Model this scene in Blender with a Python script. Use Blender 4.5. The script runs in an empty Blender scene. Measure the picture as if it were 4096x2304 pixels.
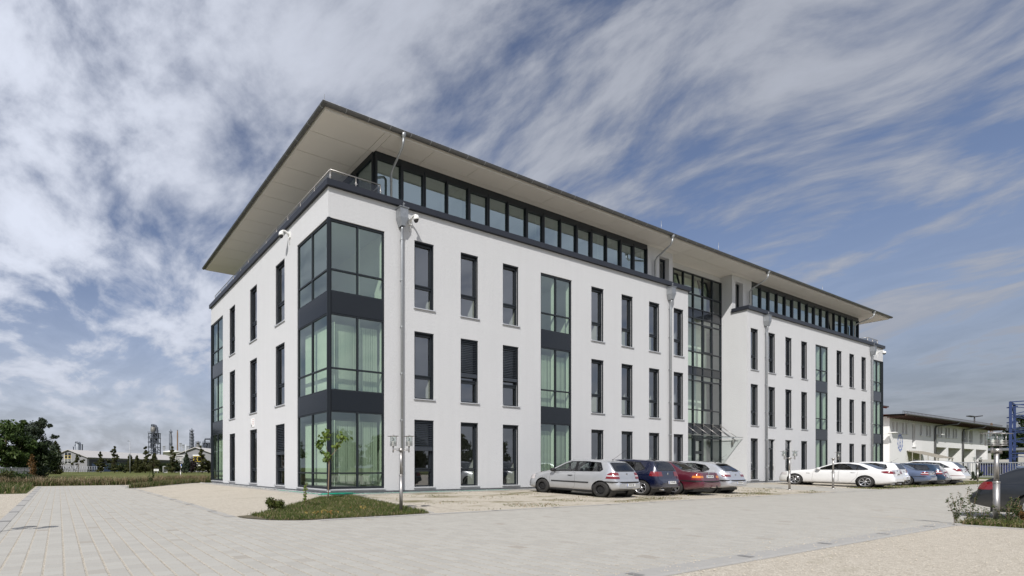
import bpy, bmesh, math, random
from mathutils import Vector, Matrix
R = math.radians
rng = random.Random(7)
scene = bpy.context.scene
COL = scene.collection

# ---------------------------------------------------------------- camera model (surveyed from the photograph)
F, PX, PY = 1934.0, 1175.7, 1871.0
TH = math.atan2(940.7, F)
CX, CY, CH = -9.160, -15.867, 1.19
def at(x, y, D):
    """world point seen at photo pixel (x, y), D metres in front of the camera"""
    r = (x - PX) / F; u = -(y - PY) / F
    c, s = math.cos(TH), math.sin(TH)
    return Vector((CX + (c * r + s) * D, CY + (-s * r + c) * D, CH + u * D))
def gat(x, D):
    p = at(x, PY, D); p.z = 0; return p

cam_d = bpy.data.cameras.new('camera'); cam = bpy.data.objects.new('camera', cam_d); COL.objects.link(cam)
cam.location = (CX, CY, CH); cam.rotation_euler = (R(90), 0, -TH)
cam_d.sensor_width = 36; cam_d.lens = 36 * F / 4096
cam_d.shift_x = (2048 - PX) / 4096; cam_d.shift_y = (PY - 1152) / 4096
cam_d.clip_end = 6000; cam_d.clip_start = .05
scene.camera = cam

# ---------------------------------------------------------------- object helpers
def tag(o, label=None, cat=None, group=None, kind=None):
    for k, v in (('label', label), ('category', cat), ('group', group), ('kind', kind)):
        if v: o[k] = v
    return o
def empty(name, loc=(0, 0, 0), rz=0, parent=None):
    o = bpy.data.objects.new(name, None); COL.objects.link(o)
    o.location = loc; o.rotation_euler = (0, 0, rz); o.empty_display_size = .3
    if parent: o.parent = parent
    return o
def thing(name, label, cat, loc=(0, 0, 0), rz=0, group=None):
    return tag(empty(name, loc, rz), label, cat, group)
def kids(o): return [c for c in bpy.data.objects if c.parent == o]
def copy_tree(o, parent=None):
    c = o.copy(); COL.objects.link(c); c.parent = parent
    for ch in kids(o): copy_tree(ch, c)
    return c

class MB:
    def __init__(s): s.v = []; s.f = []; s.m = []; s.sm = []; s.mi = 0; s.smooth = False
    def q(s, *pts):
        n = len(s.v); s.v += [tuple(p) for p in pts]; s.f.append(tuple(range(n, n + len(pts)))); s.m.append(s.mi); s.sm.append(s.smooth)
    def box(s, x0, x1, y0, y1, z0, z1):
        n = len(s.v)
        s.v += [(x0,y0,z0),(x1,y0,z0),(x1,y1,z0),(x0,y1,z0),(x0,y0,z1),(x1,y0,z1),(x1,y1,z1),(x0,y1,z1)]
        for f in ((0,3,2,1),(4,5,6,7),(0,1,5,4),(1,2,6,5),(2,3,7,6),(3,0,4,7)):
            s.f.append(tuple(n + i for i in f)); s.m.append(s.mi); s.sm.append(False)
    def obox(s, M, x0, x1, y0, y1, z0, z1):
        n = len(s.v); s.box(x0, x1, y0, y1, z0, z1)
        for i in range(n, n + 8): s.v[i] = tuple(M @ Vector(s.v[i]))
    def bar(s, p, q, w, h=None):
        p = Vector(p); q = Vector(q); h = h or w; d = (q - p)
        L = d.length; d.normalize()
        up = Vector((0, 0, 1)) if abs(d.z) < .95 else Vector((0, 1, 0))
        a = d.cross(up).normalized(); b = a.cross(d)
        M = Matrix(((a.x, d.x, b.x, p.x), (a.y, d.y, b.y, p.y), (a.z, d.z, b.z, p.z), (0, 0, 0, 1)))
        s.obox(M, -w/2, w/2, 0, L, -h/2, h/2)
    def tube(s, pts, r, n=8, cap=True):
        pts = [Vector(p) for p in pts]; rs = r if isinstance(r, (list, tuple)) else [r] * len(pts)
        base = len(s.v); a = None
        for i, p in enumerate(pts):
            d = (pts[min(i + 1, len(pts) - 1)] - pts[max(i - 1, 0)]).normalized()
            if a is None:
                up = Vector((0, 0, 1)) if abs(d.z) < .9 else Vector((1, 0, 0)); a = d.cross(up).normalized()
            else:
                a = (a - d * a.dot(d)).normalized()
            b = d.cross(a)
            for k in range(n):
                t = 2 * math.pi * k / n; s.v.append(tuple(p + (a * math.cos(t) + b * math.sin(t)) * rs[i]))
        for i in range(len(pts) - 1):
            for k in range(n):
                s.f.append((base + i*n + k, base + i*n + (k+1) % n, base + (i+1)*n + (k+1) % n, base + (i+1)*n + k)); s.m.append(s.mi); s.sm.append(True)
        if cap:
            s.f.append(tuple(base + k for k in range(n))[::-1]); s.m.append(s.mi); s.sm.append(False)
            e = base + (len(pts) - 1) * n; s.f.append(tuple(e + k for k in range(n))); s.m.append(s.mi); s.sm.append(False)
    def lathe(s, prof, c=(0, 0, 0), n=16, axis='z', smooth=True):
        base = len(s.v); c = Vector(c)
        for (r, h) in prof:
            for k in range(n):
                t = 2 * math.pi * k / n; x, y = r * math.cos(t), r * math.sin(t)
                p = {'z': (x, y, h), 'y': (x, h, y), 'x': (h, x, y)}[axis]; s.v.append(tuple(c + Vector(p)))
        for i in range(len(prof) - 1):
            for k in range(n):
                s.f.append((base + i*n + k, base + i*n + (k+1) % n, base + (i+1)*n + (k+1) % n, base + (i+1)*n + k)); s.m.append(s.mi); s.sm.append(smooth)
    def build(s, name, mats, parent=None, sharp=None):
        me = bpy.data.meshes.new(name); me.from_pydata(s.v, [], s.f)
        for m in (mats if isinstance(mats, (list, tuple)) else [mats]): me.materials.append(m)
        me.polygons.foreach_set('material_index', s.m); me.polygons.foreach_set('use_smooth', s.sm)
        me.update()
        if sharp: me.set_sharp_from_angle(angle=R(sharp))
        o = bpy.data.objects.new(name, me); COL.objects.link(o)
        if parent: o.parent = parent
        return o

# ---------------------------------------------------------------- materials
class NT:
    def __init__(s, name):
        s.mat = bpy.data.materials.new(name); s.mat.use_nodes = True; s.t = s.mat.node_tree
        s.b = s.t.nodes['Principled BSDF']; s.out = s.t.nodes['Material Output']
    def n(s, typ, **kw):
        nd = s.t.nodes.new('ShaderNode' + typ)
        for k, v in kw.items():
            if k.startswith('i_'):
                key = k[2:]; key = int(key) if key.isdigit() else key.replace('_', ' ')
                if hasattr(v, 'is_output') : s.t.links.new(v, nd.inputs[key])
                else: nd.inputs[key].default_value = v
            else: setattr(nd, k, v)
        return nd
    def l(s, a, b): s.t.links.new(a, b)
    def math(s, op, a, b=None, c=None):
        nd = s.t.nodes.new('ShaderNodeMath'); nd.operation = op
        for i, v in enumerate((a, b, c)):
            if v is None: continue
            if hasattr(v, 'is_output'): s.l(v, nd.inputs[i])
            else: nd.inputs[i].default_value = v
        return nd.outputs[0]
    def mix(s, f, a, b):
        nd = s.t.nodes.new('ShaderNodeMix'); nd.data_type = 'RGBA'
        for i, v in ((0, f), (6, a), (7, b)):
            if hasattr(v, 'is_output'): s.l(v, nd.inputs[i])
            else: nd.inputs[i].default_value = (v if i == 0 else (*v, 1) if len(v) == 3 else v)
        return nd.outputs[2]
    def ramp(s, f, stops):
        nd = s.t.nodes.new('ShaderNodeValToRGB'); s.l(f, nd.inputs[0]); e = nd.color_ramp.elements
        while len(e) < len(stops): e.new(.5)
        for el, (p, c) in zip(e, stops): el.position = p; el.color = (*c, 1) if len(c) == 3 else c
        return nd.outputs[0]
    def pos(s): return s.n('NewGeometry').outputs['Position']
    def obj(s): return s.n('TexCoord').outputs['Object']
    def noise(s, vec, scale, detail=4, rough=.55, out='Fac'):
        nd = s.n('TexNoise', i_Scale=scale, i_Detail=detail, i_Roughness=rough); s.l(vec, nd.inputs['Vector']); return nd.outputs[out]
    def bump(s, h, dist=.01, strength=.5):
        nd = s.n('Bump', i_Distance=dist, i_Strength=strength); s.l(h, nd.inputs['Height']); s.l(nd.outputs[0], s.b.inputs['Normal'])
    def base(s, c, rough=.6, metal=0, spec=None):
        if hasattr(c, 'is_output'): s.l(c, s.b.inputs['Base Color'])
        else: s.b.inputs['Base Color'].default_value = (*c, 1)
        if hasattr(rough, 'is_output'): s.l(rough, s.b.inputs['Roughness'])
        else: s.b.inputs['Roughness'].default_value = rough
        s.b.inputs['Metallic'].default_value = metal
        if spec is not None: s.b.inputs['Specular IOR Level'].default_value = spec
        return s.mat

def simple(name, col, rough=.6, metal=0, var=.08, scale=6, bump=0, bscale=60, coat=0, spec=None):
    t = NT(name); p = t.obj()
    n = t.noise(p, scale)
    c = t.mix(n, tuple(max(0, x * (1 - var)) for x in col), tuple(min(1, x * (1 + var)) for x in col))
    t.base(c, rough, metal, spec)
    if bump: t.bump(t.noise(p, bscale, 3), bump, .6)
    if coat: t.b.inputs['Coat Weight'].default_value = coat; t.b.inputs['Coat Roughness'].default_value = .04
    return t.mat

def glass(name, tint, ior=1.9, rough=.0, gc=(.95, .97, 1)):
    t = NT(name); t.t.nodes.remove(t.b)
    tr = t.n('BsdfTransparent', i_Color=(*tint, 1)); gl = t.n('BsdfGlossy', i_Color=(*gc, 1), i_Roughness=rough)
    f0 = ((ior - 1) / (ior + 1)) ** 2 * 1.6        # two faces of a double-glazed unit
    # very slightly uneven panes so that reflections wobble as on real double glazing
    b = t.n('Bump', i_Distance=.02, i_Strength=.05); t.l(t.noise(t.pos(), .9, 1), b.inputs['Height'])
    t.l(b.outputs[0], gl.inputs['Normal'])
    ge = t.n('NewGeometry'); dt = t.n('VectorMath', operation='DOT_PRODUCT'); t.l(ge.outputs['Incoming'], dt.inputs[0]); t.l(ge.outputs['Normal'], dt.inputs[1])
    k = t.math('POWER', t.math('SUBTRACT', 1, t.math('ABSOLUTE', dt.outputs['Value'])), 5)
    fr = t.math('MULTIPLY_ADD', k, 1 - f0, f0)
    mx = t.n('MixShader'); t.l(fr, mx.inputs[0]); t.l(tr.outputs[0], mx.inputs[1]); t.l(gl.outputs[0], mx.inputs[2])
    t.l(mx.outputs[0], t.out.inputs[0]); return t.mat

def stucco(name, col):
    t = NT(name); p = t.pos()
    big = t.noise(p, .35, 5, .6); fine = t.noise(p, 34, 3, .7)
    # faint rain streaks
    sp = t.n('Mapping', i_Scale=(2.2, 2.2, .12)); t.l(p, sp.inputs[0]); st = t.noise(sp.outputs[0], 1.6, 4)
    f = t.math('ADD', t.math('MULTIPLY', big, .5), t.math('MULTIPLY', st, .5))
    c = t.mix(f, tuple(x * .89 for x in col), tuple(min(1, x * 1.05) for x in col))
    c = t.mix(t.math('MULTIPLY', fine, .16), c, tuple(x * .75 for x in col))
    coarse = t.noise(p, 11, 2, .6); t.base(c, .9, 0, .2); t.bump(t.math('ADD', fine, t.math('MULTIPLY', coarse, .7)), .016, .8); return t.mat

M = {}
M['stucco'] = stucco('wall_render', (.59, .595, .605))
M['stucco_warm'] = stucco('wall_render_warm', (.80, .795, .785))
M['plinth'] = simple('plinth_grey', (.42, .43, .44), .85, var=.08, bump=.004)
M['frame'] = simple('anthracite_frame', (.017, .021, .026), .42, var=.1, spec=.3)
M['panel'] = simple('spandrel_glass', (.012, .015, .019), .10, var=.05, spec=.35)
M['coping'] = simple('coping_sheet', (.022, .025, .034), .45, var=.12, scale=2, spec=.3)
M['roof'] = simple('roof_tile', (.07, .07, .075), .7, var=.2)
M['soffit'] = simple('soffit_board', (.70, .67, .625), .5, var=.04, scale=1.2)
M['gutter'] = simple('weathered_zinc', (.13, .13, .13), .45, .6, var=.25, scale=4)
M['zinc'] = simple('galvanised_zinc', (.34, .355, .37), .45, .7, var=.25, scale=9)
M['alu'] = simple('aluminium_sill', (.55, .56, .58), .4, .4, var=.06)
M['steel'] = simple('brushed_steel', (.40, .385, .37), .42, .9, var=.12, scale=20)
M['interior'] = simple('interior_wall', (.62, .64, .56), .9, var=.04, scale=.6)
M['ceiling'] = simple('interior_ceiling', (.55, .56, .52), .9, var=.04)
M['carpet'] = simple('interior_floor_dim_wall', (.12, .12, .12), .95)
M['blindv'] = simple('fabric_blind', (.60, .63, .54), .9, var=.05, scale=3)
M['slat'] = simple('slat_grey', (.032, .038, .048), .4, var=.1)
M['white_plastic'] = simple('white_plastic', (.78, .78, .76), .35, var=.02)
M['black_plastic'] = simple('black_plastic', (.018, .018, .019), .45, var=.15)
M['paper'] = simple('sign_white', (.75, .75, .74), .5)
M['red_ink'] = simple('red_print', (.45, .08, .06), .5)
M['glass'] = glass('window_glass', (.74, .77, .77), 2.3)
M['glass_green'] = glass('green_glass', (.74, .85, .76), 2.2, 0, (.86, .97, .95))
M['glass_pent'] = glass('penthouse_glass', (.60, .70, .66), 3.0, 0, (.78, .92, .96))
M['glass_hall'] = glass('hall_glass', (.88, .97, .90), 2.0)
M['hall'] = simple('hall_brightening_wall', (.74, .78, .70), .9, var=.03)
M['glass_clear'] = glass('clear_glass', (.88, .92, .90), 1.45)
M['glass_rail'] = glass('tinted_rail_glass', (.45, .47, .50), 1.5)
M['brick_red'] = simple('red_print_tile', (.28, .07, .05), .8, var=.2)
# ================================================================= office building
ZB = .16
bld = thing('office_building', 'long white four storey office block with dark framed windows and wide overhanging roof', 'building', (0, 0, 0))
XL, XR, XE, YD, YR = 25.06, 32.38, 57.2, 15.6, 1.45
FL = (.39, 4.07, 7.85)
WX1 = (4.12, 6.69, 9.29, 15.78, 18.39, 20.98, 23.5); WX2 = (32.86, 35.39, 38.0, 40.6, 47.05, 49.65, 52.24)
WY = (3.93, 7.32, 10.74)
WW, WH = 1.05, 2.8
BAY = [(.37, 10.68)]
def facade(mb, org, u, n, U0, U1, Z0, Z1, holes, dep=.2, mr=None):
    u = Vector((*u, 0)); n = Vector((*n, 0)); org = Vector((*org, 0))
    us = sorted({U0, U1, *[h[0] for h in holes], *[h[1] for h in holes]}); zs = sorted({Z0, Z1, *[h[2] for h in holes], *[h[3] for h in holes]})
    P = lambda a, z, d=0: org + u * a - n * d + Vector((0, 0, z))
    for i in range(len(us) - 1):
        for j in range(len(zs) - 1):
            a, b, c, d = us[i], us[i+1], zs[j], zs[j+1]; mu, mz = (a + b) / 2, (c + d) / 2
            if any(h[0] < mu < h[1] and h[2] < mz < h[3] for h in holes): continue
            mb.q(P(a, c), P(b, c), P(b, d), P(a, d))
    for (a, b, c, d) in holes:
        if a > U0: mb.q(P(a, c), P(a, d), P(a, d, dep), P(a, c, dep))
        if b < U1: mb.q(P(b, c), P(b, c, dep), P(b, d, dep), P(b, d))
        mb.q(P(a, d), P(b, d), P(b, d, dep), P(a, d, dep))
        mb.q(P(a, c), P(a, c, dep), P(b, c, dep), P(b, c))
w = MB()
WB = .27
DOORS = (35.39, 38.0)
h1 = [(x, x + WW, z, z + WH) for x in WX1 for z in FL] + [(0, 2.61, .37, 10.68), (11.88, 14.22, .37, 10.68)]
h2 = [(x, x + WW, (z if not (x in DOORS and z < 1) else WB), z + WH) for x in WX2 for z in FL] + [(43.1, 45.44, .37, 10.68), (54.86, XE, .37, 10.68)]
facade(w, (0, 0), (1, 0), (0, -1), 0, XL, WB, 11.83, h1)
facade(w, (0, 0), (1, 0), (0, -1), XR, XE, WB, 11.83, h2)
h3 = [(y, y + 1.02, z, z + WH) for y in WY for z in FL] + [(0, 2.66, .37, 10.68), (13.05, YD, .37, 10.68)]
facade(w, (0, 0), (0, 1), (-1, 0), 0, YD, WB, 11.83, h3)
facade(w, (XE, 0), (0, 1), (1, 0), 0, YD, WB, 11.83, [(0, 2.66, .37, 10.68)])
facade(w, (0, YD), (1, 0), (0, 1), 0, XE, WB, 11.83, [])
w.q((XL, 0, WB), (XL, YR, WB), (XL, YR, 11.83), (XL, 0, 11.83))
w.q((XR, 0, WB), (XR, YR, WB), (XR, YR, 14.47), (XR, .81, 14.47), (XR, .81, 11.83), (XR, 0, 11.83))
# wall under the entrance glazing head and penthouse blocks beside the recess
w.q((XL, YR, 14.06), (XR, YR, 14.06), (XR, YR, 14.47), (XL, YR, 14.47))
facade(w, (0, .81), (1, 0), (0, -1), 22.36, XL, 11.9, 14.47, [(23.6, 24.66, 11.9, 14.06)], .35)
facade(w, (0, .81), (1, 0), (0, -1), XR, 35.12, 11.9, 14.47, [(32.83, 33.89, 11.9, 14.06)], .35)
w.q((XL, .81, 11.83), (XL, YR, 11.83), (XL, YR, 14.47), (XL, .81, 14.47))
w.q((2.71, 6.0, 11.9), (2.71, 14.8, 11.9), (2.71, 14.8, 14.47), (2.71, 6.0, 14.47))
w.q((54.5, 2.6, 11.9), (54.5, 14.8, 11.9), (54.5, 14.8, 14.47), (54.5, 2.6, 14.47))
w.q((2.71, 14.8, 11.9), (54.5, 14.8, 11.9), (54.5, 14.8, 14.47), (2.71, 14.8, 14.47))
w.build('wall', M['stucco'], bld)
p = MB()
p.box(.05, XL - .05, .05, .3, -.1, WB + .02); p.box(XR + .05, XE - .05, .05, .3, -.1, WB + .02)
p.box(.05, .3, .3, YD - .05, -.1, WB + .02); p.box(XE - .3, XE - .05, .3, YD - .05, -.1, WB + .02)
p.box(XL - .3, XL - .05, .3, YR, -.1, WB + .02); p.box(XR + .05, XR + .3, .3, YR, -.1, WB + .02)
p.build('plinth', M['plinth'], bld)
# coping with drip edge
def coping(x0, x1, left, right):
    c = MB(); z0, z1 = 11.83, 12.07
    c.box(x0 - .12, x1 + .12, -.12, .36, z0 + .003, z1)
    if left: c.box(-.12, .36, .36, YD + .12, z0 + .003, z1)
    if right == 'wall': pass
    c.mi = 0
    return c
c = coping(0, XL, True, False); c.box(XL - .3, XL + .12, .36, .81, 11.833, 12.07); c.build('coping', M['coping'], bld)
c = coping(XR, XE, False, True); c.box(XR - .12, XR + .3, .36, .81, 11.833, 12.07); c.box(XE - .36, XE + .12, .36, YD + .12, 11.833, 12.07); c.build('coping', M['coping'], bld)
# terrace deck behind the parapet
d = MB(); d.box(.3, XL - .02, .3, YD - .1, 11.6, 11.9); d.box(XR + .02, XE - .3, .3, YD - .1, 11.6, 11.9); d.box(XL - .02, XR + .02, YR + .3, YD - .1, 11.6, 11.9)
d.build('terrace_deck', M['plinth'], bld)

# roof, fascia, soffit panels, gutter
EX0, EX1, EY0, EY1 = -.30, 57.50, -.28, 15.88
r = MB(); zr = 14.66; rise = 1.35
a = [(EX0, EY0, zr), (EX1, EY0, zr), (EX1, EY1, zr), (EX0, EY1, zr)]; ym = (EY0 + EY1) / 2
k0, k1 = (EX0 + 8.1, ym, zr + rise), (EX1 - 8.1, ym, zr + rise)
r.q(a[0], a[1], k1, k0); r.q(a[1], a[2], k1); r.q(a[2], a[3], k0, k1); r.q(a[3], a[0], k0)
r.build('roof', M['roof'], bld)
fs = MB()
fs.box(EX0, EX1, EY0, EY0 + .03, 14.44, 14.65); fs.box(EX0, EX1, EY1 - .03, EY1, 14.44, 14.65)
fs.box(EX0, EX0 + .03, EY0 + .03, EY1 - .03, 14.44, 14.65); fs.box(EX1 - .03, EX1, EY0 + .03, EY1 - .03, 14.44, 14.65)
fs.build('fascia', M['soffit'], bld)
s = MB(); zs = 14.452; g = .020
def spanel(x0, x1, y0, y1): s.box(x0 + g/2, x1 - g/2, y0 + g/2, y1 - g/2, zs, zs + .03)
# left overhang panels then front overhang panels, as on the photograph
ys = [EY0 + .03] + [.95 + 1.25 * k for k in range(12)] + [EY1 - .03]
ys = [y for y in ys if y <= EY1 - .02]
for i in range(len(ys) - 1): spanel(EX0 + .03, 2.45, ys[i], ys[i+1]); spanel(2.45, 2.75, ys[i], ys[i+1])
xs = [2.75] + [5.0 + 2.55 * k for k in range(20)] + [54.4]
xs = [x for x in xs if x <= 54.41]
for i in range(len(xs) - 1): spanel(xs[i], xs[i+1], EY0 + .03, .55); spanel(xs[i], xs[i+1], .55, 1.5)
for i in range(len(ys) - 1): spanel(54.4, EX1 - .03, ys[i], ys[i+1])
s.box(2.75, 54.4, 1.5 + g, EY1 - .03, zs, zs + .03)
s.mi = 1; s.box(EX0 + .04, EX1 - .04, EY0 + .04, EY1 - .04, zs + .034, zs + .05)
s.build('soffit', [M['soffit'], M['black_plastic']], bld)
def gutter(p, q):
    gm = MB(); p = Vector(p); q = Vector(q); d = (q - p).normalized(); nrm = Vector((d.y, -d.x, 0)); n = 8
    for side, rr in ((0, .095), (1, .088)):
        for i in range(n):
            t0, t1 = math.pi * i / n, math.pi * (i + 1) / n
            f = lambda t: nrm * (-math.cos(t) * rr) + Vector((0, 0, -math.sin(t) * rr))
            gm.smooth = True; gm.q(p + f(t0), q + f(t0), q + f(t1), p + f(t1))
    gm.smooth = False
    L = (q - p).length; k = 1.0
    gm.mi = 1
    while k < L:
        c0 = p + d * k
        for i in range(n):
            t0, t1 = math.pi * i / n, math.pi * (i + 1) / n
            f = lambda t: nrm * (-math.cos(t) * .101) + Vector((0, 0, -math.sin(t) * .101))
            gm.q(c0 + f(t0), c0 + d * .03 + f(t0), c0 + d * .03 + f(t1), c0 + f(t1))
        k += 1.02
    gm.mi = 0
    gm.tube([p + nrm * .095 + Vector((0, 0, .004)), q + nrm * .095 + Vector((0, 0, .004))], .011, 6)
    return gm.build('gutter', [M['gutter'], M['zinc']], bld)
zg_ = 14.61
gutter((EX0 - .19, EY0 - .10, zg_), (EX1 + .19, EY0 - .10, zg_)); gutter((EX0 - .10, EY1 + .19, zg_), (EX0 - .10, EY0 - .19, zg_))
gutter((EX1 + .10, EY0 - .19, zg_), (EX1 + .10, EY1 + .19, zg_)); gutter((EX1 + .19, EY1 + .10, zg_), (EX0 - .19, EY1 + .10, zg_))
for x, y, h in ((.0, .3, .75), (22.0, -.1, .7), (28.4, -.1, .75), (44.0, -.1, .6), (57.0, .0, .4)):
    m_ = MB(); z_ = zr + (y - EY0) * .17; m_.tube([(x, y, z_ - .05), (x, y, z_ + h)], .012, 6); m_.box(x, x + .12, y - .03, y + .03, z_ - .02, z_ + .06); m_.build('lightning_rod', M['zinc'], bld)

# downpipes with hopper heads
def downpipe(xo, xw, xp, low=True):
    m_ = MB()
    m_.lathe([(.03, 0), (.09, .09), (.11, .2), (.09, .24)], (xo, EY0 - .10, 14.35), 10)
    m_.tube([(xo, EY0 - .10, 14.4), (xo, EY0 - .08, 14.2), (xo + (xw - xo) * .12, EY0 + .0, 14.08), (xo + (xw - xo) * .9, .55, 13.72), (xw, .68, 13.55), (xw, .68, 11.95)], .05, 10)
    m_.tube([(xw, .68, 13.3), (xw, .68, 13.26)], .06, 10)
    # lower run on the facade
    m_.tube([(xp, -.17, 10.98), (xp, -.16, 10.86), (xp + .03, -.11, 10.7), (xp + .03, -.11, 10.5), (xp + .03, -.11, .1)], .055, 10)
    for z_ in (10.45, 8.8, 6.9, 5.0, 3.1, 1.2): m_.lathe([(.054, 0), (.064, .005), (.064, .04), (.054, .045)], (xp + .03, -.11, z_), 10); m_.box(xp + .01, xp + .05, -.06, 0, z_ + .005, z_ + .035)
    o = m_.build('downpipe', M['zinc'], bld)
    hb = MB(); X0, X1, Y0, Y1 = xp - .20, xp + .20, -.30, -.012
    hb.box(X0, X1, Y0, Y1, 11.3, 11.68); hb.box(X0 - .03, X1 + .03, Y0 - .03, Y1, 11.68, 11.705)
    t_ = [(X0, Y0), (X1, Y0), (X1, Y1), (X0, Y1)]; b_ = [(xp - .08, -.25), (xp + .08, -.25), (xp + .08, -.03), (xp - .08, -.03)]
    for i in range(4): hb.q((*t_[i], 11.3), (*b_[i], 10.97), (*b_[(i+1) % 4], 10.97), (*t_[(i+1) % 4], 11.3))
    hb.tube([(xp + .05, -.2, 11.7), (xp + .05, -.2, 11.95)], .012, 6); hb.bar((xp, -.2, 11.86), (xp + .1, -.2, 11.9), .03)
    hb.build('hopper_head', M['zinc'], o)
downpipe(3.25, 3.45, 3.36); downpipe(22.6, 22.9, 22.93); downpipe(34.3, 34.5, 34.82); downpipe(53.56, 53.3, 54.27)

# ---------------------------------------------------------------- standard window (frame > glass, sill, blind)
def frame_mesh(W, H, tz, door=False):
    m_ = MB(); y0, y1 = .12, .2
    f = .06
    m_.box(0, f, y0, y1, 0, H); m_.box(W - f, W, y0, y1, 0, H); m_.box(f, W - f, y0, y1, H - .1, H); m_.box(f, W - f, y0, y1, 0, f)
    m_.box(f, W - f, y0, y1, tz - .04, tz + .05)
    y2 = y0 - .02   # opening sash stands proud of the frame
    a, b, c_, d_ = f + .005, W - f - .005, tz + .055, H - .105
    for (x0, x1, z0, z1) in ((a, a + .055, c_, d_), (b - .055, b, c_, d_), (a + .055, b - .055, d_ - .055, d_), (a + .055, b - .055, c_, c_ + .055)): m_.box(x0, x1, y2, y1 - .01, z0, z1)
    m_.box(.002, .045, .03, .07, .0, H - .01); m_.box(W - .045, W - .002, .03, .07, .0, H - .01)   # blind guide rails
    m_.box(.002, W - .002, .02, y0 - .002, H - .05, H - .002)
    return m_
def glass_mesh(W, H, tz):
    m_ = MB(); y = .165
    m_.q((.1, y, tz + .1), (W - .1, y, tz + .1), (W - .1, y, H - .14), (.1, y, H - .14)); m_.q((.06, y, .06), (W - .06, y, .06), (W - .06, y, tz - .04), (.06, y, tz - .04)); return m_
def sill_mesh(W):
    m_ = MB(); m_.box(-.03, W + .04, -.055, .118, -.045, -.008); m_.box(W + .04, W + .055, -.055, -.002, -.05, .03); m_.box(-.045, -.03, -.055, -.002, -.05, .03); return m_
def blind_mesh(W, H, frac):
    m_ = MB(); z = H - .08; end = H * (1 - frac)
    while z > end + .16:
        m_.q((.05, .035, z - .03), (W - .05, .035, z - .03), (W - .05, .085, z + .012), (.05, .085, z + .012))
        m_.q((.05, .035, z - .036), (W - .05, .035, z - .036), (W - .05, .035, z - .028), (.05, .035, z - .028)); z -= .078
    m_.box(.05, W - .05, .03, .09, end, end + .15); return m_
protos = {}
def window(origin, rz, W, low=False, blind=0, tilt=False):
    key = (W, low)
    if key not in protos:
        tz = .68 if low else .9
        fo = frame_mesh(W, WH, tz).build('window', M['frame'], bld); g_ = glass_mesh(W, WH, tz).build('glass', M['glass'], fo); s_ = sill_mesh(W).build('sill', M['alu'], fo)
        protos[key] = fo; o = fo
    else:
        src = protos[key]; o = src.copy(); COL.objects.link(o); o.parent = bld
        for ch in kids(src):
            if ch.name.startswith(('glass', 'sill')):
                c_ = ch.copy(); COL.objects.link(c_); c_.parent = o
    o.location = origin; o.rotation_euler = (0, 0, rz)
    if blind:
        blind_mesh(W, WH, blind).build('blind', M['slat'], o)
    if tilt:   # sash tipped inwards at the top
        m_ = MB(); tz = .68 if low else .9; hh = WH - .2 - tz
        Mx = Matrix.Translation((.1, .2, tz + .1)) @ Matrix.Rotation(R(-6.5), 4, 'X')
        for (x0, x1, z0, z1) in ((0, .07, 0, hh), (W - .27, W - .2, 0, hh), (.07, W - .27, hh - .07, hh), (.07, W - .27, 0, .07)): m_.obox(Mx, x0, x1, 0, .06, z0, z1)
        m_.build('open_sash', M['frame'], o)
    return o
for x in WX1:
    for i, z in enumerate(FL):
        bl = {(4.12, 0): .46, (6.69, 1): .6, (9.29, 1): .59}.get((x, i), 0)
        window((x, 0, z), 0, WW, i == 0, bl, (x, i) == (20.98, 0))
for x in WX2:
    for i, z in enumerate(FL):
        if x in DOORS and i == 0: continue
        window((x, 0, z), 0, WW, i == 0, 0, (x, i) == (35.39, 2))
for y in WY:
    for i, z in enumerate(FL): window((0, y + 1.02, z), R(-90), 1.02, i == 0, .5 if (y == 3.93 and i == 0) else 0)
# side glass doors of the right wing
def side_door(x):
    m_ = MB(); H = 3.19 - WB; f = .08; y0, y1 = .12, .2; t = 2.22
    m_.box(0, f, y0, y1, 0, H); m_.box(WW - f, WW, y0, y1, 0, H); m_.box(f, WW - f, y0, y1, H - .07, H); m_.box(f, WW - f, y0, y1, t, t + .09); m_.box(f, WW - f, y0, y1, 0, .12)
    m_.box(f + .005, f + .085, y0 - .02, y1, .125, t - .005); m_.box(WW - f - .085, WW - f - .005, y0 - .02, y1, .125, t - .005)
    o = m_.build('side_door', M['frame'], bld); o.location = (x, 0, WB)
    g_ = MB(); g_.q((f, .165, .12), (WW - f, .165, .12), (WW - f, .165, t), (f, .165, t)); g_.q((f, .165, t + .09), (WW - f, .165, t + .09), (WW - f, .165, H - .07), (f, .165, H - .07)); g_.build('glass', M['glass'], o)
    h_ = MB(); h_.tube([(WW - .14, .06, .75), (WW - .14, .06, 1.25)], .015, 8); h_.bar((WW - .14, .06, .8), (WW - .14, .11, .8), .02); h_.bar((WW - .14, .06, 1.2), (WW - .14, .11, 1.2), .02); h_.build('handle', M['steel'], o)
for x in DOORS: side_door(x)

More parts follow.
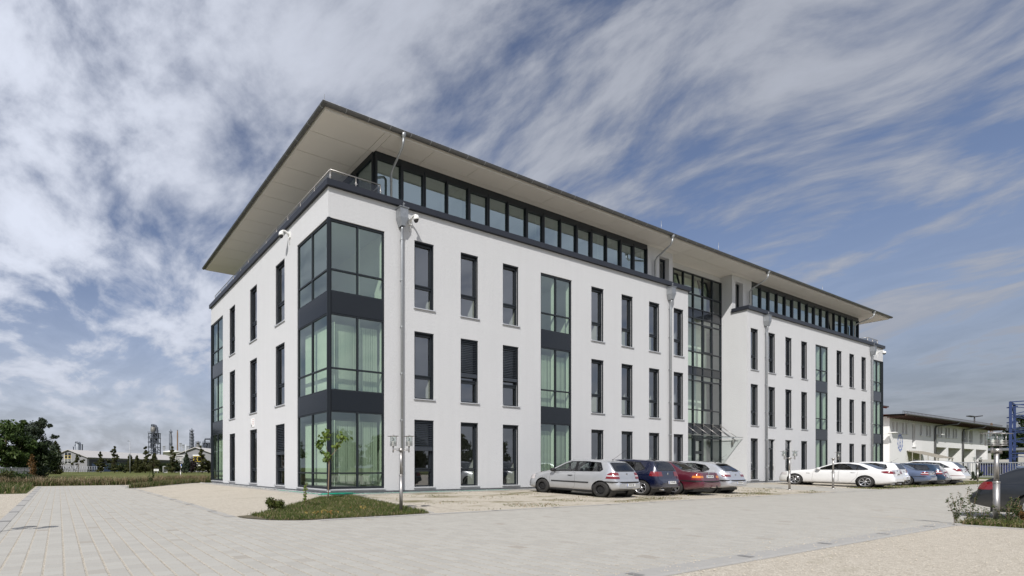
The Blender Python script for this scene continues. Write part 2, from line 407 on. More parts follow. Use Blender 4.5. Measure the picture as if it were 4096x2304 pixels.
# ---------------------------------------------------------------- glazed bays
SP = ((3.38, 4.14), (7.1, 7.9)); TR = (.98, 5.0, 8.76)
def bay(org, rz, W, cols=2, endL=True, endR=True, blinds=(True, True, False)):
    """glazed strip through three storeys: local x along the wall, +y into the building"""
    m_ = MB(); z0, z1 = .37, 10.68; y0, y1 = .035, .13; f = .065
    xs_ = [W * i / cols for i in range(cols + 1)]
    for i, x in enumerate(xs_):
        a_ = min(max(x - f/2, 0), W - f); m_.box(a_, a_ + f, y0, y1, z0, z1)
    zb = [(z0, z0 + .09), (z1 - .09, z1)] + [(t - .03, t + .03) for t in TR] + [e for a_, b_ in SP for e in ((a_ - .055, a_), (b_, b_ + .055))]
    for i in range(cols):
        xa = (0 if i == 0 else xs_[i] - f/2) + f; xb = (W if i == cols - 1 else xs_[i+1] + f/2) - f
        if cols > 1 and i > 0: xa = xs_[i] + f/2
        if cols > 1 and i < cols - 1: xb = xs_[i+1] - f/2
        for a_, b_ in zb: m_.box(xa, xb, y0 + .004, y1, a_, b_)
    o = m_.build('glazed_bay', M['frame'], bld); o.location = org; o.rotation_euler = (0, 0, rz)
    sl = MB(); sl.box(-.02, W + .02, -.05, .034, z0 - .05, z0 - .01); sl.build('sill', M['alu'], o)
    for a_, b_ in SP:
        sp = MB(); sp.box(f, W - f, .027, .09, a_, b_); sp.build('spandrel_panel', M['panel'], o)
    lv = [(z0 + .09, TR[0] - .03), (TR[0] + .03, SP[0][0] - .055), (SP[0][1] + .055, TR[1] - .03), (TR[1] + .03, SP[1][0] - .055), (SP[1][1] + .055, TR[2] - .03), (TR[2] + .03, z1 - .09)]
    g_ = MB()
    for a_, b_ in lv: g_.q((f, .08, a_), (W - f, .08, a_), (W - f, .08, b_), (f, .08, b_))
    g_.build('glass', M['glass_green'], o)
    # fabric vertical blinds hung inside
    fl = ((z0 + .12, SP[0][0] - .35), (SP[0][1] + .12, SP[1][0] - .3), (SP[1][1] + .12, z1 - .3))
    for k in range(3):
        if not blinds[k]: continue
        b = MB(); x = .12; za, zb_ = fl[k]
        while x < W - .16:
            t = rng.uniform(.16, .30) if k else rng.uniform(.20, .30)
            b.q((x, .34, za), (x + .125 * math.cos(t), .34 + .125 * math.sin(t), za - .01), (x + .125 * math.cos(t), .34 + .125 * math.sin(t), zb_), (x, .34, zb_)); x += .108
        b.build('vertical_blind', M['blindv'], o)
    return o
bay((11.88, 0, 0), 0, 2.34); bay((43.1, 0, 0), 0, 2.34)
bay((.10, 0, 0), 0, 2.51); bay((0, 2.66, 0), R(-90), 2.56)
bay((54.86, 0, 0), 0, 2.24); bay((XE, .1, 0), R(90), 2.56)
bay((0, YD - .1, 0), R(-90), 2.45)
for (x, y) in ((0, 0), (XE - .086, 0), (0, YD - .086)):
    cp = MB(); cp.box(x - .012, x + .098, y - .012, y + .098, .37, 10.679)
    cp.box(x + .02, x + .066, y - .03, y - .0121, .37, 10.679); cp.box(x - .03, x - .0121, y + .02, y + .066, .37, 10.679); cp.build('corner_post', M['frame'], bld)

# ---------------------------------------------------------------- penthouse ribbon glazing
def ribbon(x0, n, open_i=None):
    m_ = MB(); y0, y1 = .81, .93; z0, z1, zt = 11.92, 14.2, 14.448; mod = 1.3; W = n * mod; f = .075
    for i in range(n + 1):
        x = x0 + i * mod; m_.box(x - f/2, x + f/2, y0 - .03, y1, z0, z1 + .02)
    for i in range(n):
        a_, b_ = x0 + i * mod + f/2, x0 + (i + 1) * mod - f/2
        m_.box(a_, b_, y0, y1, z0, 12.1); m_.box(a_, b_, y0, y1, z1 - .05, z1 + .02)
        if i % 3 == 1 and i != open_i:
            for (xa, xb, za, zb_) in ((a_ + .005, a_ + .075, 12.105, z1 - .055), (b_ - .075, b_ - .005, 12.105, z1 - .055), (a_ + .075, b_ - .075, z1 - .13, z1 - .055), (a_ + .075, b_ - .075, 12.105, 12.18)): m_.box(xa, xb, y0 - .015, y1, za, zb_)
    m_.box(x0 - f/2, x0 + W + f/2, y0 + .004, y1, z1 + .02, zt)
    o = m_.build('ribbon_glazing', M['frame'], bld)
    for i in range(n):
        if i == open_i: continue
        a_, b_ = x0 + i * mod + f/2, x0 + (i + 1) * mod - f/2
        g_ = MB(); g_.q((a_, .87, 12.1), (b_, .87, 12.1), (b_, .87, z1 - .05), (a_, .87, z1 - .05)); g_.build('pane', M['glass_pent'], o)
    if open_i is not None:
        a_ = x0 + open_i * mod + f/2; s_ = MB(); W_ = mod - f; Mx = Matrix.Translation((a_, .93, 12.11)) @ Matrix.Rotation(R(-8), 4, 'X'); hh = 2.03
        for (xa, xb, za, zb_) in ((.01, .09, 0, hh), (W_ - .09, W_ - .01, 0, hh), (.09, W_ - .09, hh - .08, hh), (.09, W_ - .09, 0, .08)): s_.obox(Mx, xa, xb, -.03, .05, za, zb_)
        so = s_.build('open_sash', M['frame'], o)
        g_ = MB(); g_.q(*[Mx @ Vector(v) for v in ((.09, .01, .08), (W_ - .09, .01, .08), (W_ - .09, .01, hh - .08), (.09, .01, hh - .08))]); g_.build('pane', M['glass_pent'], so)
    return o
ribbon(2.79, 15); ribbon(35.16, 15, 10)
# penthouse end glazing behind the terraces
def endglaze(x, ya, yb, n, sgn):
    m_ = MB(); f = .075; L = (yb - ya) / n
    xa, xb = (x - .08, x + .04) if sgn < 0 else (x - .04, x + .08)
    for i in range(n + 1): m_.box(xa, xb, ya + i * L - f/2, ya + i * L + f/2, 11.92, 14.22)
    m_.box(xa + .004, xb, ya - f/2, yb, 14.22, 14.448); 
    for i in range(n): m_.box(xa, xb, ya + i * L + f/2, ya + (i+1) * L - f/2, 11.92, 12.1)
    o = m_.build('ribbon_glazing', M['frame'], bld); g_ = MB()
    for i in range(n): g_.q((x, ya + i * L + f/2, 12.1), (x, ya + (i+1) * L - f/2, 12.1), (x, ya + (i+1) * L - f/2, 14.22), (x, ya + i * L + f/2, 14.22))
    g_.build('pane', M['glass_pent'], o)
endglaze(2.75, .97, 6.0, 4, -1); endglaze(54.72, .97, 2.6, 1, 1)
for x in (23.6, 32.83):   # narrow windows beside the recess
    m_ = MB(); W_ = 1.06; y0, y1 = 1.04, 1.12
    m_.box(x, x + .07, y0, y1, 11.9, 14.06); m_.box(x + W_ - .07, x + W_, y0, y1, 11.9, 14.06); m_.box(x + .07, x + W_ - .07, y0, y1, 13.95, 14.06); m_.box(x + .07, x + W_ - .07, y0, y1, 11.9, 12.05)
    o = m_.build('window', M['frame'], bld); g_ = MB(); g_.q((x + .07, 1.08, 12.05), (x + W_ - .07, 1.08, 12.05), (x + W_ - .07, 1.08, 13.95), (x + .07, 1.08, 13.95)); g_.build('glass', M['glass'], o)

# ---------------------------------------------------------------- entrance glazing, door, canopy
ex = [XR - 1.205 * k for k in range(7)]; ex = [XL + .035] + sorted(ex)[1:]; ex[-1] = XR - .035
ez = (.22, 3.17, 3.5, 4.13, 5.06, 7.01, 7.38, 7.91, 8.92, 10.8, 11.17, 11.78, 12.72, 14.03)
spz = ((3.5, 4.13), (7.38, 7.91), (11.17, 11.78))
m_ = MB(); f = .07; y0, y1 = YR - .06, YR + .06
DOORC = 3
for x in ex: m_.box(x - f/2, x + f/2, y0, y1, ZB, 14.06)
for i in range(len(ex) - 1):
    for z in ez:
        if z == .22 and i == DOORC: continue
        m_.box(ex[i] + f/2, ex[i+1] - f/2, y0 + .004, y1, z - .03, z + .03)
tilts = [(4, 12), (1, 12)]
def cell(i, k): return ex[i] + f/2, ex[i+1] - f/2, ez[k] + .03, ez[k+1] - .03
for (i, k) in ((4, 4), (4, 8), (1, 4), (1, 8)):
    a_, b_, c_, d_ = cell(i, k)
    for (xa, xb, za, zb_) in ((a_ + .004, a_ + .07, c_ + .004, d_ - .004), (b_ - .07, b_ - .004, c_ + .004, d_ - .004), (a_ + .07, b_ - .07, d_ - .07, d_ - .004), (a_ + .07, b_ - .07, c_ + .004, c_ + .07)): m_.box(xa, xb, y0 - .015, y1, za, zb_)
eg = m_.build('entrance_glazing', M['frame'], bld)
for k in range(len(ez) - 1):
    sp = MB()
    for i in range(len(ex) - 1):
        a_, b_, c_, d_ = cell(i, k)
        if i == DOORC and k == 0: continue
        if any(abs(ez[k] - s0) < .01 for s0, _ in spz): sp.box(a_, b_, YR - .02, YR + .03, c_, d_)
        elif (i, k) in tilts: pass
        else:
            g_ = MB(); g_.q((a_, YR, c_), (b_, YR, c_), (b_, YR, d_), (a_, YR, d_)); g_.build('pane', M['glass_hall'], eg)
    if sp.f: sp.build('spandrel_panel', M['panel'], eg)
for (i, k) in tilts:
    a_, b_, c_, d_ = cell(i, k); s_ = MB(); W_ = b_ - a_; hh = d_ - c_ - .02; Mx = Matrix.Translation((a_, YR + .06, c_ + .01)) @ Matrix.Rotation(R(-11), 4, 'X')
    for (xa, xb, za, zb_) in ((.01, .09, 0, hh), (W_ - .09, W_ - .01, 0, hh), (.09, W_ - .09, hh - .08, hh), (.09, W_ - .09, 0, .08)): s_.obox(Mx, xa, xb, -.03, .05, za, zb_)
    so = s_.build('open_sash', M['frame'], eg); g_ = MB(); g_.q(*[Mx @ Vector(v) for v in ((.09, .01, .08), (W_ - .09, .01, .08), (W_ - .09, .01, hh - .08), (.09, .01, hh - .08))]); g_.build('pane', M['glass_green'], so)
a_, b_ = ex[DOORC] + f/2 + .005, ex[DOORC + 1] - f/2 - .005
dm = MB(); dz, dt = ZB + .03, 3.13
for (xa, xb, za, zb_) in ((a_, a_ + .12, dz, dt), (b_ - .26, b_, dz, dt), (a_ + .12, b_ - .26, 2.98, dt), (a_ + .12, b_ - .26, 2.12, 2.3), (a_ + .12, b_ - .26, dz, dz + .2)): dm.box(xa, xb, YR - .09, YR + .05, za, zb_)
do = dm.build('entrance_door', M['frame'], bld); g_ = MB(); g_.q((a_ + .12, YR, dz + .2), (b_ - .26, YR, dz + .2), (b_ - .26, YR, 2.12), (a_ + .12, YR, 2.12)); g_.q((a_ + .12, YR, 2.3), (b_ - .26, YR, 2.3), (b_ - .26, YR, 2.98), (a_ + .12, YR, 2.98)); g_.build('glass', M['glass'], do)
h_ = MB(); h_.tube([(a_ + .18, YR - .16, .9), (a_ + .18, YR - .16, 1.7)], .018, 8); h_.bar((a_ + .18, YR - .16, 1.0), (a_ + .13, YR - .09, 1.0), .02); h_.bar((a_ + .18, YR - .16, 1.6), (a_ + .13, YR - .09, 1.6), .02); h_.build('handle', M['steel'], do)
cn = MB(); cn.box(25.5, 32.3, .2, YR - .07, 3.195, 3.215); co = cn.build('entrance_canopy', M['glass_clear'], bld)
rd = MB()
for x in (26.3, 27.5, 28.75, 29.93, 31.14, 32.2):
    rd.tube([(x, YR - .09, 4.08), (x, .5, 3.27)], .018, 8); rd.lathe([(.03, 0), (.03, .05)], (x, .5, 3.215), 8); rd.box(x - .03, x + .03, YR - .10, YR - .062, 3.95, 4.2); rd.bar((x, YR - .1, 3.24), (x, .35, 3.235), .03, .03)
rd.bar((25.5, .205, 3.23), (32.3, .205, 3.23), .03, .024)
rd.build('tie_rod', M['steel'], co)

# ---------------------------------------------------------------- terrace railings
def railing(pts, step=1.25):
    m_ = MB(); gl = MB()
    for i in range(len(pts) - 1):
        p_, q_ = Vector(pts[i]), Vector(pts[i+1]); L = (q_ - p_).length; n_ = max(1, round(L / step)); d_ = (q_ - p_) / n_
        m_.tube([p_ + Vector((0, 0, .56)), q_ + Vector((0, 0, .56))], .022, 8)
        for k in range(n_ + (i == len(pts) - 2)):
            b0 = p_ + d_ * k; m_.tube([b0, b0 + Vector((0, 0, .55))], .02, 8)
            m_.bar(b0 + Vector((0, 0, .3)) - d_.normalized() * .07, b0 + Vector((0, 0, .3)) + d_.normalized() * .07, .03, .03)
        for k in range(n_):
            a0 = p_ + d_ * (k + .05); b0 = p_ + d_ * (k + .95); gl.q(a0 + Vector((0, 0, .03)), b0 + Vector((0, 0, .03)), b0 + Vector((0, 0, .5)), a0 + Vector((0, 0, .5)))
    o = m_.build('terrace_railing', M['steel'], bld); gl.build('glass', M['glass_rail'], o)
railing([(2.55, .9, 12.07), (2.55, .2, 12.07), (.2, .2, 12.07), (.2, YD - .2, 12.07)], 1.3)
railing([(54.6, .9, 12.07), (54.6, .25, 12.07), (56.9, .25, 12.07), (56.9, YD - .2, 12.07)], 1.3)

# ---------------------------------------------------------------- inside: slabs, core walls, partitions, window linings
it = MB()
for z0, z1 in ((.1, .3), (3.5, 3.98), (7.2, 7.74), (10.95, 11.55)):
    it.mi = 2; it.box(.32, XL - .1, .32, YD - .3, z1 - .06, z1); it.box(XR + .1, XE - .32, .32, YD - .3, z1 - .06, z1); it.box(XL - .1, XR + .1, YR + .3, YD - .3, z1 - .06, z1)
    it.mi = 1; it.box(.32, XL - .1, .32, YD - .3, z0, z1 - .062); it.box(XR + .1, XE - .32, .32, YD - .3, z0, z1 - .062); it.box(XL - .1, XR + .1, YR + .3, YD - .3, z0, z1 - .062)
it.mi = 0
for z0, z1 in ((.3, 3.5), (3.98, 7.2), (7.74, 10.95)):
    it.box(5.2, 52, 5.2, 5.35, z0, z1); it.box(5.2, 5.35, 5.35, YD - .4, z0, z1)
    for x in (3.0, 5.85, 8.45, 11.3, 15.2, 17.6, 20.2, 22.75, 34.6, 37.2, 39.8, 42.4, 46.4, 48.9, 51.5, 54.1): it.box(x, x + .12, .34, 5.19, z0, z1)
    for y in (6.3, 9.6, 12.6): it.box(.34, 5.19, y, y + .12, z0, z1)
it.mi = 2; it.box(3.2, 54, 6.0, 6.15, 11.9, 14.4)  # penthouse partition coloured dark so the room reads dim behind reflecting panes
for z0, z1 in ((.3, 3.5), (3.98, 7.2), (7.74, 10.95), (11.55, 14.3)): it.mi = 3; it.box(XL - .05, XR + .05, 2.3, 2.42, z0, z1)  # pale wall added close behind the entrance glazing to brighten it
it.mi = 0
it.box(XL + .02, XL + .14, YR + .1, 2.3, .3, 14.3)
for x in (7.95, 13.15, 18.35, 42.9, 48.1): it.box(x, x + .12, 1.3, 5.9, 11.9, 14.4)
it.mi = 0
# pale linings beside the glazed bays and ribbon panes
for (x0, x1) in ((.3, 2.6), (11.9, 14.2), (43.12, 45.42), (54.9, 56.9)):
    xm = (x0 + x1) / 2
    for z0, z1 in ((.45, 3.3), (4.2, 7.05), (8.0, 10.6)): it.box(x1 - .02, x1 + .16, .14, .3, z0, z1); it.box(xm - .02, xm + .05, .14, .3, z0, z1)
for i in range(15):
    for x0 in (2.79, 35.16): it.box(x0 + (i + 1) * 1.3 - .04, x0 + (i + 1) * 1.3 + .03, .94, 1.12, 12.1, 14.15)
it.build('interior', [M['interior'], M['ceiling'], M['carpet'], M['hall']], bld)

# ---------------------------------------------------------------- things fixed to the walls
def cctv(loc, rz, label):
    t = thing('security_camera', label, 'security camera', loc, rz, 'dome cameras on the office walls'); t.scale = (.85, .85, .85)
    # local: wall plane y=0, outwards -y
    b = MB(); b.box(-.1, .1, -.07, 0, -.14, .16); b.tube([(0, -.05, .0), (0, -.15, .1), (0, -.28, .17), (0, -.42, .15), (0, -.5, .06)], [.06, .055, .05, .055, .07], 10); b.tube([(0, -.06, -.14), (.02, -.08, -.3), (0, -.05, -.42), (0, -.01, -.46)], .012, 6); b.build('bracket', M['white_plastic'], t)
    h_ = MB(); h_.lathe([(.0, .12), (.07, .11), (.12, .04), (.135, -.04), (.13, -.1), (.115, -.11)], (0, -.5, 0), 16); h_.build('housing', M['white_plastic'], t)
    d_ = MB(); d_.lathe([(.112, -.1), (.1, -.17), (.06, -.225), (.0, -.24)], (0, -.5, 0), 16); d_.build('dome', M['black_plastic'], t)
cctv((0, 3.36, 11.42), R(-90), 'white dome camera on the left end wall of the white office')
cctv((3.86, 0, 11.32), 0, 'white dome camera beside the front downpipe nearest the building corner')
cctv((54.2, -.37, 11.05), 0, 'white dome camera on the far right end of the office front')
t = MB(); t.box(-.02, 0, 7.66, 8.14, 3.32, 3.78); t.mi = 1
for (y0, y1, z0, z1) in ((7.7, 7.9, 3.70, 3.715), (7.7, 7.95, 3.60, 3.612), (7.7, 7.93, 3.52, 3.532), (7.7, 7.86, 3.46, 3.472)): t.box(-.024, -.0202, y0, y1, z0, z1)
t.mi = 2; t.box(-.024, -.0202, 7.98, 8.1, 3.36, 3.42); t.box(-.024, -.0202, 8.06, 8.1, 3.42, 3.52)
tag(t.build('wall_sign', [M['paper'], M['red_ink'], M['black_plastic']]), 'small white notice plate with red lines between left wall windows', 'sign')
t = thing('wall_lamp', 'short grey tube lamp on the white wall beside the entrance', 'lamp', (XR, .72, 2.95))
b = MB(); b.box(-.03, 0, -.06, .06, -.06, .06); b.bar((-.03, 0, 0), (-.09, 0, 0), .04); b.build('bracket', M['zinc'], t)
b = MB(); b.lathe([(.0, -.17), (.05, -.17), (.055, -.15), (.055, .15), (.05, .17), (0, .17)], (-.12, 0, 0), 12); b.build('shade', M['steel'], t)
# ================================================================= sky and sun
SUN_EL, SUN_FROM = R(44), Vector((-.80, -.60))      # sun stands to the left, behind the viewer
w_ = bpy.data.worlds.new('World'); scene.world = w_; w_.use_nodes = True
t = w_.node_tree; t.nodes.clear()
class WN(NT):
    def __init__(s, tree): s.t = tree
wn = WN(t)
sky = wn.n('TexSky', sky_type='NISHITA', sun_disc=False, sun_elevation=SUN_EL, sun_rotation=math.atan2(SUN_FROM.x, SUN_FROM.y), altitude=300, air_density=1.0, dust_density=.6, ozone_density=4.5)
dirv = wn.n('TexCoord').outputs['Generated']
sep = wn.n('SeparateXYZ'); wn.l(dirv, sep.inputs[0])
zc = wn.math('MAXIMUM', sep.outputs[2], 0.0)
inv = wn.math('DIVIDE', 1.0, wn.math('ADD', zc, .22))
u = wn.math('MULTIPLY', sep.outputs[0], inv); v = wn.math('MULTIPLY', sep.outputs[1], inv)
pl = wn.n('CombineXYZ'); wn.l(u, pl.inputs[0]); wn.l(v, pl.inputs[1])
# two cloud layers: broken altocumulus to the left, combed cirrus to the right
def layer(rot, sc, seed, scale, detail, rough, warp):
    mp = wn.n('Mapping', i_Rotation=(0, 0, R(rot)), i_Scale=sc, i_Location=(seed, seed * .7, 0)); wn.l(pl.outputs[0], mp.inputs[0])
    wv = wn.n('TexNoise', i_Scale=1.1, i_Detail=2.0); wn.l(mp.outputs[0], wv.inputs['Vector'])
    mx = wn.n('VectorMath', operation='SCALE'); wn.l(wv.outputs['Color'], mx.inputs[0]); mx.inputs['Scale'].default_value = warp
    ad = wn.n('VectorMath', operation='ADD'); wn.l(mp.outputs[0], ad.inputs[0]); wn.l(mx.outputs[0], ad.inputs[1])
    return wn.noise(ad.outputs[0], scale, detail, rough)
n1 = layer(-24, (1.0, .62, 1), 3.1, 5.4, 11, .58, .5)      # lumps
n2 = layer(-30, (1.0, .76, 1), 4.4, 5.4, 11, .58, .62)      # streaks
nb = layer(0, (.5, .5, 1), 5.7, 1.6, 3, .5, .2)             # broad cover
bk = wn.n('MapRange', interpolation_type='SMOOTHSTEP'); wn.l(sep.outputs[1], bk.inputs[0]); bk.inputs[1].default_value = .15; bk.inputs[2].default_value = -.5   # behind the viewer
sx = wn.math('MULTIPLY', sep.outputs[0], wn.math('SUBTRACT', 1, wn.math('MULTIPLY', bk.outputs[0], .85)))
side = wn.n('MapRange', interpolation_type='SMOOTHSTEP'); wn.l(wn.math('SUBTRACT', sx, wn.math('MULTIPLY', wn.math('MAXIMUM', sep.outputs[1], -.2), .35)), side.inputs[0])
side.inputs[1].default_value = -.35; side.inputs[2].default_value = .62
mixn = wn.n('Mix'); wn.l(side.outputs[0], mixn.inputs[0]); wn.l(n1, mixn.inputs[2]); wn.l(n2, mixn.inputs[3])
cover = wn.math('ADD', mixn.outputs[0], wn.math('MULTIPLY', wn.math('SUBTRACT', nb, .5), .26))
cover = wn.math('ADD', cover, wn.math('MULTIPLY', wn.math('SUBTRACT', 1.75, side.outputs[0]), .045))
cover = wn.math('ADD', cover, wn.math('MULTIPLY', bk.outputs[0], .10))
upz = wn.n('MapRange', interpolation_type='SMOOTHSTEP'); wn.l(sep.outputs[2], upz.inputs[0]); upz.inputs[1].default_value = .40; upz.inputs[2].default_value = .72; upz.inputs[4].default_value = .045
cover = wn.math('ADD', cover, upz.outputs[0])
cm = wn.n('MapRange', interpolation_type='SMOOTHSTEP'); wn.l(cover, cm.inputs[0]); cm.inputs[1].default_value = .385; cm.inputs[2].default_value = .69
# veil: thin haze everywhere, thickening towards the horizon
hz = wn.n('MapRange', interpolation_type='SMOOTHSTEP'); wn.l(sep.outputs[2], hz.inputs[0]); hz.inputs[1].default_value = .40; hz.inputs[2].default_value = -.04; hz.inputs[3].default_value = .10; hz.inputs[4].default_value = .97
fac = wn.math('MAXIMUM', wn.math('MULTIPLY', cm.outputs[0], .94), hz.outputs[0])
# cloud light: brighter where thick, greyer low down and away from the sun
thick = wn.n('MapRange'); wn.l(cover, thick.inputs[0]); thick.inputs[1].default_value = .42; thick.inputs[2].default_value = .75; thick.inputs[3].default_value = .66; thick.inputs[4].default_value = 1.0
lowg = wn.n('MapRange', interpolation_type='SMOOTHSTEP'); wn.l(sep.outputs[2], lowg.inputs[0]); lowg.inputs[1].default_value = .0; lowg.inputs[2].default_value = .34; lowg.inputs[3].default_value = .72; lowg.inputs[4].default_value = 1.0
sd2 = wn.n('MapRange'); wn.l(side.outputs[0], sd2.inputs[0]); sd2.inputs[3].default_value = 1.0; sd2.inputs[4].default_value = .58
cb = wn.math('MULTIPLY', wn.math('MULTIPLY', thick.outputs[0], lowg.outputs[0]), sd2.outputs[0])
tint = wn.n('Mix', data_type='RGBA', blend_type='MULTIPLY'); tint.inputs[0].default_value = 1; wn.l(sky.outputs[0], tint.inputs[6]); tint.inputs[7].default_value = (1.13, .955, .93, 1)
bgS = wn.n('Background', i_Strength=.090); wn.l(tint.outputs[2], bgS.inputs[0])
bgC = wn.n('Background', i_Color=(.82, .87, 1, 1)); wn.l(wn.math('MULTIPLY', cb, .80), bgC.inputs[1])
ms = wn.n('MixShader'); wn.l(fac, ms.inputs[0]); wn.l(bgS.outputs[0], ms.inputs[1]); wn.l(bgC.outputs[0], ms.inputs[2])
wo = wn.n('OutputWorld'); wn.l(ms.outputs[0], wo.inputs[0])

sl_ = bpy.data.lights.new('sun', 'SUN'); sl_.energy = 3.8; sl_.angle = R(.53); sl_.color = (1, .965, .92)
so_ = bpy.data.objects.new('sun', sl_); COL.objects.link(so_)
sdir = Vector((-SUN_FROM.x * math.cos(SUN_EL), -SUN_FROM.y * math.cos(SUN_EL), -math.sin(SUN_EL)))
so_.rotation_euler = sdir.to_track_quat('-Z', 'Y').to_euler(); so_.location = (-30, -30, 40)
scene.view_settings.view_transform = 'Standard'; scene.view_settings.look = 'None'; scene.view_settings.exposure = 0.25; scene.view_settings.gamma = 1
scene.cycles.max_bounces = 8; scene.cycles.transparent_max_bounces = 16; scene.cycles.caustics_reflective = False; scene.cycles.caustics_refractive = False
scene.cycles.sample_clamp_indirect = 6

# ================================================================= terrain
def sstep(a, b, x):
    x = min(1, max(0, (x - a) / (b - a))); return x * x * (3 - 2 * x)
def zg(x, y):
    """ground height: rises gently to the house walls, sinks beyond the island on the right"""
    dx = max(-x, 0, x - 57.2); dy = max(-y, 0, y - 15.6); d_ = math.hypot(dx, dy)
    z = .16 * min(1, max(0, 1 - (d_ - .8) / 5.4))
    z -= .19 * sstep(7.5, 11.5, x) * sstep(-9.8, -12.2, y) * (1 - sstep(30, 50, x)) * (1 - sstep(-25, -40, y))
    return z
def patch(name, mat, polys, dz, step=.9, kind='structure', label=None, cat=None):
    """ground sheet that follows the terrain: rectangles are gridded, other outlines are fans"""
    m_ = MB()
    for pg in polys:
        if pg[0] == 'r':
            _, x0, x1, y0, y1 = pg; nx = max(1, int((x1 - x0) / step)); ny = max(1, int((y1 - y0) / step))
            base = len(m_.v)
            for j in range(ny + 1):
                for i in range(nx + 1):
                    x = x0 + (x1 - x0) * i / nx; y = y0 + (y1 - y0) * j / ny; m_.v.append((x, y, zg(x, y) + dz))
            for j in range(ny):
                for i in range(nx):
                    a = base + j * (nx + 1) + i; m_.f.append((a, a + 1, a + nx + 2, a + nx + 1)); m_.m.append(0); m_.sm.append(True)
        else:
            m_.smooth = True; m_.q(*[(x, y, zg(x, y) + dz) for x, y in pg]); m_.smooth = False
    o = m_.build(name, mat); tag(o, label, cat, None, kind); return o

# --- materials of the ground
def paver_mat():
    t = NT('concrete_pavers'); p = t.pos(); s_ = t.n('SeparateXYZ'); t.l(p, s_.inputs[0])
    wob = t.noise(p, 22, 3, .6); wb2 = t.noise(p, 60, 2, .6)
    X = t.math('ADD', s_.outputs[0], t.math('MULTIPLY', t.math('SUBTRACT', wob, .5), .02)); Y = t.math('ADD', s_.outputs[1], t.math('MULTIPLY', t.math('SUBTRACT', wob, .5), .024))
    U = t.math('DIVIDE', X, .222); iu = t.math('FLOOR', U); fu = t.math('FRACT', U)
    wn1 = t.n('TexWhiteNoise', noise_dimensions='1D'); t.l(iu, wn1.inputs['W'])
    V = t.math('ADD', t.math('DIVIDE', Y, .222), t.math('MULTIPLY', wn1.outputs[0], .8)); iv = t.math('FLOOR', V); fv = t.math('FRACT', V)
    du = t.math('MULTIPLY', t.math('SUBTRACT', .5, t.math('ABSOLUTE', t.math('SUBTRACT', fu, .5))), .222)
    dv = t.math('MULTIPLY', t.math('SUBTRACT', .5, t.math('ABSOLUTE', t.math('SUBTRACT', fv, .5))), .222)
    ju = t.n('MapRange'); t.l(du, ju.inputs[0]); ju.inputs[1].default_value = .017; ju.inputs[2].default_value = .009; 
    jv = t.n('MapRange'); t.l(dv, jv.inputs[0]); jv.inputs[1].default_value = .0085; jv.inputs[2].default_value = .003
    J = t.math('MAXIMUM', ju.outputs[0], t.math('MULTIPLY', jv.outputs[0], .8))
    cell = t.n('CombineXYZ'); t.l(iu, cell.inputs[0]); t.l(iv, cell.inputs[1])
    wn2 = t.n('TexWhiteNoise', noise_dimensions='2D'); t.l(cell.outputs[0], wn2.inputs['Vector'])
    big = t.noise(p, .22, 5, .6); mid = t.noise(p, 1.7, 4, .6); fine = t.noise(p, 140, 2, .6)
    c = t.ramp(wn2.outputs[0], [(0, (.365, .352, .322)), (.4, (.395, .383, .350)), (.85, (.422, .410, .375)), (.97, (.385, .370, .338)), (1, (.31, .28, .24))])
    c = t.mix(t.math('MULTIPLY', big, .4), c, (.45, .435, .395)); 
    st = t.n('MapRange'); t.l(mid, st.inputs[0]); st.inputs[1].default_value = .58; st.inputs[2].default_value = .78
    c = t.mix(t.math('MULTIPLY', st.outputs[0], .2), c, (.24, .225, .19))
    c = t.mix(t.math('MULTIPLY', fine, .22), c, (.2, .19, .175))
    grit = t.ramp(wb2, [(.3, (.19, .165, .13)), (.5, (.40, .36, .295)), (.7, (.54, .50, .43))])
    c = t.mix(J, c, grit)
    h_ = t.math('ADD', t.math('MULTIPLY', J, -1.0), t.math('ADD', t.math('MULTIPLY', fine, .1), t.math('MULTIPLY', t.math('MULTIPLY', J, wb2), .9)))
    t.base(c, .88, 0, .25); t.bump(h_, .012, .5); return t.mat
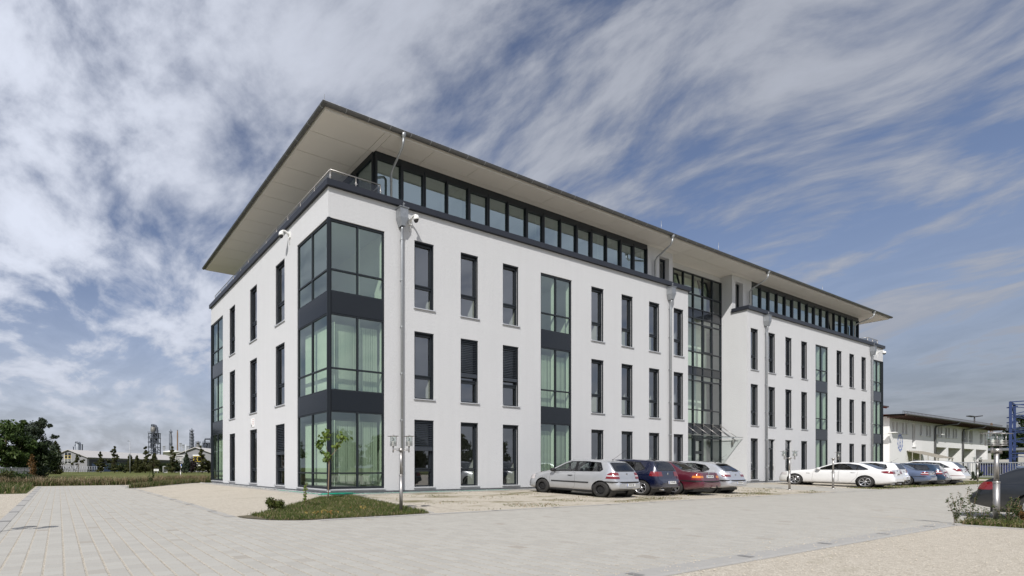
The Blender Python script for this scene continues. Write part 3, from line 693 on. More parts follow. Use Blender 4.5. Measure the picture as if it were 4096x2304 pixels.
def gravel_mat(name, weeds):
    t = NT(name); p = t.pos()
    vo = t.n('TexVoronoi', i_Scale=75.0); t.l(p, vo.inputs['Vector']); vb = t.n('SeparateColor'); t.l(vo.outputs['Color'], vb.inputs[0])
    big = t.noise(p, .5, 5, .6); mid = t.noise(p, 7, 6, .75)
    c = t.ramp(vb.outputs[0], [(0, (.27, .235, .19)), (.3, (.45, .405, .335)), (.7, (.56, .51, .43)), (1, (.67, .63, .55))])
    sm = t.n('MapRange', interpolation_type='SMOOTHSTEP'); t.l(t.noise(p, 9, 7, .85), sm.inputs[0]); sm.inputs[1].default_value = .49; sm.inputs[2].default_value = .68
    c = t.mix(t.math('MULTIPLY', big, .5), c, (.58, .54, .465)); c = t.mix(t.math('MULTIPLY', sm.outputs[0], .7), c, (.27, .235, .185)); c = t.mix(t.math('MULTIPLY', t.math('POWER', mid, 2), .85), c, (.30, .255, .195))
    mp = t.n('Mapping', i_Scale=(.28, 1, 1)); t.l(p, mp.inputs[0]); wd = t.noise(mp.outputs[0], 1.15, 6, .68); wf = t.noise(p, 26, 3, .7)
    s_ = t.n('SeparateXYZ'); t.l(p, s_.inputs[0])
    k = t.n('MapRange'); t.l(t.math('ADD', wd, t.math('MULTIPLY', t.math('SUBTRACT', wf, .5), .22)), k.inputs[0]); k.inputs[1].default_value = .53 if weeds else .58; k.inputs[2].default_value = .64 if weeds else .72
    w_col = t.mix(wf, (.075, .078, .026), (.22, .185, .095))
    c = t.mix(t.math('MULTIPLY', k.outputs[0], .92 if weeds else .6), c, w_col)
    t.base(c, .95, 0, .2); t.bump(t.math('ADD', vo.outputs['Distance'], t.math('MULTIPLY', mid, .6)), .02, .5); return t.mat
def grass_mat(name, a, b, c3, stripes=False):
    t = NT(name); p = t.pos(); n1 = t.noise(p, .12, 5, .65); n2 = t.noise(p, 2.4, 5, .7)
    f = t.math('ADD', t.math('MULTIPLY', n1, .6), t.math('MULTIPLY', n2, .4))
    c = t.ramp(f, [(.35, a), (.5, b), (.66, c3)])
    t.base(c, .95, 0, .15); t.bump(n2, .05, .6); return t.mat
G = {}
G['paver'] = paver_mat(); G['gravel'] = gravel_mat('limestone_gravel', False); G['gravel_weed'] = gravel_mat('weedy_gravel', True)
G['lawn'] = grass_mat('lawn_grass', (.065, .080, .020), (.100, .112, .032), (.155, .145, .055))
G['rough'] = grass_mat('rough_grass', (.055, .070, .018), (.09, .10, .030), (.16, .14, .06))
G['soil'] = simple('topsoil', (.10, .085, .05), .95, var=.35, scale=5, bump=.02, bscale=30)
G['kerb'] = simple('concrete_edging', (.36, .35, .33), .85, var=.12, scale=5, bump=.003)
G['edge'] = simple('edge_pavers', (.335, .325, .305), .85, var=.15, scale=6, bump=.003)
G['marker'] = simple('dark_marker_paver', (.20, .195, .19), .8, var=.25, scale=9)
G['asphalt'] = simple('asphalt_path', (.20, .195, .185), .9, var=.15, scale=2)

# --- sheets
RECT = (-46, 78, -48, 19.2)
m_ = MB(); B = 3200
for (x0, x1, y0, y1) in ((-B, RECT[0], -B, B), (RECT[1], B, -B, B), (RECT[0], RECT[1], -B, RECT[2]), (RECT[0], RECT[1], RECT[3], B)):
    m_.q((x0, y0, 0), (x1, y0, 0), (x1, y1, 0), (x0, y1, 0))
tag(m_.build('lawn', G['lawn']), kind='structure')
patch('gravel_yard', G['gravel'], [('r', RECT[0], RECT[1], RECT[2], RECT[3])], 0, 1.0)
# rounded paving corner at the planting island
fil = []; rc = 1.45; ccx, ccy = -5.3 + rc, -6.2 + rc
arc = [(ccx + rc * math.cos(R(a)), ccy + rc * math.sin(R(a))) for a in range(180, 271, 9)]
patch('paving', G['paver'], [('r', -10.35, 61, -12.82, -6.2), ('r', -10.35, -5.3, -6.2, 18.6), [(-5.3, -6.2)] + arc[::-1], ('r', 25.3, 31.0, -6.2, -.55)], .006)
patch('parking_gravel', G['gravel_weed'], [('r', .75, 25.3, -6.2, -.62), ('r', 31.0, 56.5, -6.2, -.62)], .004)
m_ = MB()
def strip(m_, x0, x1, y0, y1, dz, mi=0):
    m_.mi = mi; n = max(1, int(max(x1 - x0, y1 - y0) / .9))
    for i in range(n):
        if x1 - x0 > y1 - y0: xa, xb, ya, yb = x0 + (x1 - x0) * i / n, x0 + (x1 - x0) * (i + 1) / n, y0, y1
        else: xa, xb, ya, yb = x0, x1, y0 + (y1 - y0) * i / n, y0 + (y1 - y0) * (i + 1) / n
        m_.q(*[(a, b, zg(a, b) + dz) for a, b in ((xa, ya), (xb, ya), (xb, yb), (xa, yb))])
strip(m_, -10.35, -10.12, -12.6, 18.6, .011); strip(m_, -5.53, -5.3, -4.75, 18.6, .011)
strip(m_, -10.35, 61, -12.82, -12.6, .011); strip(m_, -3.85, 61, -6.42, -6.2, .011)
for k in range(26):
    x = 1.6 + 2.52 * k; strip(m_, x, x + .14, -6.38, -6.22, .015, 1)
for k in range(30):
    x = -6.0 + 2.5 * k; strip(m_, x, x + .13, -12.78, -12.64, .015, 1)
for k in range(9): y = -3.2 + 2.5 * k; strip(m_, -5.53, -5.3, y, y + .2, .015, 1); strip(m_, -10.35, -10.12, y - .4, y - .2, .015, 1)
tag(m_.build('paving_edge', [G['edge'], G['marker']]), kind='structure')
# pebble strip with concrete edging round the house
def pebble_mat():
    t = NT('white_pebbles'); p = t.pos(); vo = t.n('TexVoronoi', i_Scale=17.0); t.l(p, vo.inputs['Vector']); vb = t.n('SeparateColor'); t.l(vo.outputs['Color'], vb.inputs[0])
    c = t.ramp(vb.outputs[0], [(0, (.30, .29, .27)), (.4, (.55, .54, .51)), (1, (.75, .74, .71))]); dk = t.n('MapRange'); t.l(vo.outputs['Distance'], dk.inputs[0]); dk.inputs[1].default_value = .38; dk.inputs[2].default_value = .62
    c = t.mix(dk.outputs[0], c, (.10, .095, .085)); t.base(c, .8); t.bump(t.math('SUBTRACT', 1, vo.outputs['Distance']), .05, .8); return t.mat
G['pebble'] = pebble_mat()
pm = MB()
strip(pm, -.52, 25.3, -.52, .06, .012); strip(pm, 31.0, 57.7, -.52, .06, .012); strip(pm, -.52, .06, .06, 16.1, .012)
rs = random.Random(3)
for i in range(1500):
    if i % 3: x = rs.uniform(-.5, 14); y = rs.uniform(-.5, 0)
    else: x = rs.uniform(-.5, 0); y = rs.uniform(-.5, 15)
    r_ = rs.uniform(.018, .04); z = zg(x, y) + .012; pm.smooth = False
    b0 = len(pm.v); pts = [(1, 0, 0), (0, 1, 0), (-1, 0, 0), (0, -1, 0), (0, 0, 1), (0, 0, -.6)]; a0 = rs.uniform(0, 6)
    for (px, py, pz) in pts: pm.v.append((x + r_ * (px * math.cos(a0) - py * math.sin(a0)) * 1.3, y + r_ * (px * math.sin(a0) + py * math.cos(a0)), z + pz * r_ * .7 + r_ * .2))
    for (a, b) in ((0, 1), (1, 2), (2, 3), (3, 0)):
        pm.f += [(b0 + a, b0 + b, b0 + 4)]; pm.m.append(0); pm.sm.append(True)
tag(pm.build('pebble_strip', G['pebble']), kind='stuff', label='strip of white pebbles along the foot of the office walls', cat='pebbles')
km = MB()
def kerb(p, q, w=.08, h=.05):
    p = Vector(p); q = Vector(q); n = max(1, int((q - p).length / 1.0)); d = (q - p) / n; nr = Vector((d.y, -d.x)).normalized() * w / 2
    for i in range(n):
        a, b = p + d * i, p + d * (i + 1) - d * .008
        za, zb_ = zg(a.x, a.y), zg(b.x, b.y)
        A = [(a - nr, za), (a + nr, za), (b + nr, zb_), (b - nr, zb_)]
        top = [(v.x, v.y, z + h) for v, z in A]; bot = [(v.x, v.y, z - .05) for v, z in A]
        km.q(*top)
        for k in range(4): km.q(bot[k], bot[(k+1) % 4], top[(k+1) % 4], top[k])
kerb((-.56, -.58), (25.3, -.58)); kerb((31.0, -.58), (57.7, -.58)); kerb((-.58, -.5), (-.58, 16.2))
kerb((.66, -.68), (-.42, -6.15), .09, .03); kerb((-4.9, -4.6), (-.7, -.8), .06, .02)
kerb((-12, -12.86), (7.4, -12.86), .07, .013); kerb((7.45, -12.9), (7.2, -20), .08, .03); kerb((7.45, -12.9), (12.45, -12.9), .08, .05)
kerb((-5.4, 12.4), (-.75, 16.6), .06, .02)
tag(km.build('kerb_edging', G['kerb']), kind='structure')
# planted islands
isl = [(-4.75, -4.55), (-.95, -1.15), (.42, -1.05), (-.5, -6.12)] + [(-1.5, -6.15), (-2.6, -6.17)] + [p for p in arc[::-1] if p[1] < -4.6]
m_ = MB(); m_.q(*[(x, y, zg(x, y) + .02) for x, y in isl]); tag(m_.build('planting_island', G['soil']), kind='structure')
patch('planting_bed', G['soil'], [('r', 7.52, 12.4, -14.3, -12.95)], .02, .5)
patch('rough_verge', G['rough'], [('r', -46, 78, 19.2, 30)], .01, 2)
patch('weed_strip', G['soil'], [[(-5.3, 12.45), (-.7, 16.65), (-.7, 17.6), (-3.5, 15.6), (-5.3, 13.4)]], .012)
patch('grass_margin', G['rough'], [('r', 56.6, 66, -6.1, 0), ('r', -46, -10.5, 9.5, 19.2)], .012, 1)
# ================================================================= parked cars
def paint(name, col, metal=.0, rough=.32):
    t = NT(name); p = t.obj(); n = t.noise(p, 2.2, 4, .6); dust = t.noise(p, 14, 3, .6)
    s_ = t.n('SeparateXYZ'); t.l(p, s_.inputs[0]); low = t.n('MapRange', interpolation_type='SMOOTHSTEP'); t.l(s_.outputs[2], low.inputs[0]); low.inputs[1].default_value = .55; low.inputs[2].default_value = .2
    c = t.mix(n, tuple(x * .95 for x in col), tuple(min(1, x * 1.05) for x in col))
    c = t.mix(t.math('MULTIPLY', t.math('MULTIPLY', low.outputs[0], dust), .5), c, (.22, .20, .17))     # road dirt along the sills
    r_ = t.math('ADD', t.math('MULTIPLY', low.outputs[0], .2), rough)
    t.base(c, r_, metal); t.b.inputs['Coat Weight'].default_value = 1; t.b.inputs['Coat Roughness'].default_value = .03
    return t.mat
CM = {
 'trim': simple('car_black_trim', (.014, .014, .015), .5, var=.1),
 'seal': simple('car_window_seal', (.008, .008, .009), .35, var=.05),
 'cabin': simple('car_cabin', (.016, .016, .018), .85, var=.2),
 'seat': simple('car_seat_cloth', (.03, .03, .034), .95, var=.2),
 'tyre': simple('tyre_rubber', (.022, .021, .020), .82, var=.25, scale=12),
 'rim': simple('alloy_rim', (.62, .62, .64), .25, .85, var=.06),
 'rimblack': simple('black_steel_rim', (.016, .016, .017), .5, .2, var=.2),
 'rimback': simple('brake_dark', (.02, .02, .02), .7, .3),
 'red': simple('tail_lens_red', (.17, .005, .008), .12, var=.25, scale=30, coat=1),
 'amber': simple('tail_lens_amber', (.62, .20, .015), .12, var=.2, scale=30, coat=1),
 'lensw': simple('clear_lens', (.55, .52, .52), .12, var=.2, scale=30, coat=1),
 'plate': simple('number_plate_white', (.72, .72, .70), .4, var=.03),
 'blue': simple('plate_blue_band', (.02, .07, .33), .4, var=.03),
 'ink': simple('plate_letters', (.01, .01, .012), .5),
 'chrome': simple('chrome', (.75, .75, .76), .08, 1, var=.02),
 'glass': glass('car_glass', (.50, .54, .52), 1.75),
 'glassd': glass('privacy_glass', (.16, .17, .18), 1.7),
}
def text_mesh(name, s, size, mat, parent, depth=.002):
    cu = bpy.data.curves.new(name, 'FONT'); cu.body = s; cu.size = size; cu.align_x = 'CENTER'; cu.align_y = 'CENTER'; cu.extrude = depth; cu.resolution_u = 2
    o = bpy.data.objects.new(name, cu); COL.objects.link(o)
    me = bpy.data.meshes.new_from_object(o.evaluated_get(bpy.context.evaluated_depsgraph_get()))
    bpy.data.objects.remove(o); me.materials.clear(); me.materials.append(mat)
    o2 = bpy.data.objects.new(name, me); COL.objects.link(o2); o2.parent = parent; return o2

def lerp(pts, x):
    """smooth (monotone cubic) interpolation through (x, y) knots"""
    if x <= pts[0][0]: return pts[0][1]
    if x >= pts[-1][0]: return pts[-1][1]
    n = len(pts)
    d = [(pts[i+1][1] - pts[i][1]) / (pts[i+1][0] - pts[i][0]) for i in range(n - 1)]
    m = [d[0]] + [0 if d[i-1] * d[i] <= 0 else 2 * d[i-1] * d[i] / (d[i-1] + d[i]) for i in range(1, n - 1)] + [d[-1]]
    for i in range(n - 1):
        if x <= pts[i+1][0]:
            h = pts[i+1][0] - pts[i][0]; t = (x - pts[i][0]) / h
            return (2*t**3 - 3*t**2 + 1) * pts[i][1] + (t**3 - 2*t**2 + t) * h * m[i] + (-2*t**3 + 3*t**2) * pts[i+1][1] + (t**3 - t**2) * h * m[i+1]
def lin(a, b, t): return a + (b - a) * t

def body_bm(c):
    """lofted car shell. x runs from the nose (0) to the tail (L), y to the right, z up"""
    L, W = c['L'], c['W'] / 2
    xs = sorted(set([0, .03, .08, .16, .28] + [p[0] for p in c['top']] + [p[0] for p in c['belt']] + [L - .30, L - .18, L - .09, L - .04, L - .015, L] + [i * .14 for i in range(int(L / .14) + 1)]))
    xx = [xs[0]]
    for x in xs[1:]:
        if x - xx[-1] > .018 or x == L: xx.append(x)
    rings = []
    for x in xx:
        w = W * lerp(c['plan'], x); zt = lerp(c['top'], x); zb = lerp(c['bot'], x); zs = min(lerp(c['belt'], x), zt - .012)
        zs = max(zs, zb + .06); gh = max(0, zt - zs)
        k = min(1, gh / c.get('ghmax', .44)); k = k * k * (3 - 2 * k) * .55 + k * .45
        tw = c.get('tumble', .70)
        h = zs - zb; flare = c.get('flare', 0)
        ye = w * lin(.93, tw + .03, k); ze = zt - gh * lin(.28, .10, k)
        half = [(0, zb), (w * .55, zb), (w * .86, zb + .01), (w * .955, zb + h * .07), (w * .985, zb + h * .2), (w * (1.0 + flare), zb + h * .42), (w * (1.0 + flare), zb + h * .60),
                (w * .992, zb + h * .76), (w * .975, zb + h * .88), (w * .945, zb + h * .965), (w * .925, zs + gh * .03)]
        for t in (.30, .62, .88): half.append((lin(w * .925, ye, t ** 1.1), lin(zs + gh * .03, ze, t)))
        half += [(ye, ze), (ye - w * .05 * k - .02 * (1 - k), lin(ze, zt, .55)), (ye * .80, lin(ze, zt, .85)), (ye * .45, lin(ze, zt, .97)), (0, zt)]
        ring = [(x, y, z) for y, z in half] + [(x, -y, z) for y, z in half[-2:0:-1]]
        rings.append(ring)
    bm = bmesh.new(); n = len(rings[0]); V = [[bm.verts.new(p) for p in r] for r in rings]
    for i in range(len(V) - 1):
        for k in range(n): bm.faces.new((V[i][k], V[i+1][k], V[i+1][(k+1) % n], V[i][(k+1) % n]))
    m = n // 2   # cap nose and tail with strips joining left and right
    for r, fl in ((V[0], False), (V[-1], True)):
        for k in range(m):
            a, b = r[k], r[k+1]; c2, d = r[(n - k - 1) % n], r[(n - k) % n]
            vs = []
            for q in (a, b, c2, d):
                if q not in vs: vs.append(q)
            if len(vs) > 2: bm.faces.new(vs if not fl else vs[::-1])
    me = bpy.data.meshes.new('tmp'); bm.to_mesh(me); bm.free()
    o = bpy.data.objects.new('tmp', me); COL.objects.link(o)
    md = o.modifiers.new('s', 'SUBSURF'); md.levels = 1; md.render_levels = 1
    me2 = bpy.data.meshes.new_from_object(o.evaluated_get(bpy.context.evaluated_depsgraph_get()))
    bpy.data.objects.remove(o); bm = bmesh.new(); bm.from_mesh(me2); bpy.data.meshes.remove(me2); bpy.data.meshes.remove(me)
    bmesh.ops.recalc_face_normals(bm, faces=bm.faces[:])
    return bm

def carve(bm, planes, cand, keep=False):
    """split the faces inside a convex set of planes off the shell; returns them as a new bmesh"""
    ly = bm.faces.layers.int.get('in') or bm.faces.layers.int.new('in')
    for f in bm.faces: f[ly] = 1 if cand(f) else 0
    for co, no in planes:
        inner = [f for f in bm.faces if f[ly]]
        cut = []
        for f in inner:
            ds = [(v.co - co).dot(no) for v in f.verts]
            if min(ds) >= -1e-6: f[ly] = 0
            elif max(ds) > 1e-6: cut.append(f)
        if cut:
            geom = list({e for f in cut for e in f.edges} | {v for f in cut for v in f.verts} | set(cut))
            bmesh.ops.bisect_plane(bm, geom=geom, plane_co=co, plane_no=no, dist=1e-6)
            for f in bm.faces:
                if f[ly] and (f.calc_center_median() - co).dot(no) > 0: f[ly] = 0
    sel = [f for f in bm.faces if f[ly]]
    nb = bmesh.new(); mp = {}
    for f in sel:
        vs = []
        for v in f.verts:
            if v not in mp: mp[v] = nb.verts.new(v.co)
            vs.append(mp[v])
        try: nb.faces.new(vs)
        except ValueError: pass
    if not keep:
        bmesh.ops.delete(bm, geom=sel, context='FACES')
    nb.normal_update(); return nb
def poly_planes(pts, axes):
    """outward planes of a convex outline given in two axes (e.g. 'xz')"""
    ia, ib = 'xyz'.index(axes[0]), 'xyz'.index(axes[1]); n = len(pts)
    cx = sum(p[0] for p in pts) / n; cz = sum(p[1] for p in pts) / n; res = []
    for i in range(n):
        a, b = pts[i], pts[(i + 1) % n]; nx, nz = b[1] - a[1], -(b[0] - a[0])
        if (a[0] - cx) * nx + (a[1] - cz) * nz < 0: nx, nz = -nx, -nz
        co = Vector((0, 0, 0)); no = Vector((0, 0, 0)); co[ia], co[ib] = a; no[ia], no[ib] = nx, nz; no.normalize(); res.append((co, no))
    return res
def shrink(pts, d):
    n = len(pts); out = []
    cx = sum(p[0] for p in pts) / n; cz = sum(p[1] for p in pts) / n
    for i in range(n):
        p0, p1, p2 = Vector(pts[i-1]), Vector(pts[i]), Vector(pts[(i+1) % n])
        def nrm(a, b):
            v = Vector((b.y - a.y, -(b.x - a.x))).normalized(); return -v if v.dot((a + b) / 2 - Vector((cx, cz))) > 0 else v
        n1, n2 = nrm(p0, p1), nrm(p1, p2); s_ = (n1 + n2); s_ = s_ / max(.25, 1 + n1.dot(n2)); out.append(tuple(p1 + s_ * d))
    return out
def bm_obj(name, bm, mat, parent, off=0, sharp=40):
    if off:
        bm.normal_update()
        for v in bm.verts: v.co += v.normal * off
    for f in bm.faces: f.smooth = True
    me = bpy.data.meshes.new(name); bm.to_mesh(me); bm.free(); me.materials.append(mat); me.set_sharp_from_angle(angle=R(sharp))
    o = bpy.data.objects.new(name, me); COL.objects.link(o); o.parent = parent; return o
def bevel(pts, r):
    """clip the corners of an outline so that it reads as rounded"""
    out = []; n = len(pts)
    for i in range(n):
        p0, p1, p2 = Vector(pts[i-1]), Vector(pts[i]), Vector(pts[(i+1) % n]); a = (p0 - p1); b = (p2 - p1); ra = min(r, a.length * .45); rb = min(r, b.length * .45)
        A, B = p1 + a.normalized() * ra, p1 + b.normalized() * rb
        for t in (0, .33, .67, 1): out.append(tuple(A * (1 - t) ** 2 + p1 * 2 * t * (1 - t) + B * t * t))
    return out

def wheel(parent, x, side, W, r, style, rim_r):
    """side -1 = left (near), +1 = right; local y outward = side"""
    y0 = side * (W / 2 - .10); s = side
    t = MB(); tw = .095
    prof = [(rim_r, -tw), (rim_r + .02, -tw - .004), (r - .035, -tw - .006), (r - .008, -tw + .022), (r, -tw + .05), (r, tw - .05), (r - .008, tw - .022), (r - .035, tw + .006), (rim_r + .02, tw + .004), (rim_r, tw)]
    t.lathe([(a, h * s) for a, h in prof], (x, y0, r), 40, 'y')
    o = t.build('wheel', CM['tyre'], parent)
    m_ = MB(); m_.mi = 1; m_.lathe([(0, -.02 * s), (rim_r, -.02 * s)], (x, y0, r), 32, 'y', False); m_.mi = 0
    m_.lathe([(rim_r + .004, tw * s * .9), (rim_r + .006, (tw + .008) * s), (rim_r - .012, (tw + .006) * s), (rim_r - .022, (tw - .03) * s), (rim_r - .02, -.02 * s)], (x, y0, r), 32, 'y')
    def spoke(a, w0, w1, r0, r1, d0, d1):
        ca, sa = math.cos(a), math.sin(a)
        P = lambda rr, ww, dd: (x + rr * ca - ww * sa, y0 + dd * s, r + rr * sa + ww * ca)
        for (da, db) in ((d0, d1),):
            m_.q(P(r0, -w0, da), P(r1, -w1, db), P(r1, w1, db), P(r0, w0, da))
            m_.q(P(r0, -w0, da), P(r0, -w0, da - .04), P(r1, -w1, db - .04), P(r1, -w1, db)); m_.q(P(r0, w0, da), P(r1, w1, db), P(r1, w1, db - .04), P(r0, w0, da - .04))
    if style == 'steel':
        m_.lathe([(0, .045 * s), (.05, .05 * s), (.075, .03 * s), (.11, .055 * s), (rim_r - .05, .05 * s), (rim_r - .02, .01 * s)], (x, y0, r), 32, 'y')
        m_.mi = 1
        for k in range(10):
            a = k * math.pi / 5; m_.lathe([(0, .0565 * s), (.014, .0565 * s)], (x + (rim_r - .045) * math.cos(a), y0, r + (rim_r - .045) * math.sin(a)), 8, 'y', False)
        o2 = m_.build('rim', [CM['rimblack'], CM['rimback']], o)
    else:
        m_.lathe([(0, .07 * s), (.03, .07 * s), (.055, .06 * s), (.06, .02 * s)], (x, y0, r), 16, 'y')
        n = {'five': 5, 'double5': 5, 'seven': 7}[style]; off = .3
        for k in range(n):
            a = off + 2 * math.pi * k / n
            if style == 'five': spoke(a, .030, .042, .045, rim_r - .012, .062, .085)
            elif style == 'double5':
                for e in (-.17, .17): spoke(a + e * .9, .011, .014, .045, rim_r - .012, .062, .085)
            else:
                for e in (-.11, .11): spoke(a + e, .008, .011, .045, rim_r - .012, .062, .085)
        o2 = m_.build('rim', [CM['rim'], CM['rimback']], o)
    return o

def seat(mb, x, y, z, w=.5, k=1.0):
    mb.box(x - .5, x, y - w/2, y + w/2, z - .25, z)
    Mx = Matrix.Translation((x, y, z)) @ Matrix.Rotation(R(14), 4, 'Y')
    mb.obox(Mx, -.07, .06, -w/2, w/2, -.1, .55 * k); mb.obox(Mx, -.05, .04, -.13, .13, .6 * k, .8 * k); mb.obox(Mx, -.01, .01, -.07, -.05, .5 * k, .62 * k); mb.obox(Mx, -.01, .01, .05, .07, .5 * k, .62 * k)

def car(c, label, loc, heading, group=None, pitch=0):
    """c: dimensions and outlines. heading: direction the nose points to, in degrees from +Y towards +X"""
    L, W, wb, fo, r = c['L'], c['W'], c['wb'], c['fo'], c['r']
    root = thing('parked_car', label, 'car', group=group)
    bm = body_bm(c); pm = c['paint']
    side_f = lambda s: (lambda f: f.normal.y * s > .35 and f.calc_center_median().y * s > W * .2)
    # wheel arches
    for xw in (fo, fo + wb):
        ra = r + c.get('arch', .05)
        pts = [(xw + ra * math.cos(R(a)), r + .005 + ra * math.sin(R(a))) for a in range(0, 360, 15)]
        for s in (-1, 1):
            carve(bm, poly_planes(pts, 'xz'), lambda f: f.calc_center_median().y * s > W * .30).free()
    # lamps first: they wrap round the corners
    def lamp_part(name, spec):
        for s in (-1, 1):
            pl = []
            for (mn, mx, ax) in spec['box']:
                i = 'xyz'.index(ax); k = s if ax == 'y' else 1
                for val, sg in ((mn, -1), (mx, 1)):
                    if val is None: continue
                    co = Vector((0, 0, 0)); co[i] = val * k; no = Vector((0, 0, 0)); no[i] = sg * k; pl.append((co, no))
            for pts, axes in spec.get('poly', []):
                pl += poly_planes([(a * (s if axes[0] == 'y' else 1), b) for a, b in pts], axes)
            nb = carve(bm, pl, lambda f: f.calc_center_median().y * s > .05)
            if len(nb.faces) == 0: nb.free(); continue
            o = None
            for mat, zlo, zhi in spec['bands']:
                pp = []
                if zlo is not None: pp.append((Vector((0, 0, zlo)), Vector((0, 0, -1))))
                if zhi is not None: pp.append((Vector((0, 0, zhi)), Vector((0, 0, 1))))
                part = carve(nb, pp, lambda f: True) if pp else nb.copy()
                if len(part.faces) == 0: part.free(); continue
                q = bm_obj(name if o is None else 'lens', part, CM[mat], o or root, .006)
                o = o or q
            nb.free()
    for sp in c.get('tail', []): lamp_part('tail_light', sp)
    for sp in c.get('head', []): lamp_part('headlight', sp)
    # glass
    for s in (-1, 1):
        nb = carve(bm, poly_planes(c['dlo'], 'xz'), side_f(s))
        for gp in c['sideglass']:
            g_ = carve(nb, poly_planes(gp, 'xz'), lambda f: True)
            if len(g_.faces): bm_obj('side_window', g_, CM[c.get('sg', 'glass')], root, -.004)
            else: g_.free()
        bm_obj('window_trim', nb, CM['seal'] if not c.get('dlo_paint') else pm, root, .001)
    def endglass(name, xr_, zr_, ws, mat):
        # outline in y-z, shared by front and rear: lower and upper half widths
        (z0, w0), (z1, w1) = zr_, ws
        pts = [(-w0, z0), (w0, z0), (w1, z1), (-w1, z1)]
        nb = carve(bm, poly_planes(bevel(pts, .07), 'yz'), lambda f: xr_[0] < f.calc_center_median().x < xr_[1] and f.normal.z > .08)
        if not len(nb.faces): nb.free(); return
        gl = carve(nb, poly_planes(bevel(shrink(pts, .035), .06), 'yz'), lambda f: True)
        bm_obj(name, gl, CM[mat], root, -.002); bm_obj(name + '_seal', nb, CM['seal'], root, 0)
    endglass('windscreen', c['ws'][0], c['ws'][1], c['ws'][2], 'glass')
    endglass('rear_window', c['rw'][0], c['rw'][1], c['rw'][2], c.get('rg', 'glass'))
    # doors with shut lines, tailgate line
    for dp in c.get('doors', []):
        for s in (-1, 1):
            carve_out = carve(bm, poly_planes(bevel(dp, .06), 'xz'), side_f(s))
            inn = carve(carve_out, poly_planes(bevel(shrink(dp, .006), .055), 'xz'), lambda f: True)
            bm_obj('shut_line', carve_out, CM['trim'], root, -.006)
            d_o = bm_obj('door', inn, pm, root)
            if c.get('handle', True):
                hx = max(p[0] for p in dp) - .30; hz = max(p[1] for p in dp) - .13
                yb_ = W / 2 * .985
                h_ = MB(); h_.tube([(hx, s * (yb_ - .02), hz), (hx + .03, s * (yb_ + .022), hz + .004), (hx + .17, s * (yb_ + .022), hz + .006), (hx + .2, s * (yb_ - .02), hz + .004)], .013, 8)
                h_.build('handle', CM['trim'] if c.get('hblack') else pm, d_o)
    for nm, pts, axes, mat, cand in c.get('patches', []):
        for s in ((-1, 1) if cand == 'side' else (1,)):
            cf = side_f(s) if cand == 'side' else {'rear': lambda f: f.calc_center_median().x > L - .55, 'front': lambda f: f.calc_center_median().x < .5}[cand]
            nb = carve(bm, poly_planes(pts, axes), cf, True)
            if len(nb.faces): bm_obj(nm, nb, CM[mat] if mat in CM else pm, root, .004)
            else: nb.free()
    # side rubbing strip and bumper strips are real bars
    for (x0, x1, z, h) in c.get('strips', []):
        for s in (-1, 1):
            m_ = MB(); yb_ = W / 2 * lerp(c['plan'], (x0 + x1) / 2); m_.box(x0, x1, s * (yb_ - .01) if s > 0 else s * (yb_ + .014), s * (yb_ + .014) if s > 0 else s * (yb_ - .01), z - h/2, z + h/2); m_.build('rubbing_strip', CM['trim'], root)
    body = bm_obj('body', bm, pm, root)
    body.data.materials.append(CM['trim'])
    # underside, wheel wells, cabin
    u = MB(); u.box(.35, L - .35, -W * .40, W * .40, .16, .30); u.box(fo + r + .02, fo + wb - r - .02, -W * .47, W * .47, .2, .32)
    for xw in (fo, fo + wb):
        for s in (-1, 1):
            u.lathe([(r + .075, s * W * .22), (r + .075, s * W * .468)], (xw, 0, r + .01), 20, 'y'); u.lathe([(0, s * W * .23), (r + .075, s * W * .23)], (xw, 0, r + .01), 20, 'y')
    u.build('underbody', CM['trim'], root)
    cb = MB(); zc = c['cab'][2]; cb.box(c['cab'][0], c['cab'][1], -W * .435, W * .435, .33, zc - .30); cb.box(c['cab'][0] - .1, c['cab'][0] + .35, -W * .43, W * .43, .4, zc - .02)
    if c.get('shelf'): cb.box(c['shelf'], c['cab'][1] + .1, -W * .41, W * .41, zc - .32, zc - .05)
    st = c['cab'][0] + .62
    cb.tube([(st + .1 * math.sin(t_) * .3 , -W * .21 + .18 * math.cos(t_), zc + .0 + .17 * math.sin(t_)) for t_ in [k * math.pi / 8 for k in range(17)]], .016, 6, False)
    cb.mi = 1
    for s in (-1, 1): seat(cb, st + .78, s * W * .21, zc - .36)
    for yy in (-.26, .26): seat(cb, c.get('rseat', st + 1.5) - .12, yy * W, zc - .36, W * .40, .78)
    cb.build('cabin_interior', [CM['cabin'], CM['seat']], root)
    for xw in (fo, fo + wb):
        for s in (-1, 1): wheel(root, xw, s, W, r, c['rimstyle'], c['rimr'])
    # mirrors
    mx, mz = c['mirror']
    for s in (-1, 1):
        m_ = MB(); y = s * W * .485; m_.lathe([(0, -.10 * 1), (.05, -.095), (.075, -.05), (.08, .02), (.07, .06), (0, .065)], (mx + .05, 0, 0), 10, 'x')
        m_.v = [(vx, y + s * .10 + (vy * 1.25), mz + vz * .95) for vx, vy, vz in m_.v]
        m_.bar((mx + .03, y - s * .03, mz - .05), (mx + .04, y + s * .07, mz - .03), .05); m_.build('door_mirror', CM['trim'] if c.get('mblack') else pm, root)
    # number plate and badge on the tail
    def xtail(z):
        lo, hi = L * .6, L
        for _ in range(40):
            md = (lo + hi) / 2
            if lerp(c['top'], md) > z: lo = md
            else: hi = md
        return lo
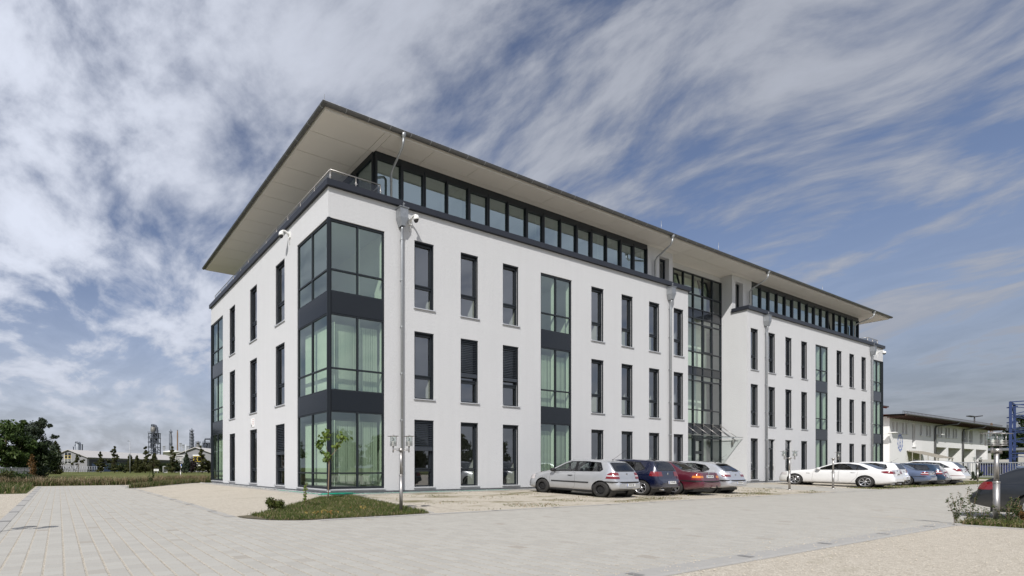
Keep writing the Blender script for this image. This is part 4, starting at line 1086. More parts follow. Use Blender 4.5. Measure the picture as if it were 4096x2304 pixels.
    if 'plate' in c:
        pz, ptxt = c['plate']; xa, xb = xtail(pz + .055), xtail(pz - .055); px_ = max(xa, xb) + c.get('platex', .0)
        pe = MB(); pe.box(-.006, .012, -.26, .26, -.055, .055); pe.mi = 1; pe.box(.0121, .0135, -.255, -.215, -.05, .05)
        po = pe.build('number_plate', [CM['plate'], CM['blue']], root); po.location = (px_, 0, pz)
        po.rotation_euler = (0, math.atan2(xb - xa, .11) * -.6 if xa != xb else 0, 0)
        tx = text_mesh('plate_text', ptxt, .105, CM['ink'], po); tx.matrix_parent_inverse = Matrix()
        tx.rotation_euler = (R(90), 0, R(90)); tx.location = (.0135, .02, 0); tx.scale = (.72, 1, 1)
    if 'badge' in c:
        bz = c['badge']; xb_ = xtail(bz); b_ = MB(); b_.lathe([(0, .012), (.035, .012), (.048, .008), (.05, 0)], (xb_ - .002, 0, bz), 20, 'x'); b_.mi = 1; b_.lathe([(.020, .0135), (.034, .0135)], (xb_ - .002, 0, bz), 20, 'x', False)
        b_.build('badge', [CM['chrome'], CM['trim']], root)
    if 'aerial' in c:
        ax, az, ln, an = c['aerial']; a_ = MB(); a_.lathe([(.03, 0), (.02, .03), (.008, .04)], (ax, 0, az), 8); a_.tube([(ax, 0, az + .02), (ax + ln * math.cos(R(an)), 0, az + .02 + ln * math.sin(R(an)))], [.006, .003], 6); a_.build('aerial', CM['trim'], root)
    if 'fin' in c:
        ax, az = c['fin']; a_ = MB(); a_.q((ax, -.03, az), (ax + .2, -.03, az), (ax + .19, 0, az + .07)); a_.q((ax, .03, az), (ax + .19, 0, az + .07), (ax + .2, .03, az)); a_.q((ax + .2, -.03, az), (ax + .2, .03, az), (ax + .19, 0, az + .07)); a_.build('aerial_fin', CM['trim'], root)
    if 'wiper' in c:
        x0, z0, x1, z1 = c['wiper']; a_ = MB(); a_.bar((x0, .02, z0), (x1, .42, z1), .03, .02); a_.lathe([(.03, 0), (.02, .04)], (x0, 0, z0 - .02), 8); a_.build('rear_wiper', CM['trim'], root)
    if 'spoiler' in c:
        x0, x1, z, ww, mt = c['spoiler']; a_ = MB(); a_.smooth = True; n_ = 9
        for i in range(n_):
            ya, yb_ = lin(-ww, ww, i / n_), lin(-ww, ww, (i + 1) / n_); cu = lambda y: -.05 * (y / ww) ** 2
            dx = lambda y: -.06 * (y / ww) ** 2
            a_.q((x0, ya, z + .025 + cu(ya)), (x1 + dx(ya), ya, z + .012 + cu(ya)), (x1 + dx(yb_), yb_, z + .012 + cu(yb_)), (x0, yb_, z + .025 + cu(yb_)))
            a_.q((x1 + dx(ya), ya, z + .012 + cu(ya)), (x1 + dx(ya), ya, z - .03 + cu(ya)), (x1 + dx(yb_), yb_, z - .03 + cu(yb_)), (x1 + dx(yb_), yb_, z + .012 + cu(yb_)))
            a_.q((x0, ya, z - .02 + cu(ya)), (x0, yb_, z - .02 + cu(yb_)), (x1 + dx(yb_), yb_, z - .03 + cu(yb_)), (x1 + dx(ya), ya, z - .03 + cu(ya)))
        a_.build('roof_spoiler', pm if mt == 'paint' else CM[mt], root)
    if 'exhaust' in c:
        for (ex_, ey, ez_) in c['exhaust']:
            a_ = MB(); a_.lathe([(.03, -.15), (.033, 0), (.027, 0), (.027, -.1)], (ex_, ey, ez_), 12, 'x'); a_.build('exhaust_pipe', CM['chrome'], root)
    for fn in c.get('extra', []): fn(root)
    # place: origin on the ground below the middle of the wheelbase, nose towards the heading
    Mx = Matrix.Translation(loc) @ Matrix.Rotation(-R(heading), 4, 'Z') @ Matrix.Rotation(R(pitch), 4, 'X') @ Matrix.Rotation(R(-90), 4, 'Z') @ Matrix.Translation((-(fo + wb / 2), 0, 0))
    root.matrix_world = Mx
    return root

def bumper_bar(x0, W_, z, h, d=.02, name='bumper_strip', mat='trim', wrap=.5):
    """dark strip that runs round the tail bumper"""
    def f(root):
        m_ = MB(); pts = [(x0 - wrap, -W_ - .012), (x0 - .2, -W_ - .004), (x0 - .07, -W_ * .90), (x0 - .004, -W_ * .62), (x0 + .02, 0), (x0 - .004, W_ * .62), (x0 - .07, W_ * .90), (x0 - .2, W_ + .004), (x0 - wrap, W_ + .012)]
        for i in range(len(pts) - 1):
            a, b = pts[i], pts[i + 1]; m_.q((*a, z - h/2), (*b, z - h/2), (*b, z + h/2), (*a, z + h/2))
            m_.q((*a, z + h/2), (*b, z + h/2), (b[0] - .03, b[1] * .97, z + h/2), (a[0] - .03, a[1] * .97, z + h/2))
        m_.build(name, CM[mat], root)
    return f

PLAN = lambda L: [(0, .70), (.10, .82), (.3, .93), (.7, .985), (1.2, 1), (L - 1.1, 1), (L - .6, .985), (L - .3, .95), (L - .12, .90), (L - .03, .84), (L, .78)]
# --- outlines, one dictionary for each body shape
polo = dict(L=3.90, W=1.65, wb=2.46, fo=.80, r=.298, rimr=.18, rimstyle='steel', paint=paint('silver_paint', (.50, .51, .53), .55, .30),
  top=[(0, .50), (.05, .62), (.16, .74), (.42, .83), (.80, .915), (1.06, .985), (1.45, 1.21), (1.80, 1.385), (2.10, 1.445), (2.55, 1.46), (3.05, 1.43), (3.33, 1.385), (3.42, 1.35), (3.60, 1.13), (3.70, .99), (3.76, .85), (3.80, .66), (3.86, .60), (3.90, .54)],
  belt=[(0, .44), (.2, .66), (.6, .80), (1.06, .895), (2.0, .925), (3.0, .96), (3.5, .985), (3.76, .80), (3.9, .5)],
  bot=[(0, .28), (.12, .20), (.5, .19), (1.2, .20), (2.6, .20), (3.3, .21), (3.65, .27), (3.9, .36)], plan=PLAN(3.9), flare=.0,
  dlo=[(1.12, .93), (3.22, .985), (3.30, 1.06), (3.16, 1.335), (2.6, 1.375), (1.98, 1.365), (1.70, 1.26)],
  sideglass=[bevel([(1.26, .95), (2.19, .972), (2.19, 1.345), (1.98, 1.345), (1.72, 1.245)], .04), bevel([(2.30, .975), (3.18, 1.003), (3.25, 1.07), (3.13, 1.315), (2.6, 1.352), (2.30, 1.352)], .07)],
  ws=((.95, 2.0), (.97, .70), (1.375, .55)), rw=((3.3, 3.78), (.99, .62), (1.33, .55)), rg='glassd',
  tail=[dict(box=[(3.35, None, 'x'), (.50, None, 'y'), (.72, .96, 'z')], poly=[([(3.44, .72), (3.95, .72), (3.95, .985), (3.60, .96), (3.50, .90)], 'xz')], bands=[('red', None, .81), ('lensw', None, .85), ('red', None, None)])],
  head=[dict(box=[(None, .42, 'x'), (.42, None, 'y'), (.58, .78, 'z')], bands=[('lensw', None, None)])],
  doors=[[(1.10, .36), (1.14, .27), (2.14, .26), (2.24, .36), (2.24, .925), (1.18, .895)]], hblack=True, mblack=True, mirror=(1.30, 1.0),
  strips=[(1.22, 2.80, .545, .05)], cab=(1.05, 3.45, .93), shelf=3.05, plate=(.50, 'EI·DU 200'), platex=.012, badge=.90, aerial=(3.22, 1.42, .62, 38), wiper=(3.66, 1.01, 3.67, 1.0),
  extra=[bumper_bar(3.895, .80, .60, .045)])
polob = dict(polo, W=1.68, L=3.97, paint=paint('deep_blue_paint', (.003, .006, .028), .15, .26), rimstyle='double5', rimr=.205, r=.305, sg='glassd', rg='glassd',
  top=[(0, .50), (.05, .64), (.16, .78), (.42, .87), (.80, .935), (1.06, 1.0), (1.45, 1.22), (1.80, 1.40), (2.10, 1.465), (2.55, 1.483), (3.15, 1.455), (3.48, 1.42), (3.56, 1.385), (3.72, 1.15), (3.79, 1.02), (3.83, .85), (3.86, .69), (3.93, .62), (3.97, .54)],
  belt=[(0, .44), (.2, .68), (.6, .83), (1.06, .93), (2.0, .955), (3.0, 1.0), (3.6, 1.03), (3.83, .80), (3.97, .5)], bot=[(0, .28), (.12, .20), (.5, .19), (1.2, .20), (2.6, .20), (3.3, .21), (3.7, .27), (3.97, .36)], plan=PLAN(3.97),
  dlo=[(1.12, .955), (3.25, 1.02), (3.38, 1.10), (3.12, 1.36), (2.6, 1.395), (1.98, 1.385), (1.70, 1.28)],
  sideglass=[bevel([(1.26, .975), (2.10, .99), (2.10, 1.365), (1.98, 1.365), (1.72, 1.265)], .04), bevel([(2.2, .99), (2.92, 1.015), (2.92, 1.35), (2.6, 1.372), (2.2, 1.375)], .03), bevel([(2.97, 1.018), (3.23, 1.04), (3.31, 1.10), (3.10, 1.33), (2.97, 1.347)], .03)],
  rw=((3.4, 3.86), (1.02, .62), (1.37, .55)), tail=[dict(box=[(3.5, None, 'x'), (.42, None, 'y'), (.80, .985, 'z')], poly=[([(3.55, .82), (3.62, .80), (4.0, .80), (4.0, .985), (3.58, .985)], 'xz')], bands=[('red', None, None)])],
  doors=[[(1.10, .36), (1.14, .27), (2.08, .26), (2.14, .36), (2.14, .96), (1.18, .93)], [(2.16, .34), (2.2, .26), (2.62, .26), (2.86, .60), (2.94, .99), (2.16, .96)]], hblack=False, mblack=False, strips=[], plate=(.555, 'CF·CW 422'), platex=.015, badge=.90, aerial=None, fin=(3.18, 1.452), wiper=(3.76, 1.04, 3.77, 1.03), exhaust=[(3.90, -.42, .27)], extra=[])
polob.pop('aerial')
merc = dict(L=4.49, W=1.72, wb=2.69, fo=.80, r=.312, rimr=.205, rimstyle='five', paint=paint('maroon_paint', (.105, .012, .026), .3, .30),
  top=[(0, .50), (.05, .66), (.14, .77), (.5, .86), (1.1, .93), (1.38, .97), (1.75, 1.19), (2.10, 1.37), (2.42, 1.415), (2.85, 1.415), (3.15, 1.375), (3.45, 1.20), (3.72, 1.03), (3.90, .985), (4.20, .975), (4.32, .95), (4.37, .80), (4.39, .66), (4.45, .60), (4.49, .54)],
  belt=[(0, .44), (.15, .68), (.6, .80), (1.38, .90), (2.4, .925), (3.3, .93), (3.8, .925), (4.25, .90), (4.38, .7), (4.49, .5)],
  bot=[(0, .28), (.12, .19), (.6, .18), (3.6, .19), (4.0, .22), (4.3, .29), (4.49, .36)], plan=[(0, .74), (.10, .84), (.3, .93), (.7, .985), (1.2, 1), (3.4, 1), (3.9, .98), (4.2, .955), (4.36, .92), (4.45, .86), (4.49, .80)], ghmax=.46, tumble=.67,
  dlo=[(1.48, .935), (3.42, .955), (3.50, 1.0), (3.08, 1.30), (2.80, 1.345), (2.32, 1.345), (2.05, 1.26)],
  sideglass=[bevel([(1.62, .955), (2.36, .965), (2.36, 1.325), (2.32, 1.325), (2.07, 1.245)], .03), bevel([(2.44, .965), (3.08, .972), (3.08, 1.275), (2.80, 1.325), (2.44, 1.325)], .03), bevel([(3.13, .973), (3.38, .977), (3.40, 1.0), (3.13, 1.235)], .02)],
  ws=((1.28, 2.3), (.965, .72), (1.35, .54)), rw=((3.0, 3.85), (1.02, .66), (1.355, .53)), rg='glass',
  tail=[dict(box=[(3.98, None, 'x'), (.50, None, 'y'), (.655, .925, 'z')], poly=[([(4.10, .655), (4.6, .655), (4.6, .93), (4.22, .93), (4.14, .84)], 'xz')], bands=[('red', None, .735), ('amber', None, .82), ('red', None, None)])],
  head=[dict(box=[(None, .35, 'x'), (.42, None, 'y'), (.58, .76, 'z')], bands=[('lensw', None, None)])],
  doors=[[(1.42, .34), (1.46, .27), (2.34, .27), (2.40, .36), (2.40, .93), (1.50, .905)], [(2.42, .34), (2.46, .27), (2.86, .27), (3.12, .62), (3.14, .94), (2.42, .93)]], mirror=(1.62, .99),
  cab=(1.35, 3.60, .95), shelf=3.30, rseat=3.28, plate=(.79, 'PAF·KS 300'), platex=.006, badge=.915, aerial=(3.72, 1.0, .55, 66), extra=[bumper_bar(4.485, .84, .60, .05, wrap=.95), ])
def towbar(root):
    a_ = MB(); a_.tube([(4.36, .12, .30), (4.52, .12, .30), (4.58, .12, .34), (4.58, .12, .39)], .02, 8); a_.lathe([(0, .03), (.026, .015), (.026, -.015), (0, -.03)], (4.58, .12, .41), 10); a_.build('tow_hook', CM['trim'], root)
merc['extra'].append(towbar)
leon = dict(polo, L=4.18, W=1.74, wb=2.51, fo=.86, r=.31, rimr=.20, rimstyle='seven', paint=paint('bright_silver_paint', (.56, .57, .60), .55, .26),
  top=[(0, .48), (.05, .60), (.16, .72), (.42, .82), (.9, .91), (1.18, .97), (1.6, 1.21), (1.95, 1.37), (2.25, 1.425), (2.7, 1.435), (3.1, 1.40), (3.4, 1.335), (3.52, 1.29), (3.78, 1.10), (3.93, .985), (4.02, .86), (4.06, .68), (4.13, .62), (4.18, .54)],
  belt=[(0, .42), (.2, .64), (.6, .79), (1.18, .89), (2.2, .935), (3.1, .965), (3.7, .975), (4.0, .80), (4.18, .5)], bot=[(0, .27), (.12, .19), (.5, .18), (1.2, .19), (2.8, .19), (3.5, .2), (3.9, .26), (4.18, .35)], plan=PLAN(4.18),
  dlo=[(1.26, .93), (3.22, .975), (3.38, 1.02), (3.40, 1.09), (3.2, 1.26), (2.75, 1.345), (2.12, 1.345), (1.85, 1.25)],
  sideglass=[bevel([(1.42, .95), (2.28, .965), (2.28, 1.33), (2.12, 1.325), (1.86, 1.235)], .04), bevel([(2.36, .97), (3.2, .993), (3.34, 1.03), (3.35, 1.08), (3.17, 1.24), (2.75, 1.325), (2.36, 1.33)], .08)],
  ws=((1.1, 2.15), (.97, .72), (1.36, .54)), rw=((3.35, 4.0), (1.0, .60), (1.285, .53)), rg='glassd',
  tail=[dict(box=[(3.78, None, 'x'), (.44, None, 'y'), (.76, .94, 'z')], poly=[([(3.86, .80), (3.92, .76), (4.3, .76), (4.3, .94), (3.95, .94), (3.88, .90)], 'xz')], bands=[('red', None, .85), ('lensw', None, None)])],
  doors=[[(1.24, .34), (1.28, .26), (2.28, .26), (2.34, .36), (2.34, .94), (1.30, .90)], [(2.36, .34), (2.4, .26), (2.74, .26), (2.98, .6), (3.02, .96), (2.36, .94)]], hblack=False, mblack=False, mirror=(1.44, .99), strips=[],
  cab=(1.15, 3.7, .94), shelf=3.25, plate=(.50, 'ND·TA 344'), platex=.012, badge=.84, aerial=(3.28, 1.37, .55, 40), wiper=(3.92, 1.01, 3.93, 1.0), spoiler=(3.40, 3.60, 1.315, .52, 'trim'), extra=[bumper_bar(4.175, .845, .60, .045)])
bmw = dict(L=4.90, W=1.86, wb=2.97, fo=.83, r=.335, rimr=.235, rimstyle='seven', paint=paint('pearl_white_paint', (.72, .72, .72), .0, .30),
  top=[(0, .50), (.05, .66), (.16, .78), (.6, .89), (1.2, .96), (1.55, 1.0), (2.0, 1.22), (2.4, 1.40), (2.75, 1.455), (3.2, 1.455), (3.6, 1.39), (3.95, 1.24), (4.22, 1.10), (4.40, 1.06), (4.68, 1.06), (4.76, 1.02), (4.80, .86), (4.82, .70), (4.86, .64), (4.90, .56)],
  belt=[(0, .44), (.15, .66), (.6, .82), (1.55, .94), (2.5, .965), (3.5, .99), (4.2, .99), (4.65, .96), (4.8, .75), (4.9, .5)],
  bot=[(0, .26), (.12, .17), (.6, .16), (3.9, .17), (4.4, .20), (4.7, .28), (4.9, .36)], plan=[(0, .72), (.10, .82), (.3, .92), (.7, .985), (1.2, 1), (3.9, 1), (4.3, .975), (4.6, .945), (4.77, .90), (4.86, .84), (4.9, .78)], ghmax=.46, tumble=.66,
  dlo=[(1.66, .975), (3.72, 1.01), (3.86, 1.03), (3.90, 1.075), (3.50, 1.31), (3.1, 1.385), (2.66, 1.38), (2.32, 1.28)],
  sideglass=[bevel([(1.84, .995), (2.66, 1.005), (2.66, 1.362), (2.34, 1.265)], .03), bevel([(2.76, 1.008), (3.42, 1.018), (3.42, 1.32), (3.1, 1.362), (2.76, 1.362)], .03), bevel([(3.47, 1.02), (3.80, 1.035), (3.83, 1.07), (3.47, 1.30)], .05)],
  ws=((1.45, 2.6), (1.0, .75), (1.39, .55)), rw=((3.4, 4.35), (1.095, .66), (1.385, .54)), rg='glassd', sg='glassd',
  tail=[dict(box=[(4.30, None, 'x'), (.40, None, 'y'), (.80, .99, 'z')], poly=[([(4.36, .93), (4.50, .86), (5.0, .80), (5.0, .965), (4.55, .985), (4.42, .965)], 'xz')], bands=[('red', None, None)])],
  head=[dict(box=[(None, .42, 'x'), (.36, None, 'y'), (.62, .77, 'z')], bands=[('lensw', None, None)])],
  doors=[[(1.60, .36), (1.64, .26), (2.66, .26), (2.72, .36), (2.72, .97), (1.66, .945)], [(2.74, .34), (2.78, .26), (3.22, .26), (3.46, .6), (3.52, 1.0), (2.74, .97)]], mirror=(1.86, 1.05),
  cab=(1.55, 4.0, 1.0), shelf=3.75, rseat=3.6, plate=(.80, 'IN·BK 520'), platex=.008, badge=.99, exhaust=[(4.82, -.55, .27), (4.82, .55, .27)],
  patches=[('diffuser', [(-.62, .20), (.62, .20), (.52, .40), (-.52, .40)], 'yz', 'trim', 'rear'), ('side_vent', [(1.34, .745), (1.50, .74), (1.50, .765), (1.34, .77)], 'xz', 'trim', 'side')])
yaris = dict(polo, L=3.79, W=1.70, wb=2.46, fo=.74, r=.30, rimr=.19, rimstyle='five', paint=bmw['paint'],
  top=[(0, .5), (.05, .66), (.16, .80), (.42, .92), (.75, 1.0), (.92, 1.05), (1.35, 1.28), (1.7, 1.45), (2.0, 1.515), (2.5, 1.53), (3.0, 1.50), (3.3, 1.45), (3.38, 1.41), (3.52, 1.18), (3.60, 1.04), (3.65, .85), (3.68, .70), (3.75, .64), (3.79, .56)],
  belt=[(0, .44), (.2, .72), (.6, .88), (.95, .96), (2.0, .98), (3.0, 1.03), (3.45, 1.06), (3.65, .82), (3.79, .5)], bot=[(0, .28), (.12, .20), (.5, .19), (1.2, .20), (2.6, .20), (3.2, .21), (3.55, .27), (3.79, .38)], plan=PLAN(3.79),
  dlo=[(1.05, .99), (3.02, 1.05), (3.14, 1.12), (3.06, 1.34), (2.6, 1.44), (1.9, 1.44), (1.62, 1.33)],
  sideglass=[bevel([(1.2, 1.01), (2.02, 1.03), (2.02, 1.42), (1.9, 1.42), (1.64, 1.315)], .04), bevel([(2.1, 1.03), (2.68, 1.05), (2.68, 1.405), (2.6, 1.42), (2.1, 1.42)], .03), bevel([(2.72, 1.055), (2.98, 1.075), (3.07, 1.13), (3.02, 1.32), (2.72, 1.395)], .07)],
  ws=((.85, 1.9), (1.03, .70), (1.44, .55)), rw=((3.2, 3.68), (1.05, .60), (1.39, .54)),
  tail=[dict(box=[(3.3, None, 'x'), (.48, None, 'y'), (.78, 1.03, 'z')], poly=[([(3.36, .92), (3.5, .80), (4.0, .78), (4.0, .98), (3.55, 1.03), (3.40, 1.02)], 'xz')], bands=[('red', None, None)])],
  doors=[[(1.02, .36), (1.06, .27), (2.0, .26), (2.06, .36), (2.06, .985), (1.10, .965)], [(2.08, .34), (2.1, .26), (2.5, .26), (2.74, .6), (2.8, 1.02), (2.08, .985)]], hblack=False, mblack=False, strips=[], mirror=(1.24, 1.06), cab=(.95, 3.4, .99), shelf=3.0, rseat=2.98, plate=(.52, 'EI·YA 87'), badge=.90, aerial=(3.1, 1.49, .4, 40), wiper=(3.56, 1.06, 3.57, 1.05), extra=[])
bm3 = dict(merc, L=4.47, W=1.74, wb=2.725, fo=.76, r=.316, rimr=.215, rimstyle='seven', paint=paint('steel_blue_paint', (.13, .17, .27), .45, .28), plate=(.78, 'IN·HB 318'), aerial=None, badge=.92, extra=[bumper_bar(4.465, .85, .60, .03, mat='trim', wrap=.9)],
  tail=[dict(box=[(3.90, None, 'x'), (.46, None, 'y'), (.69, .90, 'z')], poly=[([(4.08, .74), (4.16, .69), (4.6, .69), (4.6, .90), (4.16, .89)], 'xz')], bands=[('red', None, .77), ('lensw', None, .81), ('red', None, None)])])
bm3.pop('aerial')
estate = dict(yaris, L=4.32, W=1.72, wb=2.51, fo=.86, r=.31, rimr=.2, paint=paint('petrol_blue_paint', (.010, .035, .075), .4, .28), sg='glassd', rg='glassd',
  top=[(0, .48), (.05, .60), (.16, .74), (.5, .85), (1.0, .93), (1.2, .97), (1.62, 1.2), (1.97, 1.38), (2.3, 1.44), (2.8, 1.455), (3.4, 1.43), (3.72, 1.39), (3.80, 1.36), (3.98, 1.13), (4.08, 1.0), (4.16, .85), (4.19, .70), (4.26, .63), (4.32, .54)],
  belt=[(0, .42), (.2, .66), (.6, .81), (1.2, .91), (2.2, .94), (3.2, .97), (3.9, .99), (4.17, .80), (4.32, .5)], bot=[(0, .27), (.12, .19), (.5, .18), (3.0, .19), (3.7, .21), (4.05, .27), (4.32, .36)], plan=PLAN(4.32),
  dlo=[(1.28, .945), (3.5, .99), (3.68, 1.05), (3.5, 1.32), (2.8, 1.365), (2.14, 1.36), (1.88, 1.26)],
  sideglass=[bevel([(1.44, .965), (2.3, .98), (2.3, 1.34), (2.14, 1.34), (1.9, 1.245)], .04), bevel([(2.38, .98), (2.98, 1.0), (2.98, 1.33), (2.8, 1.345), (2.38, 1.345)], .03), bevel([(3.03, 1.0), (3.48, 1.01), (3.62, 1.06), (3.47, 1.30), (3.03, 1.33)], .05)],
  ws=((1.1, 2.2), (.97, .72), (1.37, .54)), rw=((3.65, 4.18), (1.0, .62), (1.345, .55)),
  tail=[dict(box=[(3.8, None, 'x'), (.50, None, 'y'), (.74, .98, 'z')], poly=[([(3.95, .74), (4.5, .74), (4.5, .98), (3.92, .98)], 'xz')], bands=[('red', None, .83), ('lensw', None, .89), ('red', None, None)])],
  doors=[[(1.26, .34), (1.3, .26), (2.3, .26), (2.36, .36), (2.36, .945), (1.32, .92)], [(2.38, .34), (2.42, .26), (2.78, .26), (3.0, .6), (3.04, .97), (2.38, .945)]], mirror=(1.46, 1.0), cab=(1.2, 3.95, .95), shelf=3.4, rseat=3.28, plate=(.56, 'EI·MK 61'), badge=.92, wiper=(4.04, 1.02, 4.05, 1.01))
estate.pop('aerial')
suv = dict(estate, L=4.63, W=1.90, wb=2.81, fo=.86, r=.365, rimr=.25, rimstyle='five', paint=bmw['paint'], arch=.06,
  top=[(0, .62), (.05, .80), (.16, .93), (.5, 1.04), (1.1, 1.10), (1.35, 1.14), (1.8, 1.38), (2.2, 1.58), (2.5, 1.64), (3.0, 1.655), (3.6, 1.63), (3.95, 1.585), (4.05, 1.55), (4.28, 1.28), (4.38, 1.14), (4.45, .98), (4.49, .80), (4.57, .72), (4.63, .62)],
  belt=[(0, .54), (.2, .84), (.6, .99), (1.35, 1.08), (2.5, 1.10), (3.5, 1.13), (4.2, 1.15), (4.46, .92), (4.63, .58)], bot=[(0, .34), (.12, .26), (.5, .24), (3.4, .25), (4.0, .29), (4.4, .36), (4.63, .44)], plan=PLAN(4.63), ghmax=.46,
  dlo=[(1.48, 1.11), (3.9, 1.16), (4.0, 1.20), (3.55, 1.50), (3.0, 1.55), (2.4, 1.545), (2.1, 1.45)],
  sideglass=[bevel([(1.65, 1.13), (2.45, 1.14), (2.45, 1.525), (2.4, 1.525), (2.12, 1.43)], .04), bevel([(2.55, 1.14), (3.25, 1.155), (3.25, 1.51), (3.0, 1.53), (2.55, 1.53)], .03), bevel([(3.32, 1.157), (3.86, 1.175), (3.88, 1.20), (3.52, 1.47), (3.32, 1.495)], .03)],
  ws=((1.25, 2.4), (1.14, .78), (1.57, .60)), rw=((3.9, 4.47), (1.17, .66), (1.535, .58)), sg='glass',
  tail=[dict(box=[(4.05, None, 'x'), (.42, None, 'y'), (.93, 1.12, 'z')], poly=[([(4.10, 1.09), (4.30, .93), (4.9, .93), (4.9, 1.10), (4.15, 1.12)], 'xz')], bands=[('red', None, None)])],
  head=[dict(box=[(None, .42, 'x'), (.42, None, 'y'), (.74, .92, 'z')], bands=[('lensw', None, None)])],
  doors=[[(1.42, .46), (1.46, .34), (2.45, .34), (2.5, .44), (2.5, 1.10), (1.5, 1.085)], [(2.52, .42), (2.56, .34), (2.98, .34), (3.26, .72), (3.3, 1.125), (2.52, 1.10)]], mirror=(1.7, 1.18), cab=(1.35, 4.2, 1.12), shelf=3.75, rseat=3.55, plate=(.92, 'ND·QU 5'), badge=1.04, wiper=(4.34, 1.17, 4.35, 1.16), exhaust=[(4.58, -.55, .40)],
  patches=[('reflector', [(3.98, .62), (4.60, .62), (4.60, .65), (3.98, .65)], 'xz', 'red', 'side')])
audi = dict(estate, L=4.93, W=1.86, wb=2.84, fo=1.0, r=.33, rimr=.225, paint=paint('graphite_paint', (.011, .014, .018), .4, .28), sg='glassd', rg='glassd',
  top=[(0, .48), (.05, .62), (.16, .76), (.6, .87), (1.2, .95), (1.5, 1.0), (1.95, 1.22), (2.35, 1.40), (2.7, 1.455), (3.2, 1.46), (3.8, 1.42), (4.1, 1.375), (4.2, 1.345), (4.50, 1.12), (4.64, 1.02), (4.74, .90), (4.78, .72), (4.87, .66), (4.93, .56)],
  belt=[(0, .42), (.2, .66), (.6, .82), (1.5, .93), (2.6, .95), (3.7, .98), (4.5, 1.0), (4.76, .82), (4.93, .5)], bot=[(0, .26), (.12, .18), (.6, .17), (3.8, .18), (4.3, .21), (4.7, .29), (4.93, .38)], plan=PLAN(4.93),
  dlo=[(1.62, .95), (3.95, 1.0), (4.08, 1.04), (3.72, 1.29), (3.2, 1.365), (2.6, 1.365), (2.26, 1.27)],
  sideglass=[bevel([(1.8, .97), (2.6, .985), (2.6, 1.345), (2.28, 1.255)], .04), bevel([(2.68, .985), (3.4, 1.0), (3.4, 1.32), (3.2, 1.345), (2.68, 1.345)], .03), bevel([(3.46, 1.0), (3.90, 1.015), (3.98, 1.045), (3.69, 1.27), (3.46, 1.31)], .05)],
  ws=((1.4, 2.6), (1.0, .75), (1.39, .56)), rw=((4.05, 4.76), (1.03, .64), (1.33, .56)),
  tail=[dict(box=[(4.42, None, 'x'), (.50, None, 'y'), (.76, .97, 'z')], poly=[([(4.50, .78), (4.56, .76), (5.1, .76), (5.1, .97), (4.52, .97)], 'xz')], bands=[('red', None, None)])],
  doors=[[(1.58, .34), (1.62, .26), (2.62, .26), (2.68, .36), (2.68, .955), (1.64, .94)], [(2.70, .34), (2.74, .26), (3.2, .26), (3.44, .6), (3.5, .98), (2.70, .955)]], mirror=(1.84, 1.02), cab=(1.5, 4.5, .96), shelf=3.9, rseat=3.65, plate=(.84, 'EI·A 64'), badge=.95, wiper=(4.6, 1.04, 4.61, 1.03), spoiler=(4.02, 4.26, 1.385, .56, 'paint'),
  patches=[('fuel_flap_line', [(3.88, .74), (4.10, .74), (4.10, .745), (3.88, .745)], 'xz', 'trim', 'side')])
def park(c, label, xc, yrear, head=0, pitch=None, group='cars parked nose to the office'):
    wb = c['wb']; yf = yrear + wb; zr, zf = zg(xc, yrear), zg(xc, yf)
    p_ = math.degrees(math.atan2(zf - zr, wb)) if pitch is None else pitch
    return car(c, label, (xc, yrear + wb / 2, (zr + zf) / 2 + .006), head, group, p_)
park(polo, 'silver three door hatchback with black steel wheels and black side strip', 10.22, -4.38)
park(polob, 'dark blue hatchback with silver alloy wheels beside the silver three door car', 13.02, -4.30)
park(merc, 'maroon saloon with amber and red tail lights between two hatchbacks', 15.16, -4.45)
park(leon, 'silver hatchback with black roof spoiler beside the maroon saloon', 17.75, -4.5)
park(bmw, 'long white saloon with dark tinted windows behind the two lamp posts', 33.7, -5.15)
park(yaris, 'small rounded white hatchback parked just beyond the white saloon', 39.0, -4.75)
park(bm3, 'steel blue saloon parked between white hatchback and dark blue car', 41.75, -4.85)
park(estate, 'dark petrol blue hatchback parked beside the white off-roader', 44.3, -5.0)
park(suv, 'tall white off-road estate with dark rear window near the fence', 46.75, -5.35)
car(audi, 'graphite grey estate car behind the lamp post at the right edge', (14.33, -14.49, zg(14.4, -14.6) + .03), 180)
